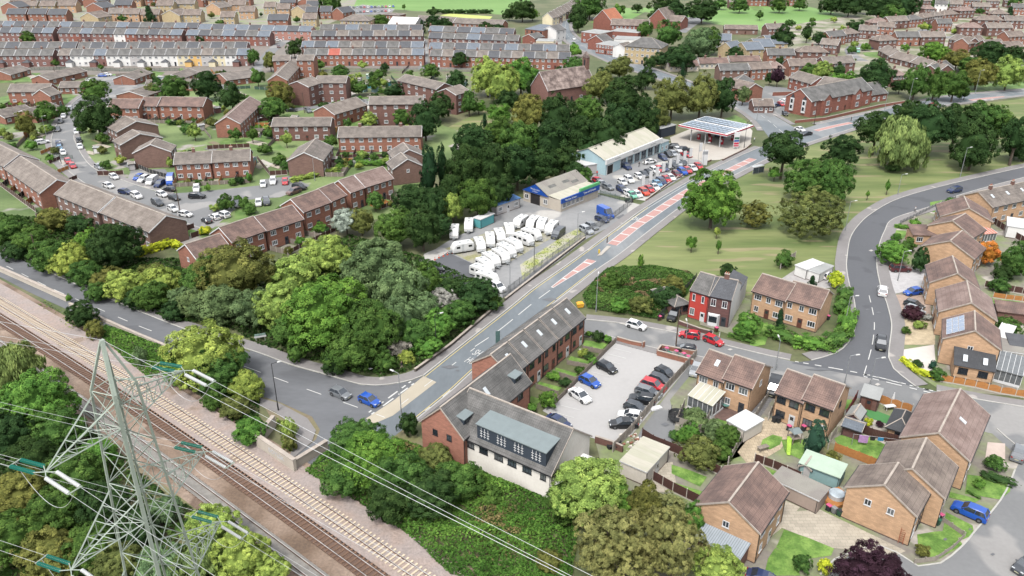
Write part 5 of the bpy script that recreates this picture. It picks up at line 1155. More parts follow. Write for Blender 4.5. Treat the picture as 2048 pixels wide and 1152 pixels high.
# village centre
H('house', 'house', 'white rendered gabled house beside the bending village street', 'G', (1085, 59), (1113, 62), 10, 6, 2.4, 'white', 'grey', 2, 2)
H('health_centre', 'building', 'modern building with grey roof and orange panels by the village street', 'E', (1050, 58), (1086, 62), 16, 6, 1.2, 'orange', 'slateblue', 2, 4, 'dark', mono=True)
H('shop', 'shop', 'small gabled brick shop left of the village street', 'G', (1045, 74), (1070, 77), 9, 3.6, 2, 'red', 'grey', 1, 2)
H('shop', 'shop', 'cream single-storey shop with yellow fascia by the village street', 'E', (1072, 82), (1107, 83), 9, 3.5, 0, 'cream', 'felt', 1, 4)
H('terraced_block', 'terrace', 'cottage row with pale fronts above the slate rows', 'E', (1066, 97), (1112, 98), 8, 4.5, 2.3, 'cream', 'greybrown', 2, 5)
H('terraced_block', 'terrace', 'low terrace with grey roof left of the cottage row', 'E', (1000, 101), (1064, 100), 8, 4.5, 2.3, 'victorian', 'grey', 2, 5)
for i in range(10):
    x, y = 1097 + i * 6.6, 34 - i * 3.6
    H('semi_detached_house', 'house', 'brown-roofed house in the diagonal row beside the village street', 'G', (x - 12, y), (x + 8, y + 2), 8, 5, 3, 'brown' if i % 2 else 'cream', 'greybrown', 2, 2, group='diagonal row by the village street')
H('school_hall', 'school', 'red brick school hall with orange gable roof', 'G', (1187, 38), (1222, 41), 16, 7, 6, 'red', 'orange', 2, 3)
H('school_hall', 'school', 'red brick school hall with brown gable roof and cream gable', 'G', (1298, 37), (1334, 40), 16, 6, 6.5, 'red', 'brown', 2, 3)
H('school_range', 'school', 'red brick school range between the two gabled halls', 'E', (1222, 50), (1298, 52), 12, 6, 3, 'red', 'brown', 2, 9)
H('school_range', 'school', 'brown roofed school wing beside the tarmac playground', 'E', (1334, 42), (1362, 44), 14, 5, 3, 'red', 'brown', 1, 3)
H('shop', 'shop', 'long flat-roofed shop range behind the brick shopfronts', 'E', (1222, 62), (1276, 66), 12, 4.5, 0, 'red', 'felt', 1, 5)
H('shop', 'shop', 'red brick block with flat grey roof by the village street', 'E', (1163, 64), (1200, 68), 14, 6, 0, 'red', 'felt', 2, 3)
H('shop', 'shop', 'gabled shop with white side and dark roof', 'G', (1176, 80), (1208, 84), 9, 5, 3, 'red', 'grey', 2, 2)
H('shop', 'shop', 'flat-roofed white shop with row of windows', 'E', (1192, 88), (1226, 92), 14, 5, 0, 'red', 'felt', 2, 6)
H('shop', 'shop', 'pale flat-roofed store behind the white-windowed shop', 'E', (1228, 78), (1276, 80), 12, 4, 0, 'white', 'felt', 1, 4)
H('house', 'house', 'small white house beside the hipped buff block', 'G', (1226, 94), (1250, 97), 9, 5.2, 2, 'white', 'greybrown', 2, 2)
H('apartment_block', 'flats', 'buff apartment block with hipped grey roof at the street corner', 'E', (1250, 92), (1322, 97), 14, 8.6, 4, 'yellowbrick', 'grey', 3, 7, hip=True)
ch, cL, cD = H('church', 'church', 'stone church with long mottled brown roof and bellcote behind the trees', 'E', (1096, 181), (1190, 167), 12, 6, 6.5, 'victorian', 'church', 1, 5, doors=1)
q = MB(); q.box(cL - 1.2, cD / 2 - 1.4, 6, cL + .3, cD / 2 + 1.4, 16); q.hexa([(cL - 1.4, cD / 2 - 1.6, 16.002), (cL + .5, cD / 2 - 1.6, 16.002), (cL + .5, cD / 2 + 1.6, 16.002), (cL - 1.4, cD / 2 + 1.6, 16.002), (cL - .6, cD / 2 - .1, 18.5), (cL - .3, cD / 2 - .1, 18.5), (cL - .3, cD / 2 + .1, 18.5), (cL - .6, cD / 2 + .1, 18.5)], 1)
q.box(cL - 1.25, cD / 2 - .5, 12.6, cL + .35, cD / 2 + .5, 15.2, 2); q.obj('bellcote', [WALLS['darkred'], ROOFS['church'], TRIM['dark']], ch)
# upper right: bungalows, semis, buff new houses
for (x0, x1, y) in ((1338, 1398, 132), (1400, 1458, 127), (1461, 1522, 123)):
    H('bungalow_row', 'bungalow', 'stone-fronted bungalow row with red-brown roof and two chimneys above the wood', 'E', (x0, y), (x1, y - 1), 8, 2.8, 2, 'stone', 'redbrown', 1, 6, ch=2, group='red-roofed bungalow rows')
for k, (m, a, b, s, ze, ri, wl_, rf, st, lab) in enumerate([
    ('E', (1441, 141), (1499, 140), 8, 5, 2.4, 'brown', 'grey', 2, 'grey-roofed brick semi right of the conical tree'), ('E', (1503, 139), (1545, 137), 8, 5, 2.4, 'orange', 'brown', 2, 'brown-roofed orange semi beside the purple tree'),
    ('G', (1452, 168), (1497, 172), 12, 5, 2.3, 'orange', 'grey', 2, 'brick house with solar roof beside the wood'), ('G', (1492, 181), (1526, 176), 12, 5, 2.3, 'orange', 'brown', 2, 'tall orange gable beside the grey-green tree'),
    ('E', (1508, 212), (1548, 212), 7, 2.8, 2, 'darkred', 'brown', 1, 'low brick building with hipped roof by the junction bollards'), ('G', (1437, 94), (1464, 98), 10, 5, 3, 'yellowbrick', 'slateblue', 2, 'buff gabled new house behind the round trees'),
    ('G', (1470, 92), (1494, 100), 10, 5, 3, 'yellowbrick', 'slateblue', 2, 'buff gabled new house with blue slate roof'), ('G', (1490, 84), (1515, 94), 10, 5, 3, 'yellowbrick', 'slateblue', 2, 'buff gabled new house, third of the stepped four'),
    ('G', (1513, 76), (1540, 88), 10, 5, 3, 'yellowbrick', 'slateblue', 2, 'buff gabled new house nearest the conifer'), ('E', (1432, 80), (1462, 81), 10, 5, 3, 'yellowbrick', 'slateblue', 2, 'buff house side-on with plain slate roof'),
    ('E', (1450, 58), (1516, 59), 8, 3.2, 2, 'brown', 'brown', 1, 'long bungalow row above the blue skip')]):
    H('house' if st == 2 else 'bungalow', 'house', lab, m, a, b, s, ze, ri, wl_, rf, st, 4 if m == 'E' else 2)
UR = [(1536, 1590, 110, 110), (1596, 1657, 104, 105), (1650, 1711, 128, 125), (1580, 1636, 132, 131), (1530, 1570, 136, 137), (1640, 1675, 88, 91), (1660, 1693, 74, 71), (1690, 1720, 69, 66), (1718, 1753, 60, 62), (1754, 1788, 53, 55), (1745, 1778, 46, 45),
      (1779, 1818, 43, 41), (1819, 1847, 40, 38), (1848, 1868, 36, 33), (1868, 1888, 32, 31), (1888, 1918, 30, 28), (1920, 1950, 22, 21), (1843, 1892, 74, 74), (1795, 1840, 74, 74), (1758, 1795, 82, 80), (1898, 1935, 78, 86), (1937, 1972, 88, 82),
      (1920, 1966, 55, 56), (1976, 2026, 56, 56), (1876, 1905, 47, 47), (1953, 2008, 40, 41), (2011, 2050, 41, 42), (2018, 2052, 74, 72), (1787, 1812, 152, 150), (1946, 1980, 13, 14), (2023, 2052, 15, 16), (1985, 2018, 28, 28), (1975, 2010, 92, 90),
      (2012, 2048, 96, 94), (1850, 1872, 18, 18), (1900, 1925, 8, 9), (1930, 1960, 1, 2), (1975, 2000, 2, 3), (2010, 2040, 1, 2), (1500, 1535, -1, -1), (1540, 1570, 0, 0), (1460, 1490, 4, 4), (1580, 1610, -1, -1), (1840, 1865, 2, 2), (1536, 1573, 58, 57)]
for i, (x0, x1, y0, y1) in enumerate(UR):
    rf = ['grey', 'brown', 'greybrown', 'brown', 'pinkbrown', 'tan'][i * 7 % 6]; hp = i % 3 == 1 or 11 < i < 17
    H('semi_detached_house', 'house', {'grey': 'grey', 'brown': 'brown', 'greybrown': 'grey-brown', 'pinkbrown': 'pinkish brown', 'tan': 'tan'}[rf] + '-roofed ' + ('hipped ' if hp else '') + 'red brick semi on the upper right estate', 'E', (x0, y0), (x1, y1), 8, 5.1, 2.6, 'darkred' if i % 3 else 'orange', rf, 2, 4, group='upper right estate semis', hip=hp, ch=1)
H('house', 'house', 'white rendered house among trees near the top right', 'E', (1871, 7), (1896, 8), 8, 6, 2, 'white', 'grey', 2, 3)
for i, (x0, y0, x1, y1) in enumerate([(1757, 100, 1779, 112), (1779, 114, 1819, 124), (1821, 124, 1850, 134), (1852, 136, 1878, 142), (1878, 144, 1908, 134)]):
    H('bungalow', 'bungalow', 'tan-roofed brick bungalow in the curving row below the green bank', 'E', (x0, y0), (x1, y1), 9, 2.8, 2.6, 'darkred', 'tan' if i < 4 else 'grey', 1, 4, group='curving bungalow row', ch=1)
# care home
cg = 'care home complex'
ca, aL, aD = H('care_home', 'building', 'long red brick care home with cross gables beside the main road', 'E', (1624, 203), (1745, 179), 12, 6.2, 3.8, 'red', 'grey', 2, 8, group=cg, doors=1, wh=1.3)
for xx in (.22, .72):
    q = MB(); x = aL * xx; q.face([(x - 2.5, -1.2, 0), (x + 2.5, -1.2, 0), (x + 2.5, -1.2, 6), (x, -1.2, 8), (x - 2.5, -1.2, 6)]); q.face([(x - 2.5, -.01, 0), (x - 2.5, -1.2, 0), (x - 2.5, -1.2, 6), (x - 2.5, -.01, 6)]); q.face([(x + 2.5, -1.2, 0), (x + 2.5, -.01, 0), (x + 2.5, -.01, 6), (x + 2.5, -1.2, 6)])
    q.face([(x - 2.7, -1.4, 5.95), (x, -1.4, 8.15), (x, 4.5, 8.15), (x - 2.7, 1, 5.95)], 1); q.face([(x, -1.4, 8.15), (x + 2.7, -1.4, 5.95), (x + 2.7, 1, 5.95), (x, 4.5, 8.15)], 1)
    g = q.obj('cross_gable', [WALLS['red'], ROOFS['grey']], ca)
    for z in (1, 3.9): add_window(g, x, -1.22, z, 2.0, 1.7, 0)
for y in (3.2, 8.8):
    q = MB(); q.box(-.5, y - .8, 1.2, -.02, y + .8, 6.2, 0); q.hexa([(-.5, y - .8, 6.2), (-.02, y - .8, 6.2), (-.02, y + .8, 6.2), (-.5, y + .8, 6.2), (-.1, y - .1, 7.6), (-.02, y - .1, 7.6), (-.02, y + .1, 7.6), (-.1, y + .1, 7.6)], 1); q.box(-.53, y - .5, 2, -.502, y + .5, 3.4, 2); q.box(-.53, y - .5, 4.2, -.502, y + .5, 5.6, 2)
    q.obj('stair_window', [TRIM['white'], TRIM['dark'], GLS[0]], ca)
H('care_home_wing', 'building', 'single-storey gabled wing right of the care home', 'E', (1744, 190), (1775, 186), 12, 3.2, 3.6, 'red', 'grey', 1, 3, group=cg)
H('care_home_wing', 'building', 'rear wing of the care home with broad grey roof', 'E', (1632, 172), (1690, 181), 14, 4.6, 3, 'red', 'greybrown', 1, 5, group=cg)
H('terraced_block', 'terrace', 'red brick row with dark porches behind the care home car park', 'E', (1578, 155), (1622, 168), 9, 5, 2.6, 'red', 'greybrown', 2, 4, group=cg)
# ---------------------------------------------------------------- showroom, tyre shop, filling station
so, srz, sL, sD = frame_from('E', (1212, 322), (1322, 278), 4.6, 13)
show = empty('car_showroom', so, srz); tag(show, 'pale blue clad car showroom with weathered white roof and white fascia', 'showroom')
q = MB(); q.box(0, 0, 0, sL, sD, 4.6); q.face([(-.01, 0, 4.6), (-.01, sD, 4.6), (-.01, sD / 2, 7.2)][::-1]); q.face([(sL + .01, 0, 4.6), (sL + .01, sD, 4.6), (sL + .01, sD / 2, 7.2)]); q.obj('wall', WALLS['blueclad'], show)
q = MB()
for s in (0, 1):
    for i in range(5):
        a, b = i / 5, (i + 1) / 5; Y = (lambda v: v) if s == 0 else (lambda v: sD - v); p = [(-.3, Y(sD / 2 * a + (.4 if s == 0 and i == 0 else -.2 if i == 0 else 0)), 4.75 + 2.6 * a), (sL + .3, Y(sD / 2 * a + (.4 if s == 0 and i == 0 else -.2 if i == 0 else 0)), 4.75 + 2.6 * a), (sL + .3, Y(sD / 2 * b), 4.75 + 2.6 * b), (-.3, Y(sD / 2 * b), 4.75 + 2.6 * b)]
        q.face(p if s == 0 else p[::-1])
q.box(-.3, sD / 2 - .15, 7.3, sL + .3, sD / 2 + .15, 7.5); q.obj('roof', ROOFS['asbestos'], show)
q = MB(); q.box(-.4, -.5, 3.5, sL + .3, -.01, 5.0, 0); fs = q.obj('fascia', mat('fascia_white', C(246, 246, 244, 1.1), var=.02), show)
text(fs, 'Motors', 1.3, (sL * .5, -.52, 4.25), (math.pi / 2, 0, 0), mat('letter_grey', C(150, 150, 150)))
text(fs, 'Sales & Service', .5, (sL * .18, -.52, 4.25), (math.pi / 2, 0, 0), mat('letter_grey', C(150, 150, 150))); text(fs, 'Approved Used', .5, (sL * .82, -.52, 4.25), (math.pi / 2, 0, 0), mat('letter_grey', C(150, 150, 150)))
q = MB(); q.box(.6, -.06, .05, 4.2, .02, 3.0, 0); q.box(.9, -.08, .05, 3.9, -.05, 2.8, 1); q.obj('workshop_door', [TRIM['white'], mat('doorway_dark', C(40, 36, 36))], show)
for i in range(6):
    x = sL * (.3 + i * .125); q = MB(); q.box(x - 1.6, -.08, .3, x + 1.6, .02, 3.2, 0); q.box(x - 1.45, -.1, .4, x - .05, -.07, 3.05, 1); q.box(x + .05, -.1, .4, x + 1.45, -.07, 3.05, 1); q.obj('window', [TRIM['white'], GLS[2]], show)
H('office', 'building', 'low pale blue flat-roofed office at the right end of the showroom', 'E', (1322, 287), (1338, 281), 9, 3.4, 0, 'blueclad', 'felt', 1, 2, doors=0)
H('shed', 'shed', 'small white flat-roofed store left of the showroom under the trees', 'E', (1150, 322), (1170, 332), 6, 3, 0, 'grey', 'white', 1, 0, doors=0)
# tyre shop: gable front faces lower left
to, trz, tL, tD = frame_from('G', (1047, 377), (1098, 392), 3.6, 17)
ty = empty('tyre_shop', to, trz); tag(ty, 'tyre shop with blue gable sign and patched grey sheet roof', 'workshop')
ex = 4.2
q = MB(); q.box(0, 0, 0, tL, tD, 3.6); q.box(0.02, -ex, 0, tL - .5, -.01, 3.2); q.obj('wall', WALLS['blockwall'], ty)
q = MB()
for s in (0, 1):
    for i in range(6):
        for j in range(5):
            a, b = j / 5, (j + 1) / 5; Y = (lambda v: v) if s == 0 else (lambda v: tD - v); x0, x1 = -.4 + (tL + .6) * i / 6, -.4 + (tL + .6) * (i + 1) / 6; dz = .03 * ((i * 7 + j * 3) % 3)
            p = [(x0, Y(tD / 2 * a), 3.7 + 2.4 * a + dz), (x1, Y(tD / 2 * a), 3.7 + 2.4 * a + dz), (x1, Y(tD / 2 * b), 3.7 + 2.4 * b + dz), (x0, Y(tD / 2 * b), 3.7 + 2.4 * b + dz)]
            q.face(p if s == 0 else p[::-1], 1 if (s == 0 and i in (1, 3, 4) and j in (2, 1) and (i + j) % 2) else 0)
q.hexa([(0, -ex - .3, 3.22), (tL - .4, -ex - .3, 3.22), (tL - .4, .3, 3.65), (0, .3, 3.65), (0, -ex - .3, 3.35), (tL - .4, -ex - .3, 3.35), (tL - .4, .3, 3.8), (0, .3, 3.8)], 2)
q.obj('roof', [ROOFS['old'], mat('roof_light_panel', C(120, 120, 116)), ROOFS['asbestos']], ty)
BLUE = mat('sign_blue', C(24, 80, 168, 1.2), rough=.5, var=.03); LW = mat('letter_white', C(245, 245, 245, 1.1), var=.01); GRNS = mat('sign_green', C(110, 200, 130), var=.03)
q = MB(); q.face([(-.42, -.2, 3.3), (-.42, tD / 2, 5.9), (-.42, tD + .2, 3.3)][::-1]); q.face([(-.36, -.2, 3.3), (-.36, tD / 2, 5.9), (-.36, tD + .2, 3.3)]); sg = q.obj('gable_sign', BLUE, ty)
text(sg, 'Windscreens', .62, (-.45, tD / 2, 4.5), (math.pi / 2, 0, -math.pi / 2), LW); text(sg, '& Tyres', .55, (-.45, tD / 2, 3.85), (math.pi / 2, 0, -math.pi / 2), LW)
q = MB(); q.box(-.1, -ex - .45, 2.5, tL * .45, -ex - .02, 3.7, 0); q.box(tL * .45 + .01, -ex - .5, 2.4, tL - .6, -ex - .02, 3.9, 0); q.box(tL * .45 + .01, -ex - .5, 3.91, tL - .6, -ex - .02, 4.7, 1); sf = q.obj('fascia_sign', [BLUE, GRNS], ty)
text(sf, 'Window Screens', .8, (tL * .22, -ex - .47, 3.1), (math.pi / 2, 0, 0), LW, sx=.9); text(sf, 'Tyres and Exhausts', .85, (tL * .7, -ex - .52, 3.15), (math.pi / 2, 0, 0), LW, sx=.85)
q = MB(); q.box(-.05, 3.2, 0, .02, 6.6, 3.0, 0); q.obj('workshop_door', mat('doorway_dark', C(40, 36, 36)), ty)
for y in (1.2, 8.0): add_window(ty, -.02, y, 1, 1.4, 1.4, -math.pi / 2)
for i in range(5): add_window(ty, 1.4 + i * 1.9, -ex - .02, .9, 1.5, 1.5, 0)
tb = P(1153, 399)
def tyre_pile(x, y, n, lab):
    mb = MB(); r = random.Random(x)
    for i in range(n):
        a, b, z = r.uniform(-1, 1), r.uniform(-.7, .7), .12 + .22 * (i % 4); mb.tube((a, b, z - .1), (a, b, z + .1), .32, n=10); mb.tube((a, b, z - .101), (a, b, z + .101), .16, n=8, m=1)
    o = mb.obj('tyre_pile', [TYRE, DARKP], None, P(x, y) + Vector((0, 0, .05))); stuff(o, lab, 'tyres')
tyre_pile(1147, 404, 22, 'heap of black tyres beside the shop window'); tyre_pile(1170, 391, 26, 'tall heap of black tyres at the shop corner'); tyre_pile(1258, 404, 18, 'row of black tyres by the yard fence')
tyre_pile(1228, 894, 12, 'black tyres behind the car park wall')
H('site_hut', 'hut', 'long grey hut with bright blue roof beside the caravans', 'E', (992, 412), (1040, 396), 4.2, 2.8, .5, 'grey', 'blue', 1, 3, doors=1, mono=True)
H('shipping_container', 'container', 'turquoise container with white roof beside the parked caravans', 'G', (947, 436), (961, 440), 5.5, 2.5, 0, 'teal', 'white', 1, 0, doors=0)
# filling station canopy
A_, B_, C_ = P(1357, 250, 5.3), P(1454, 270, 5.3), P(1502, 253, 5.3)
ux = (B_ - A_).normalized(); LX = (B_ - A_).length; vy = Vector((-ux.y, ux.x, 0)); LY = abs((C_ - B_).dot(vy)) + 2
st = empty('filling_station_canopy', (A_.x, A_.y, 0), math.atan2(ux.y, ux.x)); tag(st, 'red and white filling station canopy topped with solar panels', 'canopy')
q = MB(); q.box(0, 0, 4.7, LX, LY, 5.4); q.obj('canopy_slab', TRIM['white'], st)
q = MB(); q.box(-.04, -.04, 4.95, LX + .04, -.003, 5.35); q.box(-.04, LY + .003, 4.95, LX + .04, LY + .04, 5.35); q.box(LX + .003, 0, 4.95, LX + .04, LY, 5.35); q.box(-.04, 0, 4.95, -.003, LY, 5.35); q.obj('red_band', mat('sign_red', C(212, 44, 66)), st)
q = MB(); q.box(-.75, -.45, 0, .75, .45, .08, 0); pm = q.me('solar_panel', [mat('solar_cell_pale', C(148, 164, 180), rough=.15, spec=.9)])
nx, ny = int((LX - 1.5) / 1.75), int((LY - 1.5) / 1.15)
for i in range(nx):
    for j in range(ny):
        if j == ny // 2: continue
        o = link('solar_panel', pm, st, (1.4 + i * 1.75, 1.1 + j * 1.15, 5.5)); o.rotation_euler = (.12 * (1 if j % 2 else -1), 0, 0)
for x in (.2, .5, .8):
    for y in (.15, .85):
        q = MB(); q.tube((LX * x, LY * y, 0.05), (LX * x, LY * y, 4.7), .22, n=8); q.obj('column', TRIM['white'], st)
for i, (x, y) in enumerate(((.28, .3), (.28, .7), (.52, .3), (.52, .7), (.76, .3), (.76, .7))):
    w_ = st.matrix_basis @ Vector((LX * x, LY * y, .06)); q = MB(); q.box(-.5, -.3, 0, .5, .3, 2.0, 0); q.box(-.3, -.32, 1.0, .3, .32, 1.7, 1); q.box(-1.2, -.6, 0, 1.2, .6, .12, 2)
    p = empty('fuel_pump', w_, st.rotation_euler.z); tag(p, 'red and white fuel pump under the canopy', 'fuel pump', 'fuel pumps'); q.obj('pump_cabinet', [mat('sign_red', C(212, 44, 66)), TRIM['white'], CONC], p)
H('kiosk', 'kiosk', 'dark grey flat-roofed station kiosk under the trees', 'E', (1322, 258), (1352, 250), 7, 3.4, 0, 'navy', 'felt', 1, 0, doors=0)
def totem(x, y, w, h, lab, bands, post=.6):
    root = empty('sign_totem', P(x, y), .1); tag(root, lab, 'sign'); q = MB(); q.box(-w / 2, -.15, post, w / 2, .15, h); q.tube((-w / 3, 0, 0), (-w / 3, 0, post + .1), .08); q.tube((w / 3, 0, 0), (w / 3, 0, post + .1), .08); q.obj('board', TRIM['white'], root)
    for (z0, z1, c_) in bands:
        q = MB(); q.box(-w / 2 + .1, -.17, z0, w / 2 - .1, -.151, z1); q.obj('price_band', mat('band_%d_%d_%d' % c_, C(*c_)), root)
    return root
totem(1471, 298, 1.9, 5.8, 'tall white price totem with red and green bands at the filling station', [(3.4, 4.1, (60, 110, 90)), (2.5, 3.2, (70, 110, 180)), (1.6, 2.3, (222, 60, 90)), (.9, 1.4, (222, 60, 90))])
totem(1408, 331, 1.8, 5.0, 'grey totem sign at the showroom entrance', [(3.6, 4.6, (170, 172, 176))], .1)
for i, (x, y) in enumerate([(1281, 391), (1296, 382), (1309, 373), (1322, 364), (1335, 356), (1350, 347), (1364, 339), (1376, 333), (1396, 322)]):
    root = empty('flag', P(x, y), .5); tag(root, 'white advertising flag along the showroom fence', 'flag', 'white showroom flags'); q = MB(); q.tube((0, 0, 0), (0, 0, 6), .05, n=6); q.obj('flagpole', POLEM, root); q = MB(); q.box(.06, -.02, 3.1, 1.2, .02, 5.9); q.obj('banner', mat('banner_white', C(244, 244, 244, 1.1), var=.02), root)
# bus shelter
bsr = empty('bus_shelter', P(1513, 347), .45); tag(bsr, 'grey glazed bus shelter beside the main road', 'bus shelter')
q = MB(); q.box(-2.2, -.8, 2.4, 2.2, .8, 2.5); q.obj('roof', mat('shelter_roof', C(210, 214, 216)), bsr); q = MB()
for x in (-2.1, 0, 2.1): q.tube((x, -.7, .1), (x, -.7, 2.4), .05)
q.obj('frame', POLEM, bsr); q = MB(); q.box(-2.05, -.71, .4, -.05, -.69, 2.2); q.box(.05, -.71, .4, 2.05, -.69, 2.2); q.obj('glass_panel', GLS[2], bsr); q = MB(); q.box(-1.8, -.4, .5, 1.8, -.1, .56); q.obj('bench', POLEM, bsr)
# ---------------------------------------------------------------- garages, sheds and garden things, right
def hut(lab, mode, p1, p2, size, ze, rise, wall, roof, cat='shed', name='shed', **k):
    k.setdefault('doors', 1); k.setdefault('nw', 1); return H(name, cat, lab, mode, p1, p2, size, ze, rise, wall, roof, 1, near=True, **k)
hut('long garage with warped pale timber-look roof beside the driveway', 'E', (1543, 958), (1637, 1002), 3.4, 2.3, .0, 'pebbledash', 'old', 'garage', 'garage', doors=0, nw=0)
hut('cream-walled garage with white corrugated mono roof and brown gable', 'G', (1241, 923), (1293, 945), 7, 2.5, .0, 'render', 'asbestos', 'garage', 'garage', doors=1)
hut('low blue-grey corrugated lean-to against the house gable', 'E', (1392, 1075), (1480, 1118), 6.2, 2.3, 1.1, 'darkred', 'corr', 'garage', 'garage', mono=True, doors=0, nw=0)
hut('twin sage-green sheds with pale green roof', 'E', (1600, 925), (1680, 955), 3.2, 2.3, .25, 'sage', 'green', doors=0, nw=0, mono=True)
hut('little grey plastic shed with apex roof', 'G', (1601, 930), (1621, 938), 2, 1.9, .5, 'grey', 'felt', doors=0, nw=0)
hut('pale blue flat-topped garage beside the slabbed drive', 'E', (1455, 842), (1490, 862), 4.5, 2.3, 0, 'render', 'white', 'garage', 'garage', doors=0, nw=0)
hut('garden bar with grey roof at the top of the turf garden', 'E', (1722, 790), (1758, 800), 3, 2.4, .5, 'darkred', 'felt', 'garden room', 'garden_room', mono=True)
hut('dark shed with grey apex roof beside the turf garden', 'G', (1695, 830), (1718, 838), 3, 2, .7, 'plum', 'felt', doors=0, nw=0)
hut('dark glazed-roof shed on the washing-line lawn', 'E', (1686, 850), (1722, 862), 2.6, 1.9, .6, 'plum', 'slateblue', doors=0, nw=0)
hut('brick garden room with dark hipped roof against the big house', 'E', (1776, 853), (1816, 866), 5.5, 2.5, 1.4, 'buff', 'darkslate', 'garden room', 'garden_room', hip=True)
hut('left garage of the pair with pale blue door', 'G', (1591, 531), (1613, 540), 6, 2.4, 0, 'white', 'white', 'garage', 'garage', doors=0, nw=0)
hut('right garage of the pair with white door', 'G', (1615, 540), (1639, 548), 6, 2.25, 0, 'white', 'felt', 'garage', 'garage', doors=0, nw=0)
hut('brown brick garage with dark tiled roof behind the right-hand row', 'E', (1995, 622), (2060, 630), 3.5, 2.2, .8, 'darkred', 'redbrown', doors=0, nw=0, mono=True)
hut('grey flat-roofed garage at the right edge', 'E', (2005, 702), (2070, 712), 6, 2.3, 0, 'render', 'old', 'garage', 'garage', doors=0, nw=0)
hut('slate-blue roofed outhouse at the right edge', 'E', (2020, 690), (2070, 697), 4, 2.4, .4, 'grey', 'slate', doors=0, nw=0, mono=True)
hut('white sided garden building beneath the long-roofed house', 'E', (2015, 452), (2080, 462), 7, 3, 0, 'white', 'white', 'garage', 'garage', doors=0, nw=0)
def conservatory(lab, p1, p2, d, h=2.4, rise=.8, roof='white'):
    o, rz, L, D = frame_from('E', p1, p2, h, d); r = empty('conservatory', o, rz); tag(r, lab, 'conservatory'); q = MB(); q.box(0, 0, 0, L, D, .5); q.obj('base_wall', TRIM['white'], r)
    q = MB(); q.box(.05, .05, .5, L - .05, D, h - .1); q.obj('glazing', GLS[1], r); q = MB(); n = int(L / .8)
    for i in range(n + 1): q.box(L * i / n - .04, -.03, .5, L * i / n + .04, .05, h)
    q.box(-.05, -.05, h - .12, L + .05, .06, h)
    for j in range(3): q.box(L - .04, D * j / 3, .5, L + .03, D * j / 3 + .08, h)
    q.obj('frame', TRIM['white'], r); q = MB(); q.hexa([(-.1, -.2, h), (L + .1, -.2, h), (L + .1, D, h + rise), (-.1, D, h + rise), (-.1, -.2, h + .06), (L + .1, -.2, h + .06), (L + .1, D, h + rise + .06), (-.1, D, h + rise + .06)], 0)
    for i in range(n + 1): q.hexa([(L * i / n - .03, -.2, h + .063), (L * i / n + .03, -.2, h + .063), (L * i / n + .03, D, h + rise + .063), (L * i / n - .03, D, h + rise + .063), (L * i / n - .03, -.2, h + .11), (L * i / n + .03, -.2, h + .11), (L * i / n + .03, D, h + rise + .11), (L * i / n - .03, D, h + rise + .11)], 1)
    q.obj('roof', [ROOFS[roof] if roof != 'glass' else GLS[1], TRIM['white']], r)
conservatory('white conservatory with stained cream roof against the car park semi', (1377, 790), (1426, 812), 3.6, 2.5, 1.0, 'asbestos'); conservatory('large white conservatory with glass roof right of the slate extension', (1992, 738), (2046, 752), 5, 2.5, 1.2, 'glass')
conservatory('dark-framed conservatory with pink roof behind the crescent houses', (1948, 470), (1994, 466), 3.5, 2.4, .6, 'pinkp'); conservatory('white polycarbonate lean-to behind the solar-panelled house', (1990, 672), (2018, 680), 5, 2.4, .8, 'white')
# fences
fence([(1392, 716), (1330, 785), (1262, 868), (1225, 905)], 'panelgrey2', 1.8, where='between car park and alley')
fence([(1232, 684), (1180, 738), (1130, 790), (1105, 815)], 'panelgrey', 1.1, False, where='along garden ends beside the parking bays', gravel=False)
for i, (a, b) in enumerate([((1165, 700), (1204, 708)), ((1134, 729), (1178, 738)), ((1108, 750), (1152, 764)), ((1072, 777), (1116, 792))]):
    fence([a, b], 'panelgrey', 1.0, False, where='dividing the small terrace gardens', gravel=False)
fence([(1284, 876), (1305, 890), (1350, 908), (1412, 938)], 'panelbrown', 1.8, False, where='behind the white-roofed garage')
fence([(1412, 938), (1440, 952), (1462, 962)], 'panelbrown', 1.7, True, where='continuing to the buff house corner'); fence([(1305, 962), (1345, 985), (1400, 1012)], 'panelbrown', 1.8, True, where='below the two bright lawns', lab='panel fence with white posts')
fence([(1508, 925), (1545, 938), (1600, 962)], 'panelbrown', 1.6, True, where='between house and sage sheds'); fence([(1540, 790), (1500, 855), (1470, 905), (1455, 932)], 'panelgrey2', 1.6, where='down the flagged yard side')
fence([(1556, 800), (1536, 842)], 'panelgrey2', 1.6, where='short run beside the dark-framed semi'); fence([(1672, 870), (1660, 885), (1655, 900)], 'panelgrey2', 1.7, where='beside the washing-line lawn', gravel=True)
fence([(1668, 902), (1715, 920), (1765, 940)], 'panelorange', 1.5, False, where='below the washing-line lawn', gravel=False); fence([(1685, 852), (1740, 876), (1800, 892)], 'panelbrown', 1.8, False, where='between turf garden and washing-line lawn')
fence([(1750, 805), (1780, 815), (1822, 828)], 'panelorange', 1.8, True, where='behind the garden bar along the street', arch=True); fence([(1712, 800), (1690, 838)], 'red', 1.8, False, where='between dark-framed semi and turf garden')
fence([(1880, 764), (1905, 768), (1950, 776), (2000, 788), (2060, 798)], 'panelorange', 1.5, True, where='round the extension corner beside the pavement', arch=True)
fence([(1368, 815), (1352, 850), (1385, 860), (1410, 868)], 'panelgrey2', 1.6, where='round the overgrown trampoline garden'); fence([(1424, 826), (1405, 862), (1440, 880)], 'panelgrey2', 1.6, where='between conservatory and decking')
fence([(1828, 1128), (1870, 1122), (1905, 1098), (1928, 1075)], 'panelgrey2', .8, False, where='curving round the corner lawn', lab='low picket fence', gravel=False); fence([(1838, 1010), (1880, 1040), (1925, 1072)], 'panelgrey2', .8, False, where='between the two cul-de-sac lawns', lab='low picket fence', gravel=False)
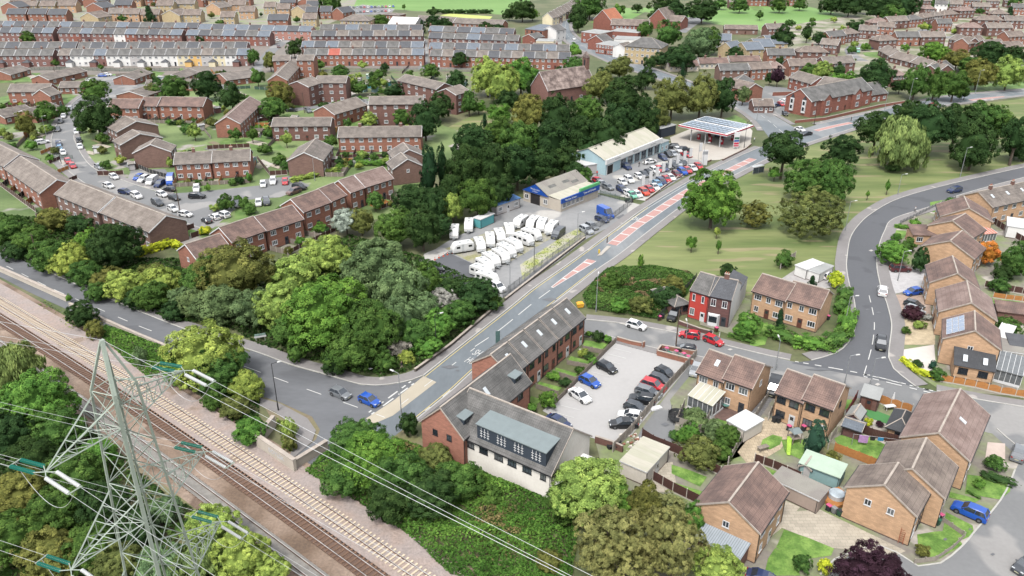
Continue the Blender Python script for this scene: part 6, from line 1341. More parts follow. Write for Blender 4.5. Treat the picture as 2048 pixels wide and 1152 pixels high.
fence([(1316, 642), (1345, 612), (1392, 560)], 'black', 1.6, False, where='between brambles and carport', gravel=False); fence([(1560, 540), (1575, 525), (1590, 515)], 'panelgrey2', 1.5, where='beside the garage pair', gravel=False)
fence([(1985, 448), (2030, 478), (2060, 495)], 'panelbrown', 1.8, True, where='behind the pink-roofed conservatory'); fence([(1968, 575), (2010, 583), (2060, 592)], 'panelbrown', 1.6, True, where='behind the orange tree garden'); fence([(1985, 596), (2010, 600), (2060, 606)], 'panelorange', 1.3, True, where='by the small square lawn')
fence([(1800, 448), (1826, 436), (1870, 414), (1910, 398)], 'steel', 1.0, False, where='along the crescent pavement', lab='railing', gravel=False)
fence([(985, 950), (1040, 975), (1102, 995)], 'panelgrey', 1.2, False, where='below the white rendered wing', gravel=False, lab='paling fence')
fence([(1006, 596), (1060, 555), (1105, 520), (1160, 480), (1230, 435), (1262, 410)], 'steel', 1.9, False, where='between tyre yard and main road', bay=2.6, lab='railing', gravel=False)
fence([(1200, 390), (1230, 398), (1258, 406)], 'green', 1.4, False, where='dividing tyre yard and showroom lot', lab='mesh fence', gravel=False)
for q, w_ in (([(386, 272), (402, 256), (425, 235)], 'beside the long end-on terrace'), ([(112, 205), (128, 218), (118, 236)], 'along the estate road verge'), ([(455, 160), (490, 150), (506, 140)], 'beside the right-hand bungalow'), ([(150, 140), (240, 143), (360, 142)], 'behind the bungalow lawns'), ([(0, 142), (70, 141), (140, 140)], 'at the far left lawn')):
    fence(q, 'green', 1.5, False, where=w_, bay=2.5, lab='mesh fence', gravel=False)
for q, w_ in (([(196, 352), (232, 352), (248, 350)], 'in the front garden by the parked cars'), ([(265, 332), (300, 348), (336, 358)], 'beside the sloping drive'), ([(415, 300), (450, 298), (500, 296)], 'behind the semis'),
              ([(515, 320), (540, 352), (575, 350)], 'round the yard beside the brown gable'), ([(20, 352), (40, 366), (75, 400)], 'outermost round the small back yards'), ([(0, 372), (40, 402), (72, 425)], 'lower edge of the small back yards')):
    fence(q, 'black' if 'sloping' in w_ else 'panelbrown', 1.6, True, where=w_)
for i in range(5):
    a = (2 + i * 16, 352 + i * 12); fence([(a[0] + 12, a[1] - 6), (a[0] - 12, a[1] + 12)], 'black' if i % 2 else 'panelorange', 1.6, True, where='across the small back yards of the far left terrace')
for i in range(7):
    a = (58 + i * 17, 266 + i * 19); fence([(a[0] - 10, a[1] + 6), (a[0] + 12, a[1] - 3)], 'panelbrown' if i % 2 else 'panelorange', 1.3, True, where='dividing front gardens of the far left terraces')
fence([(860, 232), (905, 228), (950, 214)], 'steel', 1.7, False, where='beside the cemetery lawn', lab='palisade fence', gravel=False, bay=2.5); fence([(640, 146), (760, 143), (870, 143), (960, 144)], 'steel', 1.8, False, where='between terrace yards and allotments', bay=3, lab='palisade fence', gravel=False)
# walls
WBR = WALLS['brown']; gwall([(1234, 682), (1262, 690), (1283, 694)], .9, .25, WALLS['orange'], 'low orange brick wall at the top of the car park'); gwall([(1286, 695), (1288, 696)], 1.3, .45, WALLS['orange'], 'square brick gate pier at the car park entrance', name='gate_pier', cat='pier')
gwall([(1314, 709), (1322, 699), (1392, 712)], 1.0, .25, WALLS['orange'], 'brick bin store wall, street side'); gwall([(1314, 711), (1386, 730)], 1.1, .25, WALLS['orange'], 'brick bin store wall, car park side')
gwall([(1356, 648), (1400, 664), (1425, 670)], .8, .25, WALLS['plum'], 'low dark brick wall before the Victorian pair'); gwall([(1190, 885), (1225, 896), (1245, 905)], 1.2, .25, WALLS['darkred'], 'stepped dark red brick wall at the car park foot')
for x, y in ((1424, 677), (1438, 678)): gwall([(x - .6, y), (x + .6, y + .3)], 1.4, .35, WALLS['white'], 'white painted gatepost by the dark Victorian house', name='gatepost', cat='gatepost')
gwall([(-60, 516), (40, 560), (135, 603)], 1.1, .5, WALLS['blockwall'], 'long stone parapet between lower road and railway'); gwall([(590, 938), (655, 898)], 1.6, .5, WALLS['blockwall'], 'right wing of the grey bridge parapet')
pw = gwall([(517, 893), (592, 944)], 2.2, .5, WALLS['blockwall'], 'grey graffitied bridge parapet beside the track'); gwall([(517, 892), (550, 852)], 2.0, .5, WALLS['blockwall'], 'left wing of the grey bridge parapet')
g0, g1 = P(517, 893), P(592, 944); gd = (g1 - g0).normalized(); gn = Vector((gd.y, -gd.x, 0)); gp = g0.lerp(g1, .55) + gn * .27 + Vector((0, 0, 1.2))
text(pw, 'BOYLSK', 1.1, gp, (math.pi / 2, 0, math.atan2(gd.y, gd.x)), mat('graffiti_white', C(220, 222, 226)), name='graffiti')
gwall([(140, 612), (250, 662), (340, 700)], .7, .4, WALLS['blockwall'], 'low stone wall under the ivy beside the lower road'); gwall([(830, 745), (900, 695), (1000, 610)], .7, .35, mat('stone_dark', C(120, 112, 104), var=.2, tiles=('wall', .6, .3, .02, .15)), 'dark stone retaining wall below the shrubbery')
gwall([(1010, 602), (1100, 532), (1170, 478)], .6, .3, mat('stone_dark', C(120, 112, 104), var=.2), 'dark stone kerb wall under the yard railing'); gwall([(1292, 402), (1340, 366), (1400, 330), (1422, 322)], .5, .3, WALLS['darkred'], 'low brick wall along the showroom forecourt')
gwall([(1445, 322), (1490, 300), (1502, 290)], .6, .3, WALLS['darkred'], 'low brick wall round the filling station verge'); gwall([(1590, 246), (1650, 240), (1760, 214), (1812, 206)], 1.0, .3, WALLS['red'], 'brick boundary wall before the care home')
gwall([(1545, 192), (1600, 190), (1618, 182)], 1.6, .3, WALLS['red'], 'tall brick wall behind the care home car park')
# bins, furniture and small garden things
for i, (x, y, l, b) in enumerate([(1656, 1022, 'pink', 'dark'), (1667, 1027, 'grey', 'grey'), (1678, 1032, 'dark', 'green'), (1879, 1040, 'pink', 'dark'), (1874, 1050, 'green', 'green'), (1548, 845, 'dark', 'dark'), (1556, 846, 'dark', 'dark'), (1577, 862, 'pink', 'dark'), (1606, 862, 'pink', 'dark'), (1333, 705, 'pink', 'clear'),
                                  (1352, 711, 'pink', 'clear'), (1367, 716, 'pink', 'clear'), (1376, 722, 'pink', 'clear'), (1338, 714, 'green', 'green'), (1357, 721, 'green', 'green'), (1326, 709, 'dark', 'dark'), (1421, 672, 'dark', 'dark'), (1319, 641, 'pink', 'brown'), (1325, 637, 'dark', 'dark'), (1850, 596, 'red', 'green'), (1655, 640, 'pink', 'dark'), (1384, 440, 'dark', 'dark'),
                                  (1432, 664, 'pink', 'brown')]):
    wh = 'in the brick bin store' if 1325 <= x <= 1377 and y < 723 else 'beside the ladder house' if 1650 < x < 1680 else 'at the cul-de-sac porch' if x in (1879, 1874) else 'behind the dark-framed semi' if 1545 < x < 1610 else 'by the Victorian pair' if x < 1440 else 'beside its house wall'
    if i == 21: continue
    wbin(x, y, l, b, wh, .5)
def ell(name, lab, cat, x, y, parts, rz=0, z=.08):
    r = empty(name, P(x, y) + Vector((0, 0, z)), rz); tag(r, lab, cat)
    for n_, f_, m_ in parts:
        q = MB(); f_(q); q.obj(n_, m_, r)
    return r
ell('hot_tub', 'round grey hot tub with pale blue cover on wooden deck', 'hot tub', 1671, 1000, [('deck', lambda q: q.box(-1.9, -1.6, 0, 1.9, 1.6, .5), FM['panelorange']), ('tub', lambda q: q.tube((0, 0, .503), (0, 0, 1.15), 1.1, 1.05, 20), WALLS['grey']), ('cover', lambda q: q.tube((0, 0, 1.153), (0, 0, 1.25), 1.1, 1.0, 20), mat('cover_blue', C(206, 218, 226), rough=.4)), ('pump', lambda q: q.tube((1.4, -.3, .5), (1.4, -.3, 1.1), .3, n=10), POLEM)], .4)
def trestle(q):
    q.box(-.9, -.4, .72, .9, .4, .78)
    for x in (-.7, .7):
        for y in (-.3, .3): q.tube((x, y, 0), (x, y, .72), .04)
ell('garden_table', 'grey garden table beside the flagged yard', 'table', 1525, 902, [('tabletop', trestle, FM['panelgrey'])], .4); ell('garden_table', 'round green table on the brown decking', 'table', 1451, 818, [('tabletop', lambda q: (q.tube((0, 0, .7), (0, 0, .75), .5, n=12), q.tube((0, 0, 0), (0, 0, .7), .05)), mat('teal_table', C(110, 160, 150)))])
ell('garden_table', 'white patio table in the turf garden', 'table', 1778, 820, [('tabletop', trestle, TRIM['white'])], .2)
poly('decking', [(1424, 812), (1440, 800), (1482, 820), (1468, 848), (1430, 838)], .12, mat('deck_brown', C(122, 96, 88), tiles=('floor', 3, .14, .015, .1)))
ell('trampoline', 'dark netted trampoline in the overgrown garden', 'trampoline', 1353, 842, [('mat', lambda q: q.tube((0, 0, .7), (0, 0, .75), 1.4, n=16), DARKP), ('frame', lambda q: [q.tube((1.4 * math.cos(a), 1.4 * math.sin(a), 0), (1.4 * math.cos(a), 1.4 * math.sin(a), 2.2), .04) for a in [i * 1.047 for i in range(6)]], BLACKP), ('net', lambda q: q.loft([[(1.38 * math.cos(i * .524), 1.38 * math.sin(i * .524), z) for i in range(12)] for z in (.8, 1.5)], caps=False), mat('net_dark', C(70, 72, 74)))])
ell('climbing_frame', 'children slide tower with lime green slides and glass-grey roof', 'climbing frame', 1587, 884, [('tower', lambda q: [q.tube((x, y, 0), (x, y, 2), .07) for x in (-.7, .7) for y in (-.7, .7)] + [q.box(-.75, -.75, .9, .75, .75, 1)], FM['panelgrey']), ('roof', lambda q: q.hexa([(-.8, -.8, 2), (.8, -.8, 2), (.8, .8, 2), (-.8, .8, 2), (-.6, -.05, 2.5), (.6, -.05, 2.5), (.6, .05, 2.5), (-.6, .05, 2.5)]), ROOFS['dullgreen']),
     ('slide', lambda q: q.hexa([(-1.1, -.3, 1.0), (-.7, -.3, 1.0), (-.7, .3, 1.0), (-1.1, .3, 1.0), (-3, -2.6, .1), (-2.6, -2.9, .1), (-2.2, -2.4, .15), (-2.7, -2.0, .15)]), mat('slide_lime', C(170, 210, 70)))], .3)
ell('ladder', 'red-brown ladder leaning on the buff gable wall', 'ladder', 1800, 1088, [('rung', lambda q: [q.box(-.25, .02 * i + i * .0, .3 + i * .3, .25, .02 * i + .04, .34 + i * .3) for i in range(7)], mat('ladder_orange', C(176, 96, 66))), ('stile', lambda q: [q.hexa([(x - .03, -.05, 0), (x + .03, -.05, 0), (x + .03, .03, 0), (x - .03, .03, 0), (x - .03, .15, 2.4), (x + .03, .15, 2.4), (x + .03, .2, 2.4), (x - .03, .2, 2.4)]) for x in (-.27, .27)], mat('ladder_orange', C(176, 96, 66)))], -.45)
for x, y, w_, h_ in ((1815, 0, 0, 0),): pass
ell('washing_line', 'washing line hung with a purple sheet and small clothes', 'washing line', 1742, 890, [('post', lambda q: (q.tube((-3, 0, 0), (-3, 0, 2), .05), q.tube((3.5, -1.4, 0), (3.5, -1.4, 2), .05)), POLEM), ('line', lambda q: q.tube((-3, 0, 1.95), (3.5, -1.4, 1.95), .015, n=4), TRIM['white']),
     ('purple_sheet', lambda q: q.hexa([(-2.2, -.2, .6), (-.9, -.5, .6), (-.9, -.46, .6), (-2.2, -.16, .6), (-2.2, -.2, 1.95), (-.9, -.5, 1.95), (-.9, -.46, 1.95), (-2.2, -.16, 1.95)]), mat('cloth_purple', C(206, 160, 214))), ('black_shirt', lambda q: q.hexa([(-.6, -.54, 1.2), (0, -.67, 1.2), (0, -.63, 1.2), (-.6, -.5, 1.2), (-.7, -.52, 1.95), (.1, -.7, 1.95), (.1, -.66, 1.95), (-.7, -.48, 1.95)]), DARKP),
     ('blue_cloth', lambda q: q.hexa([(.4, -.76, 1.3), (1.2, -.93, 1.3), (1.2, -.89, 1.3), (.4, -.72, 1.3), (.4, -.76, 1.95), (1.2, -.93, 1.95), (1.2, -.89, 1.95), (.4, -.72, 1.95)]), mat('cloth_blue', C(60, 160, 210)))])
ell('parasol', 'closed white parasol in the turf garden', 'parasol', 1783, 812, [('pole', lambda q: q.tube((0, 0, 0), (0, 0, 2.5), .04), POLEM), ('canopy', lambda q: q.tube((0, 0, .9), (0, 0, 2.6), .28, .05, 8), TRIM['white'])])
ell('mattress', 'discarded white mattress in the alley', 'mattress', 1311, 818, [('pad', lambda q: q.hexa([(-1, -.5, 0), (1, -.5, 0), (1, .5, 0), (-1, .5, 0), (-1, -.45, .22), (1, -.5, .3), (1, .45, .2), (-1, .5, .25)]), TRIM['white'])], .4)
ell('grit_bin', 'yellow grit bin beside the brambles at the road corner', 'grit bin', 1160, 615, [('tub', lambda q: q.hexa([(-.6, -.4, 0), (.6, -.4, 0), (.6, .4, 0), (-.6, .4, 0), (-.7, -.5, .8), (.7, -.5, .8), (.7, .5, .8), (-.7, .5, .8)]), mat('bin_yellow', C(250, 186, 60, 1.1))), ('lid', lambda q: q.hexa([(-.75, -.55, .803), (.75, -.55, .803), (.75, .55, .803), (-.75, .55, .803), (-.5, -.3, 1.1), (.5, -.3, 1.1), (.5, .3, 1.1), (-.5, .3, 1.1)]), mat('bin_yellow', C(250, 186, 60, 1.1)))], .2, .17)
mb = MB(); rr = random.Random(5)
for i in range(70):
    a, b, s = rr.gauss(0, 1.3), rr.gauss(0, 1.0), rr.uniform(.08, .3); z = max(0, .5 - .25 * math.hypot(a, b)) * rr.random()
    mb.hexa([(a - s, b - s * .6, z), (a + s, b - s * .4, z), (a + s * .8, b + s, z), (a - s, b + s * .8, z), (a - s * .8, b - s * .5, z + s), (a + s * .7, b - s * .4, z + s * .8), (a + s * .7, b + s * .7, z + s), (a - s * .7, b + s * .6, z + s * .7)], rr.randint(0, 2))
stuff(mb.obj('rubble_pile', [WALLS['orange'], WALLS['render'], CONC], None, P(1281, 888) + Vector((0, 0, .05))), 'pile of broken bricks and rubble behind the garage', 'rubble')
for x, y, z, sx in ((516, 676, 1.0, 2.2),):
    r = empty('street_sign', P(x + 6, y + 7), .35); tag(r, 'two-line white and green street name sign under the trees', 'sign'); q = MB(); q.box(-1.1, -.03, .9, 1.1, .03, 1.25, 0); q.box(-1.0, -.03, 1.3, 1.0, .03, 1.7, 1); q.tube((-.8, .05, 0), (-.8, .05, 1.7), .04); q.tube((.8, .05, 0), (.8, .05, 1.7), .04); q.obj('board', [TRIM['white'], mat('sign_sage', C(150, 180, 170))], r)
r = empty('street_sign', P(738, 742), -.05); tag(r, 'low white street nameplate at the junction pavement', 'sign'); q = MB(); q.box(-.7, -.03, .35, .7, .03, .6); q.tube((-.5, .04, 0), (-.5, .04, .6), .03); q.tube((.5, .04, 0), (.5, .04, .6), .03); q.obj('board', TRIM['white'], r)
r = empty('road_sign', P(996, 722), .3); tag(r, 'green-backed tall direction sign beside the terrace', 'sign'); q = MB(); q.box(-.4, -.04, 3.0, .4, .04, 6.2); q.obj('board', mat('sign_back_green', C(96, 130, 126)), r); q = MB(); q.tube((-.3, .1, 0), (-.3, .1, 6.1), .06); q.tube((.3, .1, 0), (.3, .1, 6.1), .06)
for z in (3.5, 4.3, 5.1, 5.9): q.box(-.4, .05, z, .4, .12, z + .08)
q.obj('frame', POLEM, r)
for (x, y) in ((1214, 486), (1702, 242)):
    r = empty('island_bollard', P(x, y) + Vector((0, 0, .1))); tag(r, 'dark traffic island post on the red median', 'bollard'); q = MB(); q.tube((0, 0, 0), (0, 0, 1.5), .12); q.obj('post', mat('bollard_brown', C(90, 60, 50)), r)
r = empty('island_bollard', P(1198, 508) + Vector((0, 0, .2))); tag(r, 'yellow keep-left bollard on the traffic island', 'bollard'); q = MB(); q.box(-.2, -.12, 0, .2, .12, 1.0); q.obj('body', mat('bollard_yellow', C(236, 200, 70)), r)
for i, (x, y) in enumerate([(904, 507), (895, 510), (887, 513), (878, 516), (870, 520)]):
    r = empty('traffic_cone', P(x, y) + Vector((0, 0, .06))); tag(r, 'small orange and white cone beside the dark tarmac', 'traffic cone', 'cones by the dark tarmac'); q = MB(); q.box(-.22, -.22, 0, .22, .22, .05); q.tube((0, 0, .05), (0, 0, .75), .16, .03, 8); q.tube((0, 0, .35), (0, 0, .5), .12, .085, 8, 1); q.obj('cone', [mat('cone_orange', C(230, 90, 50)), TRIM['white']], r)
# road lettering
for s, x, y, sz in (('HOY', 945, 724, 2.0), ('SHEF', 960, 709, 2.0), ('SLOW', 1268, 438, 2.4)):
    a, b = P(x - 4, y + 3), P(x + 4, y - 3); d = b - a; o = text(None, s, sz, P(x, y) + Vector((0, 0, .11)), (0, 0, math.atan2(d.y, d.x) - math.pi / 2), WHITE, 'road_lettering', .001, .62); o.scale = (.62, 1.5, 1); struct(o)
# ---------------------------------------------------------------- lamps and poles
for x, y, h, ax, ay, m, w in [(557, 822, 9, 1, .2, 'b', 'on the verge by the lower road'), (803, 831, 8, -1, .5, 'g', 'at the main junction corner'), (873, 706, 8, 1, .2, 'b', 'standing in the shrubbery'), (1192, 624, 8, .2, 1, 'g', 'before the bramble patch'), (1068, 545, 7, 0, 1, 'b', 'at the yard railing by the gravel'),
                              (1154, 487, 8, 1, 0, 'g', 'at the weedy verge'), (1020, 585, 8, 1, .5, 'g', 'beside the lowest caravans'), (1690, 463, 8, 1, 0, 'g', 'on the crescent bend beside the park'), (1920, 354, 9, 1, .1, 'g', 'on the crescent beside the dark tree'), (1795, 390, 6, 1, 0, 'g', 'slim on the park edge'), (1795, 562, 7, 1, 0, 'g', 'in front of the maroon car'),
                              (1690, 648, 6, 1, 0, 'g', 'in the corner hedge'), (1738, 778, 6, 1, 0, 'g', 'by the crescent mouth'), (1688, 772, 6, 1, 0, 'g', 'behind the dark-framed semi'), (1817, 207, 10, 1, 0, 'g', 'left of two before the round trees'), (1950, 188, 10, 1, 0, 'g', 'right of two before the round trees'), (1769, 220, 9, -1, 0, 'g', 'before the care home'),
                              (1628, 250, 9, 1, 0, 'b', 'at the care home corner'), (1488, 296, 9, 1, 0, 'b', 'at the filling station corner'), (1304, 138, 9, 1, 0, 'g', 'on the village street bend'), (1150, 62, 8, 1, 0, 'g', 'under the village tree'), (1513, 243, 8, 1, 0, 'g', 'at the mouth of the side road'), (123, 328, 7, 1, 0, 'b', 'beside the two red cars'),
                              (93, 272, 7, 1, 0, 'g', 'on the small verge triangle'), (630, 362, 7, 1, 0, 'g', 'by the lime hedge'), (521, 276, 7, 1, 0, 'g', 'on the flats lawn'), (245, 170, 7, 1, 0, 'g', 'by the bungalow gable'), (1405, 336, 8, 1, 0, 'g', 'thin at the showroom corner'), (1369, 705, 6, 0, 1, 'g', 'at the bin store corner'), (1551, 740, 6, 0, 1, 'g', 'across from the hedge corner')]:
    lamp(x, y, h, (ax, ay), m, w)
for x, y, h, w in [(80, 532, 8, 'leaning beside the lower road'), (362, 432, 9, 'among the parked cars'), (1351, 699, 8.5, 'behind the car park bins'), (113, 160, 8, 'at the far bungalow gable'), (609, 226, 8, 'by the flats path'), (588, 218, 7, 'by the black parked car'), (1280, 560, 1.6, 'stub in the brambles')][:6]: wpole(x, y, h, w)
# ---------------------------------------------------------------- cars
er = 'parked on the curving estate road'
for x, y, dx, dy, c, k in [(140, 217, -3, 6, 'silver', 'hatchback'), (127, 232, -3, 6, 'white', 'hatchback'), (121, 242, -2, 6, 'dark grey', 'hatchback'), (115, 258, -1, 6, 'dark grey', 'saloon car'), (153, 263, 0, 6, 'white', 'hatchback'), (158, 280, 1, 6, 'black', 'hatchback'), (160, 293, 2, 6, 'white', 'hatchback'), (117, 287, 1, 6, 'dark blue', 'hatchback'),
                           (119, 292 + 4, 2, 6, 'pale blue', 'hatchback'), (126, 305, 3, 6, 'white', 'hatchback'), (136, 322, 4, 5, 'red', 'hatchback'), (145, 331, 5, 5, 'red', 'hatchback'), (198, 333, 6, 3, 'silver', 'hatchback'), (228, 353, 6, 3, 'white', 'hatchback'), (217, 371, 6, 2, 'white', 'hatchback'), (250, 383, 7, 1, 'dark blue', 'hatchback'), (273, 391, 6, 3, 'white', 'large car'),
                           (315, 405, 6, 3, 'dark grey', 'large car'), (346, 417, 6, 3, 'white', 'hatchback'), (371, 428, 6, 1, 'white', 'hatchback'), (324, 388, 6, 2, 'white', 'hatchback'), (348, 395, 6, 2, 'black', 'hatchback'), (394, 392, 7, 0, 'black', 'large car')]:
    car(x, y, dx, dy, c, k, er, 'cars on the estate road')
for x, y, dx, dy, c, k, w in [(277, 354, -6, 3, 'blue', 'hatchback', 'first in the angled bays by the black fence'), (287, 358, -6, 3, 'white', 'large car', 'second in the angled bays by the black fence'), (304, 362, -6, 4, 'white', 'van', 'in the angled bays by the black fence'), (319, 368, -6, 4, 'dark blue', 'large car', 'beside the white van in the bays'), (338, 378, -6, -1, 'black', 'hatchback', 'below the blue van in the bays'),
                              (341, 362, -2, 5, 'blue', 'high roof van', 'beside the fence corner'), (393, 377, -1, 6, 'white', 'large car', 'parked nose-out before the brick semis'), (413, 440, -6, -4, 'black', 'hatchback', 'by the steps below the estate road'), (429, 433, -6, -3, 'white', 'hatchback', 'second by the steps below the estate road'), (446, 429, -6, -2, 'white', 'large car', 'third by the steps below the estate road'), (475, 408, 1, 5, 'dark grey', 'hatchback', 'behind the roadside shrub'),
                              (526, 368, 0, 6, 'white', 'hatchback', 'left in the fenced bays beside the brown gable'), (546, 362, -1, 6, 'white', 'large car', 'right in the fenced bays beside the brown gable'), (570, 363, 0, 6, 'red', 'hatchback', 'in the fenced bays'), (587, 383, -6, 2, 'brown', 'large car', 'against the long roof'), (599, 374, 6, 1, 'black', 'large car', 'against the hedge'), (517, 405, 0, 6, 'white', 'hatchback', 'behind the stepped terrace chimney'), (533, 403, 1, 6, 'dark grey', 'large car', 'behind the stepped terrace chimney'),
                              (205, 151, 6, 0, 'blue', 'hatchback', 'in the bungalow car park'), (215, 149, 6, 0, 'white', 'hatchback', 'in the bungalow car park'), (180, 161, 6, 0, 'white', 'hatchback', 'near the bungalow lawn'), (140, 158, 6, 0, 'silver', 'hatchback', 'beside a bungalow wall'), (583, 220, 6, 0, 'black', 'saloon car', 'before the blank brown gable'), (617, 221, 3, 2, 'grey', 'large car', 'beside the gabled terrace'),
                              (701, 206, 0, 5, 'dark grey', 'hatchback', 'leftmost below the three-storey flats'), (711, 207, 1, 5, 'white', 'hatchback', 'middle below the three-storey flats'), (725, 206, 0, 5, 'black', 'hatchback', 'rightmost below the three-storey flats'), (713, 223, 0, 5, 'red', 'hatchback', 'beside the white van at the flats'), (728, 220, 0, 5, 'white', 'van', 'beside the red hatchback at the flats'), (556, 80, 6, 0, 'white', 'saloon car', 'by the salmon terrace'), (557, 93, 2, 4, 'maroon', 'hatchback', 'on the small terrace street'),
                              (846, 81, 1, 4, 'white', 'van', 'in the alley between the rows'), (1716, 102, 1, 4, 'green', 'van', 'on the upper right loop road'), (1740, 96, 6, 0, 'dark blue', 'hatchback', 'on a drive by the loop road'), (1148, 77, 3, 4, 'white', 'saloon car', 'driving on the village street'), (22, 233, 6, 0, 'silver', 'large car', 'beside the far left bungalow'), (85, 284, 6, -1, 'white', 'large car', 'beside the front gardens')]:
    car(x, y, dx, dy, c, k, w, z=.1)
for i in range(26):
    x, y = (692 + (i % 13) * 7.2, 24 - (i % 13) * .2 - (i // 13) * 9); x += 8 * (i // 13)
    car(x, max(8, y), 1, 4, ['white', 'red', 'dark grey', 'silver', 'black', 'blue'][i * 5 % 6], 'hatchback', 'in the playing field car park', 'cars in the playing field car park')
dl = 'on the showroom forecourt'
DC_ = [(1245, 364, 'white'), (1258, 359, 'white'), (1278, 352, 'white'), (1288, 348, 'dark grey'), (1298, 345, 'black'), (1309, 341, 'white'), (1319, 338, 'red'), (1328, 336, 'dark blue'), (1337, 333, 'black'), (1347, 330, 'dark grey'), (1357, 327, 'silver'), (1366, 325, 'black'), (1275, 388, 'white'), (1288, 384, 'orange red'), (1299, 378, 'red'), (1309, 373, 'white'), (1315, 367, 'pale blue'),
       (1323, 363, 'dark blue'), (1333, 358, 'red'), (1341, 354, 'white'), (1353, 348, 'dark red'), (1365, 343, 'blue'), (1375, 340, 'red'), (1385, 335, 'white'), (1397, 332, 'red'), (1244, 379, 'dark blue'), (1256, 386, 'white'), (1264, 389, 'green')]
for i, (x, y, c) in enumerate(DC_): car(x, y, 5, 3, c, ['hatchback', 'large car', 'hatchback', 'saloon car'][i % 4], dl, 'cars for sale at the showroom')
for x, y, dx, dy, c, k, w in [(1253, 333, 5, 3, 'dark blue', 'large car', 'beside the workshop door'), (1299, 323, -6, 1, 'white', 'saloon car', 'with open bonnet before the showroom'), (1326, 315, 5, 3, 'dark blue', 'estate car', 'at the showroom office'), (1337, 309, 5, 3, 'black', 'hatchback', 'at the showroom office'), (1347, 307, 5, 3, 'silver', 'hatchback', 'at the showroom office'), (1373, 309, 5, 2, 'red', 'saloon car', 'at the forecourt end'), (1370, 299, 6, 0, 'black', 'large car', 'behind the red saloon'),
                              (1356, 299, 5, 3, 'white', 'hatchback', 'behind the red saloon'), (1345, 293, -6, 0, 'black', 'large car', 'at the showroom far end'), (1182, 335, 5, 3, 'black', 'saloon car', 'left of the showroom gable'), (1196, 361, 5, 2, 'red', 'hatchback', 'half hidden by the yard bushes'), (1204, 367, 5, 2, 'silver', 'hatchback', 'half hidden by the yard bushes'), (1216, 374, 5, 2, 'grey', 'hatchback', 'half hidden by the yard bushes'), (1211, 428, 6, 3, 'blue', 'high roof van', 'in the tyre yard'),
                              (1204, 438, 6, 2, 'dark blue', 'hatchback', 'beside the blue van'), (1184, 452, 6, 3, 'grey', 'hatchback', 'in the tyre yard'), (1173, 460, 6, 3, 'silver', 'large car', 'nearest the weedy verge'), (1116, 468, -5, 4, 'dark grey', 'van', 'beside the caravans'), (868, 540, 6, -1, 'black', 'saloon car', 'on the dark tarmac'), (996, 574, 5, 3, 'white', 'large car', 'below the lowest caravans'),
                              (1600, 258, 6, 2, 'white', 'saloon car', 'approaching the junction'), (1613, 267, -6, 1, 'black', 'saloon car', 'turning at the junction'), (1721, 245, 6, -1, 'white', 'hatchback', 'half behind the park trees'), (1867, 210, 6, -1, 'red', 'hatchback', 'on the main road behind the park trees'), (1541, 219, 5, -2, 'pale blue', 'hatchback', 'at the care home entrance'), (1546, 213, 5, -2, 'silver', 'hatchback', 'in the care home car park'),
                              (1553, 210, 5, -1, 'dark blue', 'hatchback', 'in the care home car park'), (1562, 208, 5, 2, 'red', 'hatchback', 'in the care home car park'), (1569, 202, 5, 1, 'white', 'saloon car', 'in the care home car park'), (1584, 205, 5, 2, 'black', 'hatchback', 'in the care home car park'), (1570, 227, 4, 4, 'black', 'hatchback', 'near the care home bins'), (1440, 270, 5, 1, 'blue', 'hatchback', 'under the filling station canopy')]:
    car(x, y, dx, dy, c, k, w)
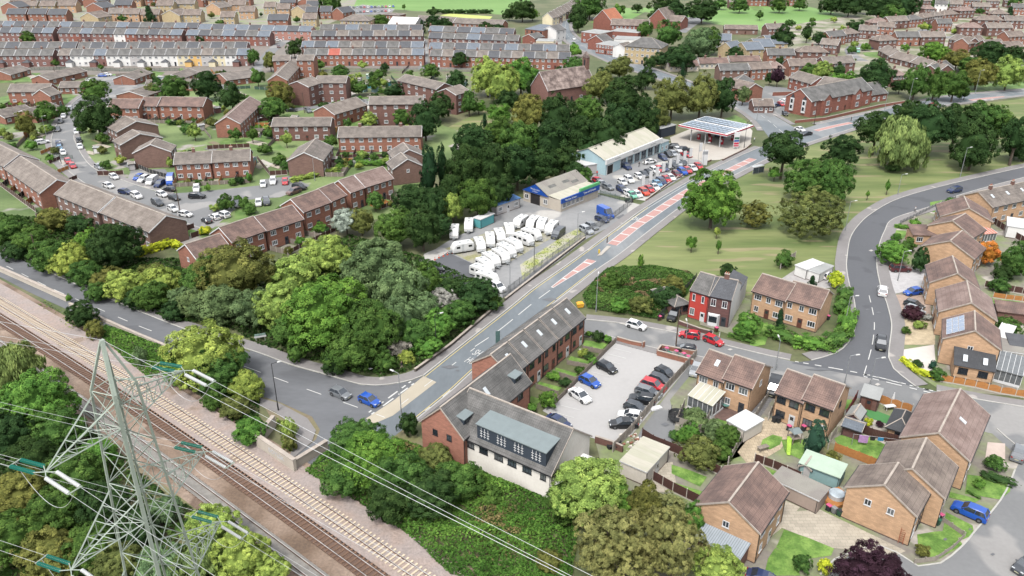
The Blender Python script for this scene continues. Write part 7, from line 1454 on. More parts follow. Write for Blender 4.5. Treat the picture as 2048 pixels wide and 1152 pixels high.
for x, y, dx, dy, c, k, w in [(1273, 650, 7, 2, 'white', 'hatchback', 'on the side street before the brambles'), (1379, 669, -7, -1, 'red', 'hatchback', 'parked at the Victorian garden wall'), (1427, 680, 7, 3, 'red', 'hatchback', 'with nose pointing down the side street'), (1370, 697, -7, -1, 'black', 'hatchback', 'parked behind the bin store'), (1348, 630, -4, 5, 'black', 'large car', 'on the carport drive'), (1391, 739, -3, 6, 'silver', 'hatchback', 'at the alley mouth'),
                              (1214, 734, 6, 3, 'black', 'hatchback', 'alone at the top of the left bays'), (1180, 762, 6, 3, 'blue', 'hatchback', 'in the left parking bays'), (1160, 790, 6, 4, 'white', 'saloon car', 'in the left parking bays'), (1117, 843, 6, 3, 'dark blue', 'saloon car', 'half hidden by the wing roof'), (1331, 745, 6, 3, 'black', 'hatchback', 'topmost in the right parking bays'), (1320, 758, 6, 2, 'dark grey', 'hatchback', 'second from top in the right bays'),
                              (1307, 771, 6, 2, 'red', 'large car', 'in the right parking bays'), (1297, 784, 6, 2, 'grey', 'estate car', 'below the red car in the right bays'), (1284, 798, -6, -1, 'black', 'large car', 'fifth down the right bays'), (1272, 814, 6, 2, 'dark grey', 'hatchback', 'sixth down the right bays'), (1260, 830, -6, -1, 'white', 'hatchback', 'near the foot of the right bays'), (1247, 846, -6, 0, 'black', 'saloon car', 'lowest in the right parking bays'),
                              (681, 786, 7, 3, 'grey', 'hatchback', 'waiting on the lower road'), (739, 800, 7, 3, 'blue', 'hatchback', 'leading at the lower road junction'), (1765, 581, 0, -6, 'white', 'large car', 'driving up the crescent'), (1762, 687, 0, 6, 'black', 'large car', 'driving down the crescent'), (1909, 380, -6, 1, 'dark blue', 'large car', 'coming round the crescent top'), (1801, 537, 7, 0, 'maroon', 'large car', 'on the slabbed crescent drive'),
                              (1826, 583, -6, 1, 'blue', 'hatchback', 'on the block-paved drive'), (1829, 609, 6, 2, 'dark grey', 'hatchback', 'behind the blue car on the drives'), (1830, 620, 6, 2, 'silver', 'hatchback', 'behind the purple bush'), (1653, 549, 5, -4, 'white', 'hatchback', 'beside the garage pair'), (1547, 775, -2, 6, 'black', 'van', 'in the gap between the two semis'), (2038, 905, 2, -6, 'grey', 'large car', 'at the right edge of the cul-de-sac'),
                              (1940, 1022, -7, -3, 'blue', 'large car', 'parked on the cul-de-sac edge'), (2052, 1130, -6, 4, 'dark grey', 'hatchback', 'at the bottom right corner'), (1530, 1158, 6, 2, 'dark blue', 'saloon car', 'cut by the lower picture edge')]:
    car(x, y, dx, dy, c, k, w)
# caravans
CV = [(909, 462, -1, 6, 'white caravan nearest the woodland, standing alone'), (938, 449, -1, 6, 'white caravan beside the turquoise container'), (925, 493, -6, 1, 'white caravan side-on at the head of the yard, nose left'), (959, 488, 3, 6, 'white caravan second in the upper line'), (980, 478, 1, 6, 'white caravan third in the upper line'), (999, 470, 3, 6, 'white caravan fourth in the upper line'), (1018, 459, 2, 6, 'white caravan fifth in the upper line'),
      (1042, 442, -6, 4, 'white caravan leading the top right cluster'), (1066, 444, -5, 5, 'white caravan second in the top right cluster'), (1084, 448, -3, 6, 'white caravan third in the top right cluster'), (1104, 454, -5, 5, 'white caravan beside the dark van'), (1062, 467, 6, 2, 'white caravan topmost of the slanting line'), (1046, 477, 6, 2, 'white caravan second of the slanting line'), (1026, 489, 6, 3, 'white caravan third of the slanting line'),
      (1012, 499, 6, 3, 'white caravan fourth of the slanting line'), (1001, 510, 6, 4, 'white caravan fifth of the slanting line'), (982, 518, 6, 4, 'white caravan sixth of the slanting line'), (969, 529, 6, 4, 'white caravan seventh of the slanting line'), (962, 542, 6, 2, 'white caravan with pale side, second from the lower end'), (974, 555, 6, 2, 'white caravan lowest of the slanting line')]
for x, y, dx, dy, w in CV: caravan(x, y, dx, dy, w)
# people
person(804, 741, -.3, ('black', (46, 46, 50)), ('beige', (190, 176, 156)), 'person in black top and beige trousers walking at the junction pavement', .35)
person(1194, 352, 1.0, ('redcoat', (226, 70, 52)), ('black', (46, 46, 50)), 'person in red top beside the showroom gable', .1, z=.06); person(1278, 334, .4, ('black', (46, 46, 50)), ('black', (46, 46, 50)), 'person in dark clothes crossing the showroom forecourt', .4, z=.06)
person(1288, 330, .4, ('black', (46, 46, 50)), ('black', (46, 46, 50)), 'person in dark clothes leaning at the white car bonnet', .05, z=.06); person(1829, 426, 2, ('white', (230, 230, 230)), ('black', (46, 46, 50)), 'person in white top on the crescent pavement', .3)
person(1508, 285, 2, ('white', (230, 230, 230)), ('black', (46, 46, 50)), 'person in white top with dark trousers beside the station wall', .3); person(1539, 345, 2, ('black', (46, 46, 50)), ('black', (46, 46, 50)), 'person in dark clothes on the park path behind the shelter', .3, z=.05)
# ---------------------------------------------------------------- pylon and lines
PT = 46.0; ax = P(204, 680, PT); ARM = Vector((.33, .944, 0)).normalized(); LNV = Vector((.944, -.33, 0))
STEEL = mat('pylon_steel', C(176, 188, 174, 1.1), rough=.55, var=.1, scale=.6, metal=.1); py = empty('electricity_pylon', (ax.x, ax.y, 0)); tag(py, 'tall grey-green lattice electricity pylon beside the railway', 'pylon')
def hw(z):
    return 3.8 - 1.85 * z / 22 if z < 22 else 1.95 - .85 * (z - 22) / 20 if z < 42 else 1.1 - 1.05 * (z - 42) / 4
def corner(i, z):
    s = ((1, 1), (-1, 1), (-1, -1), (1, -1))[i]; h = hw(z); v = ARM * (s[0] * h) + LNV * (s[1] * h); return Vector((v.x, v.y, z))
lv = [0, 6.5, 12, 17, 22.2, 26.4, 30.5, 33.5, 36.5, 39.25, 42, PT]
for i in range(4):
    q = MB()
    for a, b in zip(lv[:-1], lv[1:]):
        p0, p1 = corner(i, a), corner(i, b); w = .19 if i == 1 else .12; c_ = -Vector((p0.x, p0.y, 0)).normalized() * w * 1.4
        q.tube(p0, p1, w, n=4)
    q.obj('leg', STEEL, py)
q = MB()
for k, (a, b) in enumerate(zip(lv[:-1], lv[1:])):
    for i in range(4):
        j = (i + 1) % 4; r = .048 if a < 22 else .042; q.tube(corner(i, a), corner(j, b), r, n=4); q.tube(corner(j, a), corner(i, b), r, n=4)
        if k: q.tube(corner(i, a), corner(j, a), r, n=4)
q.obj('lattice_bracing', STEEL, py)
GI = mat('insulator_green', C(50, 150, 132, 1.8), rough=.25, var=.05, spec=.7); WI = mat('insulator_white', C(236, 238, 236, 1.2), rough=.3, var=.05); WIRE = mat('conductor_wire', C(214, 216, 216), rough=.4, metal=.3, var=.05)
TIPS = {}
for nm, zt, ln in (('top', 39.25, 7.1), ('middle', 30.5, 7.5), ('lower', 22.2, 7.7)):
    for s in (1, -1):
        q = MB(); tip = ARM * (s * ln) + Vector((0, 0, zt)); TIPS[(nm, s)] = tip; h = hw(zt); h2 = hw(zt + 2.2)
        ro = [ARM * (s * h) + LNV * (t * h) + Vector((0, 0, zt)) for t in (1, -1)]; ru = [ARM * (s * h2) + LNV * (t * h2) + Vector((0, 0, zt + 2.3)) for t in (1, -1)]
        for p in ro + ru: q.tube(p, tip, .08, .055, 4)
        n = 5
        for i in range(1, n):
            t = i / n; a, b, c_, d = [p.lerp(tip, t) for p in (ro[0], ro[1], ru[0], ru[1])]; t2 = (i - 1) / n; a2, b2, c2, d2 = [p.lerp(tip, t2) for p in (ro[0], ro[1], ru[0], ru[1])]
            for e_, f_ in ((a, b), (a2, b), (a, c_), (b, d), (a2, c_), (b2, d), (c_, d)): q.tube(e_, f_, .034, n=4)
        q.obj('crossarm', STEEL, py)
base = Vector((ax.x, ax.y, 0))
def insul(p, q_, m, lab, root):
    d = (q_ - p); L = d.length; mb = MB(); mb.tube(p, q_, .035, n=5, m=1); n = 14
    for i in range(n):
        c_ = p + d * ((i + .5) / n); e_ = d.normalized() * .055; mb.tube(c_ - e_, c_ + e_ * .3, .16, .08, 10)
    return mb.obj(lab, [m, STEEL], root)
def wire(p, q_, sag, r, lab, where, n=14):
    mb = MB(); pts = [p.lerp(q_, i / n) - Vector((0, 0, sag * 4 * (i / n) * (1 - i / n))) for i in range(n + 1)]
    for a, b in zip(pts[:-1], pts[1:]): mb.tube(a, b, r, n=4, cap=False)
    o = mb.obj('power_line', WIRE); tag(o, lab + ' ' + where, 'cable', 'power lines on the pylon'); return o
DIRR = (P(1235, 1165, 36) - base - TIPS[('top', 1)]); DIRR.z = 0; DIRR.normalize()
DIRL = (P(-40, 632, 45) - base - Vector((0, 0, 46))); DIRL.z = 0; DIRL.normalize()
for (nm, s), tip in TIPS.items():
    T = base + tip; side = 'track-side' if s == 1 else 'tree-side'
    for dr, m, cl in ((DIRL, GI, 'green'), (DIRR, WI, 'white')):
        pr = Vector((-dr.y, dr.x, 0)) * .4; root = empty('insulator_string', T); tag(root, 'paired ' + cl + ' disc insulator strings on the ' + nm + ' ' + side + ' arm', 'insulator', 'insulator strings')
        for k in (-1, 1):
            a = dr * .7 + pr * k; b = dr * 3.2 + pr * k - Vector((0, 0, .25)); insul(a, b, m, 'insulator', root)
        q = MB(); q.tube((0, 0, 0), tuple(dr * .7 + pr), .04); q.tube((0, 0, 0), tuple(dr * .7 - pr), .04); q.tube(tuple(dr * 3.25 + pr * 1.3 - Vector((0, 0, .25))), tuple(dr * 3.25 - pr * 1.3 - Vector((0, 0, .25))), .05); q.obj('yoke', STEEL, root)
        for k in (-1, 1):
            e_ = T + dr * 3.3 + pr * k - Vector((0, 0, .26)); far = T + dr * 300 + pr * k + Vector((0, 0, 2.0 if dr is DIRL else -1))
            wire(e_, far, 9, .016, ('upper' if k > 0 else 'lower') + ' twin conductor', 'leaving the ' + nm + ' ' + side + ' arm by its ' + cl + ' insulators')
    pts = [T + DIRL * 3.2 - Vector((0, 0, .3)), T + DIRR * 3.2 - Vector((0, 0, .3))]; wire(pts[0], pts[1], 2.6, .02, 'slack jumper loop', 'hanging under the ' + nm + ' ' + side + ' arm')
top = base + Vector((0, 0, PT)); wire(top, top + DIRR * 300, 8, .018, 'earth wire', 'from the pylon peak to the lower right'); wire(top, top + DIRL * 300 + Vector((0, 0, 4)), 8, .018, 'earth wire', 'from the pylon peak to the upper left')
# ---------------------------------------------------------------- trees and shrubs
FOOT = []
for o_ in list(COL.objects):
    if o_.type == 'EMPTY' and o_.get('category') in ('house', 'terrace', 'flats', 'bungalow', 'building', 'school', 'shop'):
        for c_ in o_.children:
            if c_.name.startswith('wall'):
                vs = [v.co for v in c_.data.vertices]; FOOT.append((Matrix.Translation(o_.location) @ Matrix.Rotation(o_.rotation_euler.z, 4, 'Z'), max(v.x for v in vs), max(v.y for v in vs))); break
ROADS = [[(p.x, p.y) for p in PL(q)] for q in (ER_L + ER_R[::-1], [(330, 388), (600, 362), (620, 372), (560, 395), (440, 440), (375, 447)], VS_L + VS_R[::-1])]
FOOTI = [(m.inverted(), l, d) for m, l, d in FOOT]
def SCN(x, y):
    w = P(x, y); 
    for m, l, d in FOOTI:
        p = m @ w
        if -2 < p.x < l + 2 and -2 < p.y < d + 2: return False
    return not any(inside(np.array([[w.x, w.y]]), r_)[0] for r_ in ROADS)
def TT(c, where, items, lab='tree', group=None, **k):
    for it in items: tree(it[0], it[1], it[2], it[3], it[4] if len(it) > 4 else c, lab, where, group=group or where, **k)
TT('D', 'on the estate verge', [(192, 232, 44, 40), (90, 223, 24, 20, 'M'), (190, 180, 29, 15, 'M'), (50, 245, 18, 25, 'O'), (413, 170, 28, 28), (462, 192, 25, 27), (345, 176, 34, 15, 'M'), (303, 178, 15, 12, 'O'), (312, 165, 10, 13), (388, 262, 14, 15, 'L'), (470, 268, 12, 12, 'M'), (504, 268, 10, 14, 'M')])
TT('M', 'between the flats blocks', [(546, 215, 28, 21), (559, 188, 28, 26, 'O'), (515, 155, 13, 15), (540, 122, 15, 18, 'O'), (588, 97, 15, 16, 'D'), (602, 84, 9, 10, 'D'), (803, 235, 19, 18), (738, 238, 18, 14, 'L'), (850, 240, 31, 38, 'D'), (877, 212, 30, 28, 'D'), (913, 165, 22, 25, 'D'), (938, 205, 16, 24), (572, 277, 11, 14, 'L'), (661, 282, 12, 14), (862, 142, 19, 12), (695, 245, 8, 9)])
TT('M', 'in the allotments', [(717, 174, 18, 14), (748, 166, 15, 14), (760, 148, 12, 10), (680, 143, 18, 12), (702, 160, 14, 12, 'L'), (790, 180, 22, 8, 'D'), (645, 150, 10, 9, 'O'), (640, 130, 12, 8), (725, 130, 10, 8, 'L'), (770, 134, 8, 9, 'D'), (820, 148, 9, 8), (957, 212, 16, 12, 'B'), (905, 195, 14, 15, 'M'), (1000, 175, 16, 14, 'D'), (920, 118, 18, 12, 'D'), (1060, 175, 12, 18, 'D')])
TT('L', 'beside the allotments', [(975, 152, 36, 38, 'L'), (1005, 165, 36, 38), (1042, 152, 36, 36, 'B'), (998, 225, 25, 18, 'B'), (1015, 200, 24, 20, 'D')])
TT('M', 'among the back-left terraces', [(298, 27, 14, 16, 'C'), (245, 37, 9, 6), (472, 73, 12, 10, 'D'), (505, 112, 11, 18), (54, 75, 16, 6), (111, 126, 7, 7), (202, 134, 6, 6), (130, 62, 5, 5, 'D'), (400, 78, 10, 8, 'D'), (440, 45, 8, 6), (660, 6, 24, 14), (762, 43, 18, 11), (844, 52, 8, 20, 'C'), (868, 46, 20, 9, 'D'), (890, 48, 16, 8, 'D'), (970, 54, 14, 7, 'D'), (995, 56, 12, 6, 'D'), (808, 13, 4, 5), (865, 24, 12, 8, 'D'), (1018, 28, 14, 10, 'D')])
TT('D', 'around the village street', [(1045, 20, 28, 15), (1157, 36, 20, 26), (1180, 10, 34, 14, 'M'), (1237, 20, 12, 12, 'B'), (1275, 15, 10, 8), (1330, 16, 34, 18), (1350, 24, 30, 14), (1405, 20, 32, 17), (1293, 57, 12, 20, 'M'), (1285, 60, 10, 18, 'M'), (1337, 67, 25, 28, 'M'), (1399, 87, 33, 31, 'G'), (1420, 80, 24, 26, 'M'), (1360, 114, 32, 16), (1325, 118, 20, 14), (1470, 108, 18, 15), (1300, 125, 12, 14), (1366, 137, 10, 13, 'C'), (1147, 130, 22, 13, 'M'), (1118, 150, 14, 16), (1145, 95, 12, 7, 'B'), (1150, 103, 12, 7, 'B'), (1240, 133, 27, 22, 'O'), (1292, 155, 21, 20), (1065, 28, 14, 10, 'B'), (1205, 148, 14, 14)])
WD = 'in the wood behind the showroom'
TT('D', WD, [(1345, 193, 38, 40, 'O'), (1402, 190, 36, 42, 'O'), (1447, 192, 28, 36), (1487, 188, 14, 16, 'G'), (1200, 170, 32, 30, 'O'), (1250, 195, 46, 44), (1290, 235, 32, 42), (1240, 245, 38, 42), (1175, 225, 34, 36, 'M'), (1118, 230, 38, 42), (1060, 225, 38, 40, 'O'), (1215, 270, 40, 40), (1160, 270, 36, 40), (1100, 285, 46, 48), (1045, 285, 44, 46, 'M'), (1000, 265, 36, 32, 'M'), (945, 285, 42, 40), (969, 240, 9, 13, 'C'), (930, 335, 42, 50), (985, 335, 42, 50), (1035, 330, 44, 44),
          (1080, 330, 40, 36), (1130, 320, 34, 30), (1180, 300, 26, 26), (1290, 262, 26, 24), (1320, 235, 22, 26, 'O'), (900, 385, 30, 38), (955, 395, 40, 40, 'M'), (1000, 380, 30, 32), (1150, 345, 22, 22), (1165, 350, 20, 18, 'M')], trunk=1.5)
TT('C', 'at the wood edge beside the brown gable', [(858, 342, 22, 44), (884, 335, 15, 40)], lab='', shape='col', kmax=3)
TT('D', 'between the stepped terrace and the yard', [(827, 402, 46, 33), (905, 415, 20, 30, 'L'), (750, 400, 18, 18, 'M'), (692, 440, 30, 25, 'S'), (722, 440, 26, 26, 'O'), (790, 452, 44, 40, 'M'), (845, 455, 38, 44), (870, 410, 30, 36), (880, 450, 26, 22)])
BW = 'in the thicket above the junction'
TT('M', BW, [(648, 512, 58, 42, 'L'), (590, 548, 48, 42, 'L'), (752, 530, 72, 66, 'G'), (800, 575, 52, 56, 'G'), (470, 545, 80, 62, 'O'), (410, 550, 46, 44, 'M'), (440, 610, 52, 42, 'G'), (505, 615, 44, 42, 'G'), (560, 610, 56, 52, 'L'), (655, 625, 90, 80, 'B'), (590, 655, 46, 44, 'M'), (745, 655, 66, 62, 'M'), (700, 700, 52, 40, 'M'), (800, 640, 44, 50, 'G'), (390, 605, 34, 32, 'G'), (850, 560, 36, 36, 'M')], trunk=.5)
TT('M', 'along the main road bank', [(830, 670, 40, 36), (845, 620, 38, 36, 'G'), (885, 600, 30, 22, 'F'), (800, 695, 26, 20, 'F'), (870, 650, 40, 28, 'B'), (920, 625, 36, 26, 'M'), (955, 590, 44, 28, 'D'), (985, 602, 22, 16, 'M'), (900, 580, 34, 22, 'D'), (855, 690, 30, 20, 'B'), (770, 722, 22, 22, 'M'), (812, 714, 18, 13, 'L'), (730, 722, 20, 18, 'D'), (592, 705, 18, 22, 'M'), (670, 725, 30, 18, 'D')], lab='shrub', cat='bush', trunk=.1)
TT('M', 'along the lower road bank', [(15, 455, 40, 30), (60, 480, 40, 30), (105, 440, 34, 24, 'O'), (157, 448, 26, 14, 'D'), (100, 510, 42, 28), (140, 520, 40, 36, 'L'), (180, 480, 30, 26, 'B'), (170, 545, 34, 24, 'M'), (215, 560, 36, 26, 'O'), (250, 570, 42, 28, 'L'), (300, 590, 40, 26, 'M'), (320, 565, 42, 28, 'L'), (365, 598, 30, 26, 'G'), (270, 600, 26, 16, 'D'), (345, 622, 26, 16, 'D'), (30, 500, 26, 14, 'D'), (195, 582, 26, 14, 'M'), (300, 545, 26, 18, 'O')], lab='shrub', cat='bush', trunk=.1)
tree(228, 490, 56, 50, 'D', 'tree', 'towering over the lower road bank', trunk=.5)
TT('M', 'in the estate gardens', [(451, 405, 17, 18), (490, 405, 13, 12), (475, 398, 8, 9), (500, 418, 14, 10), (430, 415, 10, 8, 'L'), (205, 300, 10, 8, 'O'), (240, 320, 12, 8, 'L'), (340, 325, 7, 12, 'L'), (497, 355, 7, 15, 'B'), (645, 268, 9, 8), (680, 325, 12, 12, 'D'), (715, 318, 8, 8), (415, 375, 6, 9, 'B'), (110, 300, 9, 8, 'O'), (70, 268, 10, 8, 'O'), (235, 245, 8, 7, 'O'), (370, 315, 12, 7, 'D'), (150, 440, 12, 8, 'D'), (600, 400, 9, 7, 'D'), (560, 420, 9, 6), (620, 340, 10, 6), (640, 455, 14, 9, 'B'), (600, 455, 12, 8), (410, 460, 12, 6, 'Y')], lab='shrub', cat='bush', trunk=.1)
# park trees
tree(1427, 395, 61, 62, 'B', 'tree', 'huge and round at the main road edge of the park', trunk=.6, shape='xhi'); tree(1512, 427, 34, 28, 'O', 'shrub', 'right of the huge round park tree', trunk=.1, cat='bush', shape='fine')
tree(1622, 358, 52, 46, 'M', 'tree', 'left dome of the joined pair in the park', trunk=.3, shape='xhi'); tree(1668, 362, 42, 48, 'M', 'tree', 'right dome of the joined pair in the park', trunk=.3, shape='xhi'); tree(1625, 424, 66, 36, 'O', 'shrub', 'spreading before the joined park domes', trunk=.1, cat='bush', shape='fine')
tree(1570, 297, 46, 34, 'D', 'tree', 'with bare trunk beside the bus shelter', trunk=4.5); tree(1685, 300, 38, 32, 'D', 'tree', 'behind the joined park domes', trunk=2)
PK = 'in the upper park belt'
TT('D', PK, [(1755, 255, 40, 34), (1865, 248, 46, 44), (1915, 245, 42, 38), (1965, 240, 40, 38, 'M'), (2035, 270, 26, 38), (1820, 225, 34, 22), (2000, 245, 34, 34, 'M')], trunk=4)
tree(1950, 290, 44, 50, 'D', 'tree', 'low-skirted beside the crescent lamp', trunk=.6); tree(1805, 285, 50, 52, 'W', '', 'drooping before the upper park belt', trunk=.8, shape='willow'); tree(1785, 336, 13, 10, 'D', 'shrub', 'under the drooping willow', cat='bush', trunk=.1)
tree(2035, 300, 26, 14, 'D', 'shrub', 'at the right edge of the park belt', cat='bush', trunk=.1)
for x, y, rx, ry, w in ((1384, 484, 10, 14, 'left of three saplings on the park lawn'), (1438, 490, 5, 12, 'slim middle one on the park lawn'), (1434, 462, 6, 9, 'pale one behind the slim sapling'), (1776, 372, 5, 16, 'thin one beside the crescent'), (1282, 522, 6, 14, 'bare one above the brambles'), (1736, 388, 4, 6, 'tiny brown one on the park lawn'), (1550, 345, 12, 12, 'small one by the bus shelter')):
    tree(x, y, rx, ry, 'B' if 'pale' not in w else 'L', 'sapling,', w, trunk=1.0, kmax=2.5)
TT('M', 'before the upper right estate', [(1833, 162, 27, 34), (1872, 166, 20, 32), (1910, 170, 28, 30), (1957, 147, 34, 29, 'O'), (2018, 145, 32, 33, 'L'), (1752, 152, 37, 34, 'D'), (1675, 142, 13, 16, 'D'), (1645, 140, 20, 18, 'L'), (1618, 140, 17, 14), (1700, 157, 16, 14, 'B'), (1675, 160, 20, 8, 'B'), (1556, 152, 13, 18, 'P'), (1540, 155, 8, 16, 'D'), (1800, 172, 16, 12, 'D'), (1930, 188, 10, 8, 'D'), (1565, 75, 22, 24, 'D'), (1615, 66, 11, 18, 'D'), (1640, 75, 14, 12, 'D')])
TT('D', 'across the top right', [(1770, 14, 34, 22), (1808, 12, 34, 20), (1785, 25, 24, 14, 'M'), (1700, 8, 30, 12), (1665, 6, 26, 10), (1740, 8, 24, 12), (1712, 52, 18, 9), (1846, 53, 9, 8, 'L'), (1856, 54, 7, 7, 'B'), (1867, 104, 28, 15, 'B'), (1890, 108, 16, 12, 'O'), (1915, 118, 26, 18, 'O'), (1980, 108, 34, 17), (2030, 112, 26, 18), (1940, 130, 22, 10, 'M'), (2020, 24, 11, 11, 'C'), (1600, 8, 14, 6, 'M'), (1560, 10, 18, 6, 'M'), (1880, 6, 16, 6, 'M'), (2030, 4, 14, 6, 'M'), (1960, 22, 8, 6, 'M'), (1480, 10, 18, 7, 'M'), (1440, 6, 14, 6, 'M'), (1520, 30, 8, 8, 'M'), (1580, 46, 10, 6, 'M')])
# right estate planting
RG = 'in the right-hand gardens'
TT('M', RG, [(1570, 517, 19, 18), (1672, 558, 17, 17, 'Y'), (1785, 505, 33, 25, 'B'), (1818, 490, 15, 16), (1842, 520, 18, 26, 'D'), (1978, 506, 26, 25, 'R'), (2032, 520, 32, 38, 'M'), (2010, 545, 22, 16, 'D'), (1496, 650, 30, 26, 'B'), (1825, 625, 20, 14, 'P'), (1855, 635, 8, 7, 'F'), (1840, 650, 12, 8, 'L'), (1812, 660, 9, 8), (1794, 474, 9, 9, 'B'), (1829, 446, 12, 9, 'B'), (1830, 440, 8, 5, 'F'), (1904, 402, 10, 9, 'B'), (1905, 415, 8, 5, 'D'), (1836, 728, 11, 8, 'D'), (1866, 730, 9, 9, 'T'), (1878, 748, 16, 8, 'M'), (1455, 540, 17, 10, 'D'),
             (2015, 655, 28, 14, 'M'), (2000, 570, 20, 14, 'M'), (1390, 835, 26, 18, 'G'), (1382, 862, 18, 18, 'B'), (1350, 870, 12, 9, 'M'), (1430, 860, 26, 18, 'G'), (1455, 872, 28, 24, 'M'), (1400, 905, 40, 26, 'O'), (1440, 900, 26, 18, 'M'), (1365, 870, 16, 14, 'B'), (1607, 1128, 19, 19, 'M'), (1650, 1131, 15, 15, 'Y'), (1846, 1100, 15, 12, 'O'), (1990, 925, 20, 10, 'M'), (1960, 968, 0.1 + 12, 6, 'B'), (1850, 865, 1 + 6, 5, 'M'), (1738, 843, 8, 9, 'Y'), (1760, 848, 8, 5, 'P'), (1665, 915, 14, 14, 'O'),
             (1196, 672, 12, 12, 'D'), (1178, 668, 8, 6, 'B'), (1214, 678, 10, 7, 'B'), (1168, 705, 11, 9, 'L'), (1178, 712, 10, 8, 'D'), (1186, 720, 10, 8, 'B'), (1106, 752, 13, 9, 'B'), (1130, 765, 12, 10, 'D'), (1098, 800, 18, 19, 'B'), (1045, 803, 14, 12, 'M'), (1062, 815, 12, 8, 'B'), (1160, 740, 10, 7, 'M'), (1030, 808, 10, 8, 'D')], lab='shrub', cat='bush', trunk=.1)
tree(1560, 640, 13, 24, 'C', '', 'before the corner-hedge semi', trunk=.1, cat='bush', kmax=3); tree(1625, 561, 11, 11, 'C', '', 'beside the garage pair', trunk=.1, cat='bush', kmax=3); tree(1632, 880, 25, 38, 'T', '', 'twin-stemmed beside the climbing frame', trunk=.1, cat='bush', kmax=3); tree(1742, 1150, 76, 44, 'P', 'tree', 'cut by the bottom edge', trunk=.8, shape='xhi')
for p1, p2, w, h, c, wh in [((1538, 668), (1590, 690), 3.4, 2.2, 'M', 'before the corner semi, left'), ((1590, 690), (1650, 700), 3.6, 2.2, 'B', 'before the corner semi, middle'), ((1650, 700), (1690, 672), 3.6, 2.2, 'M', 'at the crescent corner'), ((1686, 672), (1700, 630), 3.2, 2.2, 'B', 'up the crescent side'), ((1680, 630), (1690, 585), 3, 2.2, 'M', 'at the head of the crescent side'), ((1460, 672), (1505, 686), 1.6, .8, 'M', 'under the round bush'),
                            ((1806, 722), (1830, 744), 1.5, 1.0, 'Y', 'round the pale drive, left part'), ((1830, 744), (1880, 762), 1.5, 1.0, 'Y', 'round the pale drive, right part'), ((1790, 455), (1818, 458), 1.6, 1.0, 'B', 'before the low front wing'), ((272, 515), (345, 492), 1.8, 2.2, 'Y', 'beside the brown gable'), ((345, 492), (362, 500), 1.8, 2.0, 'Y', 'turning the corner below the gable'),
                            ((583, 365), (640, 352), 2, 1.6, 'L', 'below the brown gable, left'), ((640, 352), (695, 338), 2, 1.6, 'L', 'below the brown gable, right'), ((715, 330), (780, 332), 2.4, 1.8, 'B', 'above the stepped terrace'), ((342, 250), (372, 250), 2, 1.6, 'D', 'behind the white caravan garden'), ((1935, 985), (1960, 1000), .5, .5, 'M', 'tiny beside the path'), ((1965, 952), (2028, 972), 2, .9, 'D', 'beside the cul-de-sac rockery'), ((860, 27), (985, 27), 4, 3, 'D', 'behind the bowling green'),
                            ((640, 197), (690, 190), 2, 1.6, 'M', 'behind the flats lawn'), ((760, 186), (795, 190), 3, 2, 'M', 'edging the allotments')]: hedge(p1, p2, w, h, c, wh)
# foreground trees
LB = 'in the thicket left of the railway'
TT('M', LB, [(20, 745, 62, 60, 'W'), (75, 805, 75, 70, 'B'), (110, 860, 60, 50, 'M'), (10, 870, 60, 60, 'D'), (60, 925, 62, 44, 'D'), (150, 950, 62, 50, 'M'), (40, 990, 66, 54, 'O'), (120, 1020, 70, 58, 'M'), (205, 1010, 54, 54, 'D'), (20, 1080, 66, 60, 'M'), (100, 1110, 70, 56, 'O'), (180, 1095, 60, 54, 'M'), (240, 1125, 56, 46, 'O'), (200, 900, 36, 26, 'B'), (270, 1060, 44, 40, 'D'), (320, 1130, 50, 44, 'G'), (330, 1020, 34, 26, 'G')], trunk=.6, shape=None)
TT('L', 'between pylon and track', [(425, 1050, 58, 50), (480, 1110, 62, 52), (400, 1120, 54, 46, 'W'), (540, 1140, 40, 34)], trunk=.5)
TT('M', 'between lower road and track', [(405, 710, 82, 50, 'L'), (440, 740, 60, 40, 'M'), (370, 735, 44, 34, 'B'), (163, 628, 31, 27, 'D'), (190, 658, 18, 20, 'O'), (492, 772, 38, 34, 'L'), (425, 800, 24, 15, 'M'), (470, 815, 30, 20, 'O'), (278, 712, 14, 20, 'G'), (138, 596, 6, 9, 'B'), (500, 860, 34, 22, 'B'), (578, 856, 16, 24, 'L'), (580, 885, 14, 18, 'O')], lab='bush', cat='bush', trunk=.15)
TT('M', 'below the corner block', [(712, 880, 58, 46), (745, 915, 72, 52, 'B'), (815, 848, 20, 24, 'D'), (870, 915, 36, 30, 'O'), (805, 955, 66, 50, 'M'), (860, 985, 60, 44, 'D'), (690, 955, 48, 34, 'M'), (920, 960, 50, 34, 'M'), (780, 1000, 50, 34, 'D')], trunk=.4)
TT('K', 'at the bottom centre', [(1215, 1080, 72, 74), (1300, 1075, 60, 66), (1350, 1085, 62, 72), (1250, 1130, 80, 60)], trunk=.8)
TT('M', 'beside the bottom-centre garages', [(1175, 975, 84, 72, 'L'), (1145, 1000, 50, 44, 'M'), (1225, 1000, 46, 42, 'B'), (1290, 1005, 40, 44, 'O'), (1390, 1035, 26, 36, 'B'), (1435, 1135, 54, 40, 'L'), (1335, 1020, 44, 36, 'K')], trunk=.5)
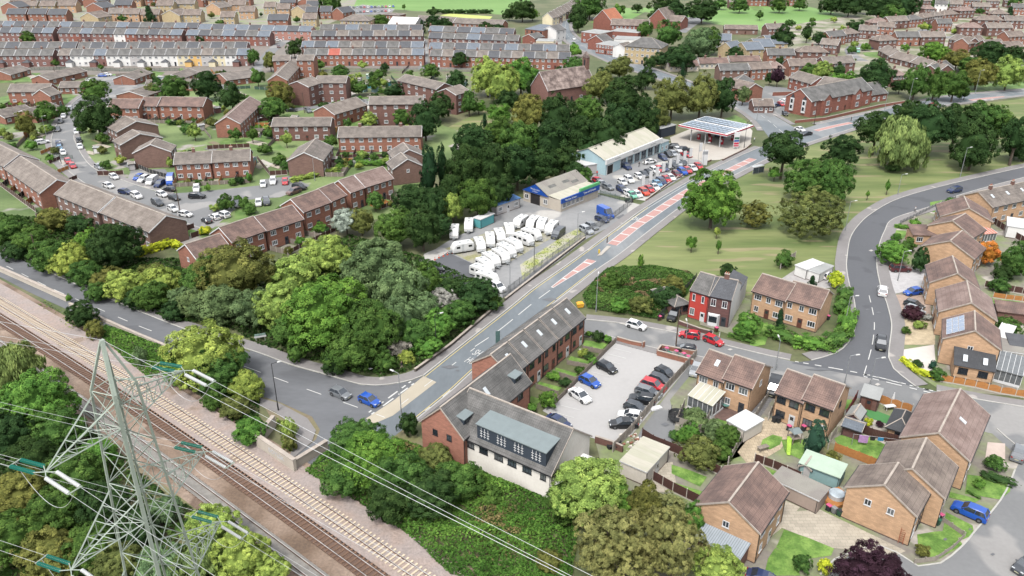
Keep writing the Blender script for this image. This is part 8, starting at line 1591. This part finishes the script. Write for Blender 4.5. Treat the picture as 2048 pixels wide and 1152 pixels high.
# bramble and nettle cover
LC = [('bramble_patch', [(1165, 592), (1190, 560), (1215, 538), (1300, 532), (1378, 545), (1398, 562), (1365, 600), (1318, 640), (1250, 630), (1175, 618)], 60, .3, 1.7, 'M', 'wide patch of pale-tipped brambles beside the side street', .2, 1.25),
      ('bramble_bank', [(610, 945), (650, 905), (800, 880), (940, 930), (985, 955), (1102, 1000), (1160, 1030), (1140, 1180), (1010, 1180), (900, 1150), (820, 1075), (720, 1010)], 55, .3, 2.0, 'B', 'dense bank of brambles and nettles beside the track', .2, 1.0),
      ('ivy_cover', [(198, 668), (210, 650), (330, 692), (345, 730), (300, 760), (250, 720)], 60, .2, 1.2, 'B', 'bright ivy over the bank by the lower road', .18, 1.05),
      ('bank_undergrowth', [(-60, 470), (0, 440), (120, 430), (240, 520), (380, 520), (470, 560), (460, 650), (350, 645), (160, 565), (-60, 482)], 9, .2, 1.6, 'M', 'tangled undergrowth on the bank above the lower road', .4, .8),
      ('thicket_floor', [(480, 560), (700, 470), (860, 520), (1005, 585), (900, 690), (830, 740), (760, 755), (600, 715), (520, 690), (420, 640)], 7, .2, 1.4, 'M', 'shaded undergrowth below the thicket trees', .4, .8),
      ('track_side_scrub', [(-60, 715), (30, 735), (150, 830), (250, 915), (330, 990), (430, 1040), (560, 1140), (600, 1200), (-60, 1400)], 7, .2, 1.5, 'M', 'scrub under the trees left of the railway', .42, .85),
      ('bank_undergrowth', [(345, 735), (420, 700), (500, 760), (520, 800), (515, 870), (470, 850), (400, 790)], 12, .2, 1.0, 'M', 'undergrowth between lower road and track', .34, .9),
      ('verge_weeds', [(1044, 528), (1130, 470), (1160, 456), (1172, 472), (1110, 510), (1048, 556)], 5, .05, .35, 'L', 'yellowing weeds on the gravel verge', .16, 1.0),
      ('roadside_weeds', [(545, 832), (580, 850), (588, 880), (575, 918), (565, 910), (560, 870)], 20, .1, .7, 'L', 'yellow-green weeds inside the bridge wing', .2, .9),
      ('overgrown_garden', [(1352, 822), (1405, 812), (1420, 850), (1400, 885), (1360, 880)], 14, .2, 1.2, 'M', 'overgrown plants in the trampoline garden', .25, 1.0),
      ('alley_garden_weeds', [(1350, 870), (1400, 870), (1470, 900), (1460, 930), (1400, 935), (1350, 915), (1340, 890)], 10, .1, .9, 'O', 'rough weeds beyond the alley end', .25, .9),
      ('trackside_weeds', [(60, 610), (110, 640), (150, 680), (190, 690), (150, 640), (90, 600)], 4, .05, .35, 'L', 'sparse weeds between ballast and parapet', .22, 1.0)]
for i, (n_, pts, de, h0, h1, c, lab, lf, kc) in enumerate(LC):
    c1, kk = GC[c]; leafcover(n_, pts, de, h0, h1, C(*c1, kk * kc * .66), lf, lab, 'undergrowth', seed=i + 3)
TT('M', 'rising from the brambles', [(985, 990, 26, 13, 'M'), (1100, 1120, 28, 15, 'O'), (1335, 592, 32, 18, 'D'), (1285, 610, 24, 12, 'O'), (1345, 570, 26, 14, 'O'), (1225, 560, 24, 12, 'M'), (1240, 610, 20, 10, 'B')], lab='scrub bush', cat='bush', trunk=.1)
leafcover('dry_bramble', LC[0][1], 40, .2, 1.3, C(136, 118, 88, 1.3), .16, 'brown dead stems through the bramble patch', 'undergrowth', seed=90, thr=.12)
leafcover('dry_bramble', LC[1][1], 30, .3, 1.6, C(132, 122, 80, 1.2), .16, 'brown and straw patches in the trackside bank', 'undergrowth', seed=91, thr=.2)
# plot fences and planting of the left-hand estate
for (m_, p1, p2, s_, n_, dd, bk, w_) in [('E', (348, 329), (499, 321), 8.6, 5, 6, 0, 'before the semis with porches'), ('E', (348, 329), (499, 321), 8.6, 4, 7, 1, 'behind the semis with porches'), ('E', (533, 461), (661, 404), 8.4, 4, 6, 0, 'behind the stepped terrace'), ('E', (676, 275), (842, 273), 8.6, 5, 7, 0, 'before the three-unit terrace'),
                                         ('E', (314, 211), (405, 213), 9, 4, 7, 0, 'before the tall-gabled block'), ('E', (480, 247), (524, 206), 8.6, 4, 6, 0, 'beside the long end-on terrace'), ('E', (15, 184), (96, 183), 8.4, 4, 6, 0, 'before the far left terrace'), ('E', (201, 424), (299, 463), 9.6, 5, 6, 0, 'behind the ribbed-roof terrace'), ('E', (110, 388), (196, 424), 9.6, 5, 6, 0, 'behind the left ribbed-roof terrace'),
                                         ('E', (731, 374), (786, 357), 8.4, 3, 6, 0, 'below the last stepped house'), ('E', (201, 424), (299, 463), 9.6, 4, 5, 1, 'on the road side of the ribbed terrace'), ('G', (575, 321), (645, 321), 15, 3, 6, 0, 'beside the brown gabled block'), ('E', (543, 253), (660, 252), 9, 3, 6, 1, 'behind the two-storey flats')]:
    o_, rz_, L_, D_ = frame_from(m_, p1, p2, 5.1, s_); M_ = Matrix.Translation(o_) @ Matrix.Rotation(rz_, 4, 'Z')
    y0, y1 = (D_ + .5, D_ + dd) if bk else (-.5, -dd); q_ = lambda x, y: proj(M_ @ Vector((x, y, 0)))
    for i in range(n_ + 1):
        x = L_ * i / n_
        fence([q_(x, y0), q_(x, y1)], rr.choice(['panelbrown', 'panelgrey', 'panelorange', 'panelbrown']), 1.4, i % 2 == 0, where=w_, gravel=False)
        if i < n_:
            pc = [q_(x + L_ / n_ * a, y0 + (y1 - y0) * b_) for a, b_ in ((.1, .1), (.9, .1), (.9, .95), (.1, .95))]
            poly('garden_plot', pc, .08, rr.choice([LAWN, SLAB, YARD, LAWN, CONC]))
            for k in range(1):
                sx, sy = q_(x + L_ / n_ * rr.uniform(.15, .85), y0 + (y1 - y0) * rr.uniform(.4, 1)); s__ = rr.uniform(.7, 1.3) * PXM(sx, sy); tree(sx, sy - s__ * .5, s__, s__, rr.choice('MDBLO'), 'shrub', 'in plots ' + w_, trunk=.1, cat='bush')
    if dd > 5: fence([q_(0, y1), q_(L_, y1)], rr.choice(['panelbrown', 'panelgrey']), 1.3, True, where='closing the plots ' + w_, gravel=False)
for i in range(130):
    x, y = rr.uniform(0, 860), rr.uniform(135, 340); s__ = rr.uniform(.9, 2.4) * PXM(x, y)
    if SCN(x, y): tree(x, y, s__, s__ * .9, rr.choice('MDBLOM'), 'shrub', 'on the left-hand estate greens', trunk=.1, cat='bush', group='estate shrubs')
for i in range(50):
    x, y = rr.uniform(1540, 2040), rr.uniform(20, 135); s__ = rr.uniform(1.2, 2.8) * PXM(x, y)
    if SCN(x, y): tree(x, y, s__, s__ * .9, rr.choice('MDBLOM'), 'shrub', 'in the upper right estate gardens', trunk=.1, cat='bush', group='upper right garden shrubs')
for i in range(24):
    x, y = rr.uniform(0, 640), rr.uniform(4, 44); s__ = rr.uniform(1.2, 2.5) * PXM(x, y)
    if SCN(x, y): tree(x, y, s__, s__, rr.choice('MDBO'), 'shrub', 'between the top left houses', trunk=.1, cat='bush', group='top left garden shrubs')
for i in range(26):
    x, y = rr.uniform(0, 700), rr.uniform(140, 330)
    if SCN(x, y):
        w_ = PXM(x, y) * 2.2; cl = rr.choice(['grey', 'sage', 'white', 'plum']); H('garden_shed', 'shed', {'grey': 'grey', 'sage': 'green-grey', 'white': 'white', 'plum': 'dark brown'}[cl] + ' garden shed on the left-hand estate', 'E', (x, y), (x + w_, y + rr.uniform(-2, 2)), 2.4, 2, .4, cl, rr.choice(['felt', 'old', 'slate']), 1, 0, group='estate garden sheds', doors=0, near=False, ov=.1)
for i in range(60):
    x, y = rr.uniform(0, 860), rr.uniform(140, 335)
    if SCN(x, y) and SCN(x + 12, y + 4):
        w_ = PXM(x, y); a_ = rr.choice([(1, .06), (1, -.06), (.45, .55), (.5, -.5)]); fence([(x, y), (x + w_ * 7 * a_[0], y + w_ * 7 * a_[1])], rr.choice(['panelbrown', 'panelgrey', 'green', 'panelorange']), 1.3, rr.random() < .5, where='on the left-hand estate', gravel=False, bay=2.3)
for i in range(90):
    x, y = rr.uniform(0, 860), rr.uniform(140, 335)
    if SCN(x, y):
        w_ = PXM(x, y) * rr.uniform(1.5, 4); h_ = w_ * rr.uniform(.25, .5); poly('garden_plot', [(x - w_, y - h_ * .2), (x - w_ * .2, y - h_), (x + w_, y + h_ * .1), (x + w_ * .3, y + h_)], .1, rr.choice([SLAB, YARD, DIRT, CONC, LAWN, LAWN, ASPHL]))
# allotment clutter: sheds and cold frames
rr = random.Random(21)
for i in range(22):
    x, y = rr.uniform(690, 950), rr.uniform(148, 178); c = rr.choice(['white', 'grey', 'teal', 'sage'])
    H('allotment_shed', 'shed', {'white': 'white', 'grey': 'grey', 'teal': 'turquoise', 'sage': 'sage green'}[c] + ' little shed among the allotments', 'E', (x, y), (x + rr.uniform(7, 12), y + rr.uniform(-1, 1)), 2.5, 1.9, .4, c, rr.choice(['felt', 'white', 'green', 'old']), 1, 0, group='allotment sheds', doors=0, near=False, ov=.1)
finish()
for o_ in COL.objects:
    if len(str(o_.get('label', '')).split()) > 16: o_['label'] = o_['label'].replace('the ', '')
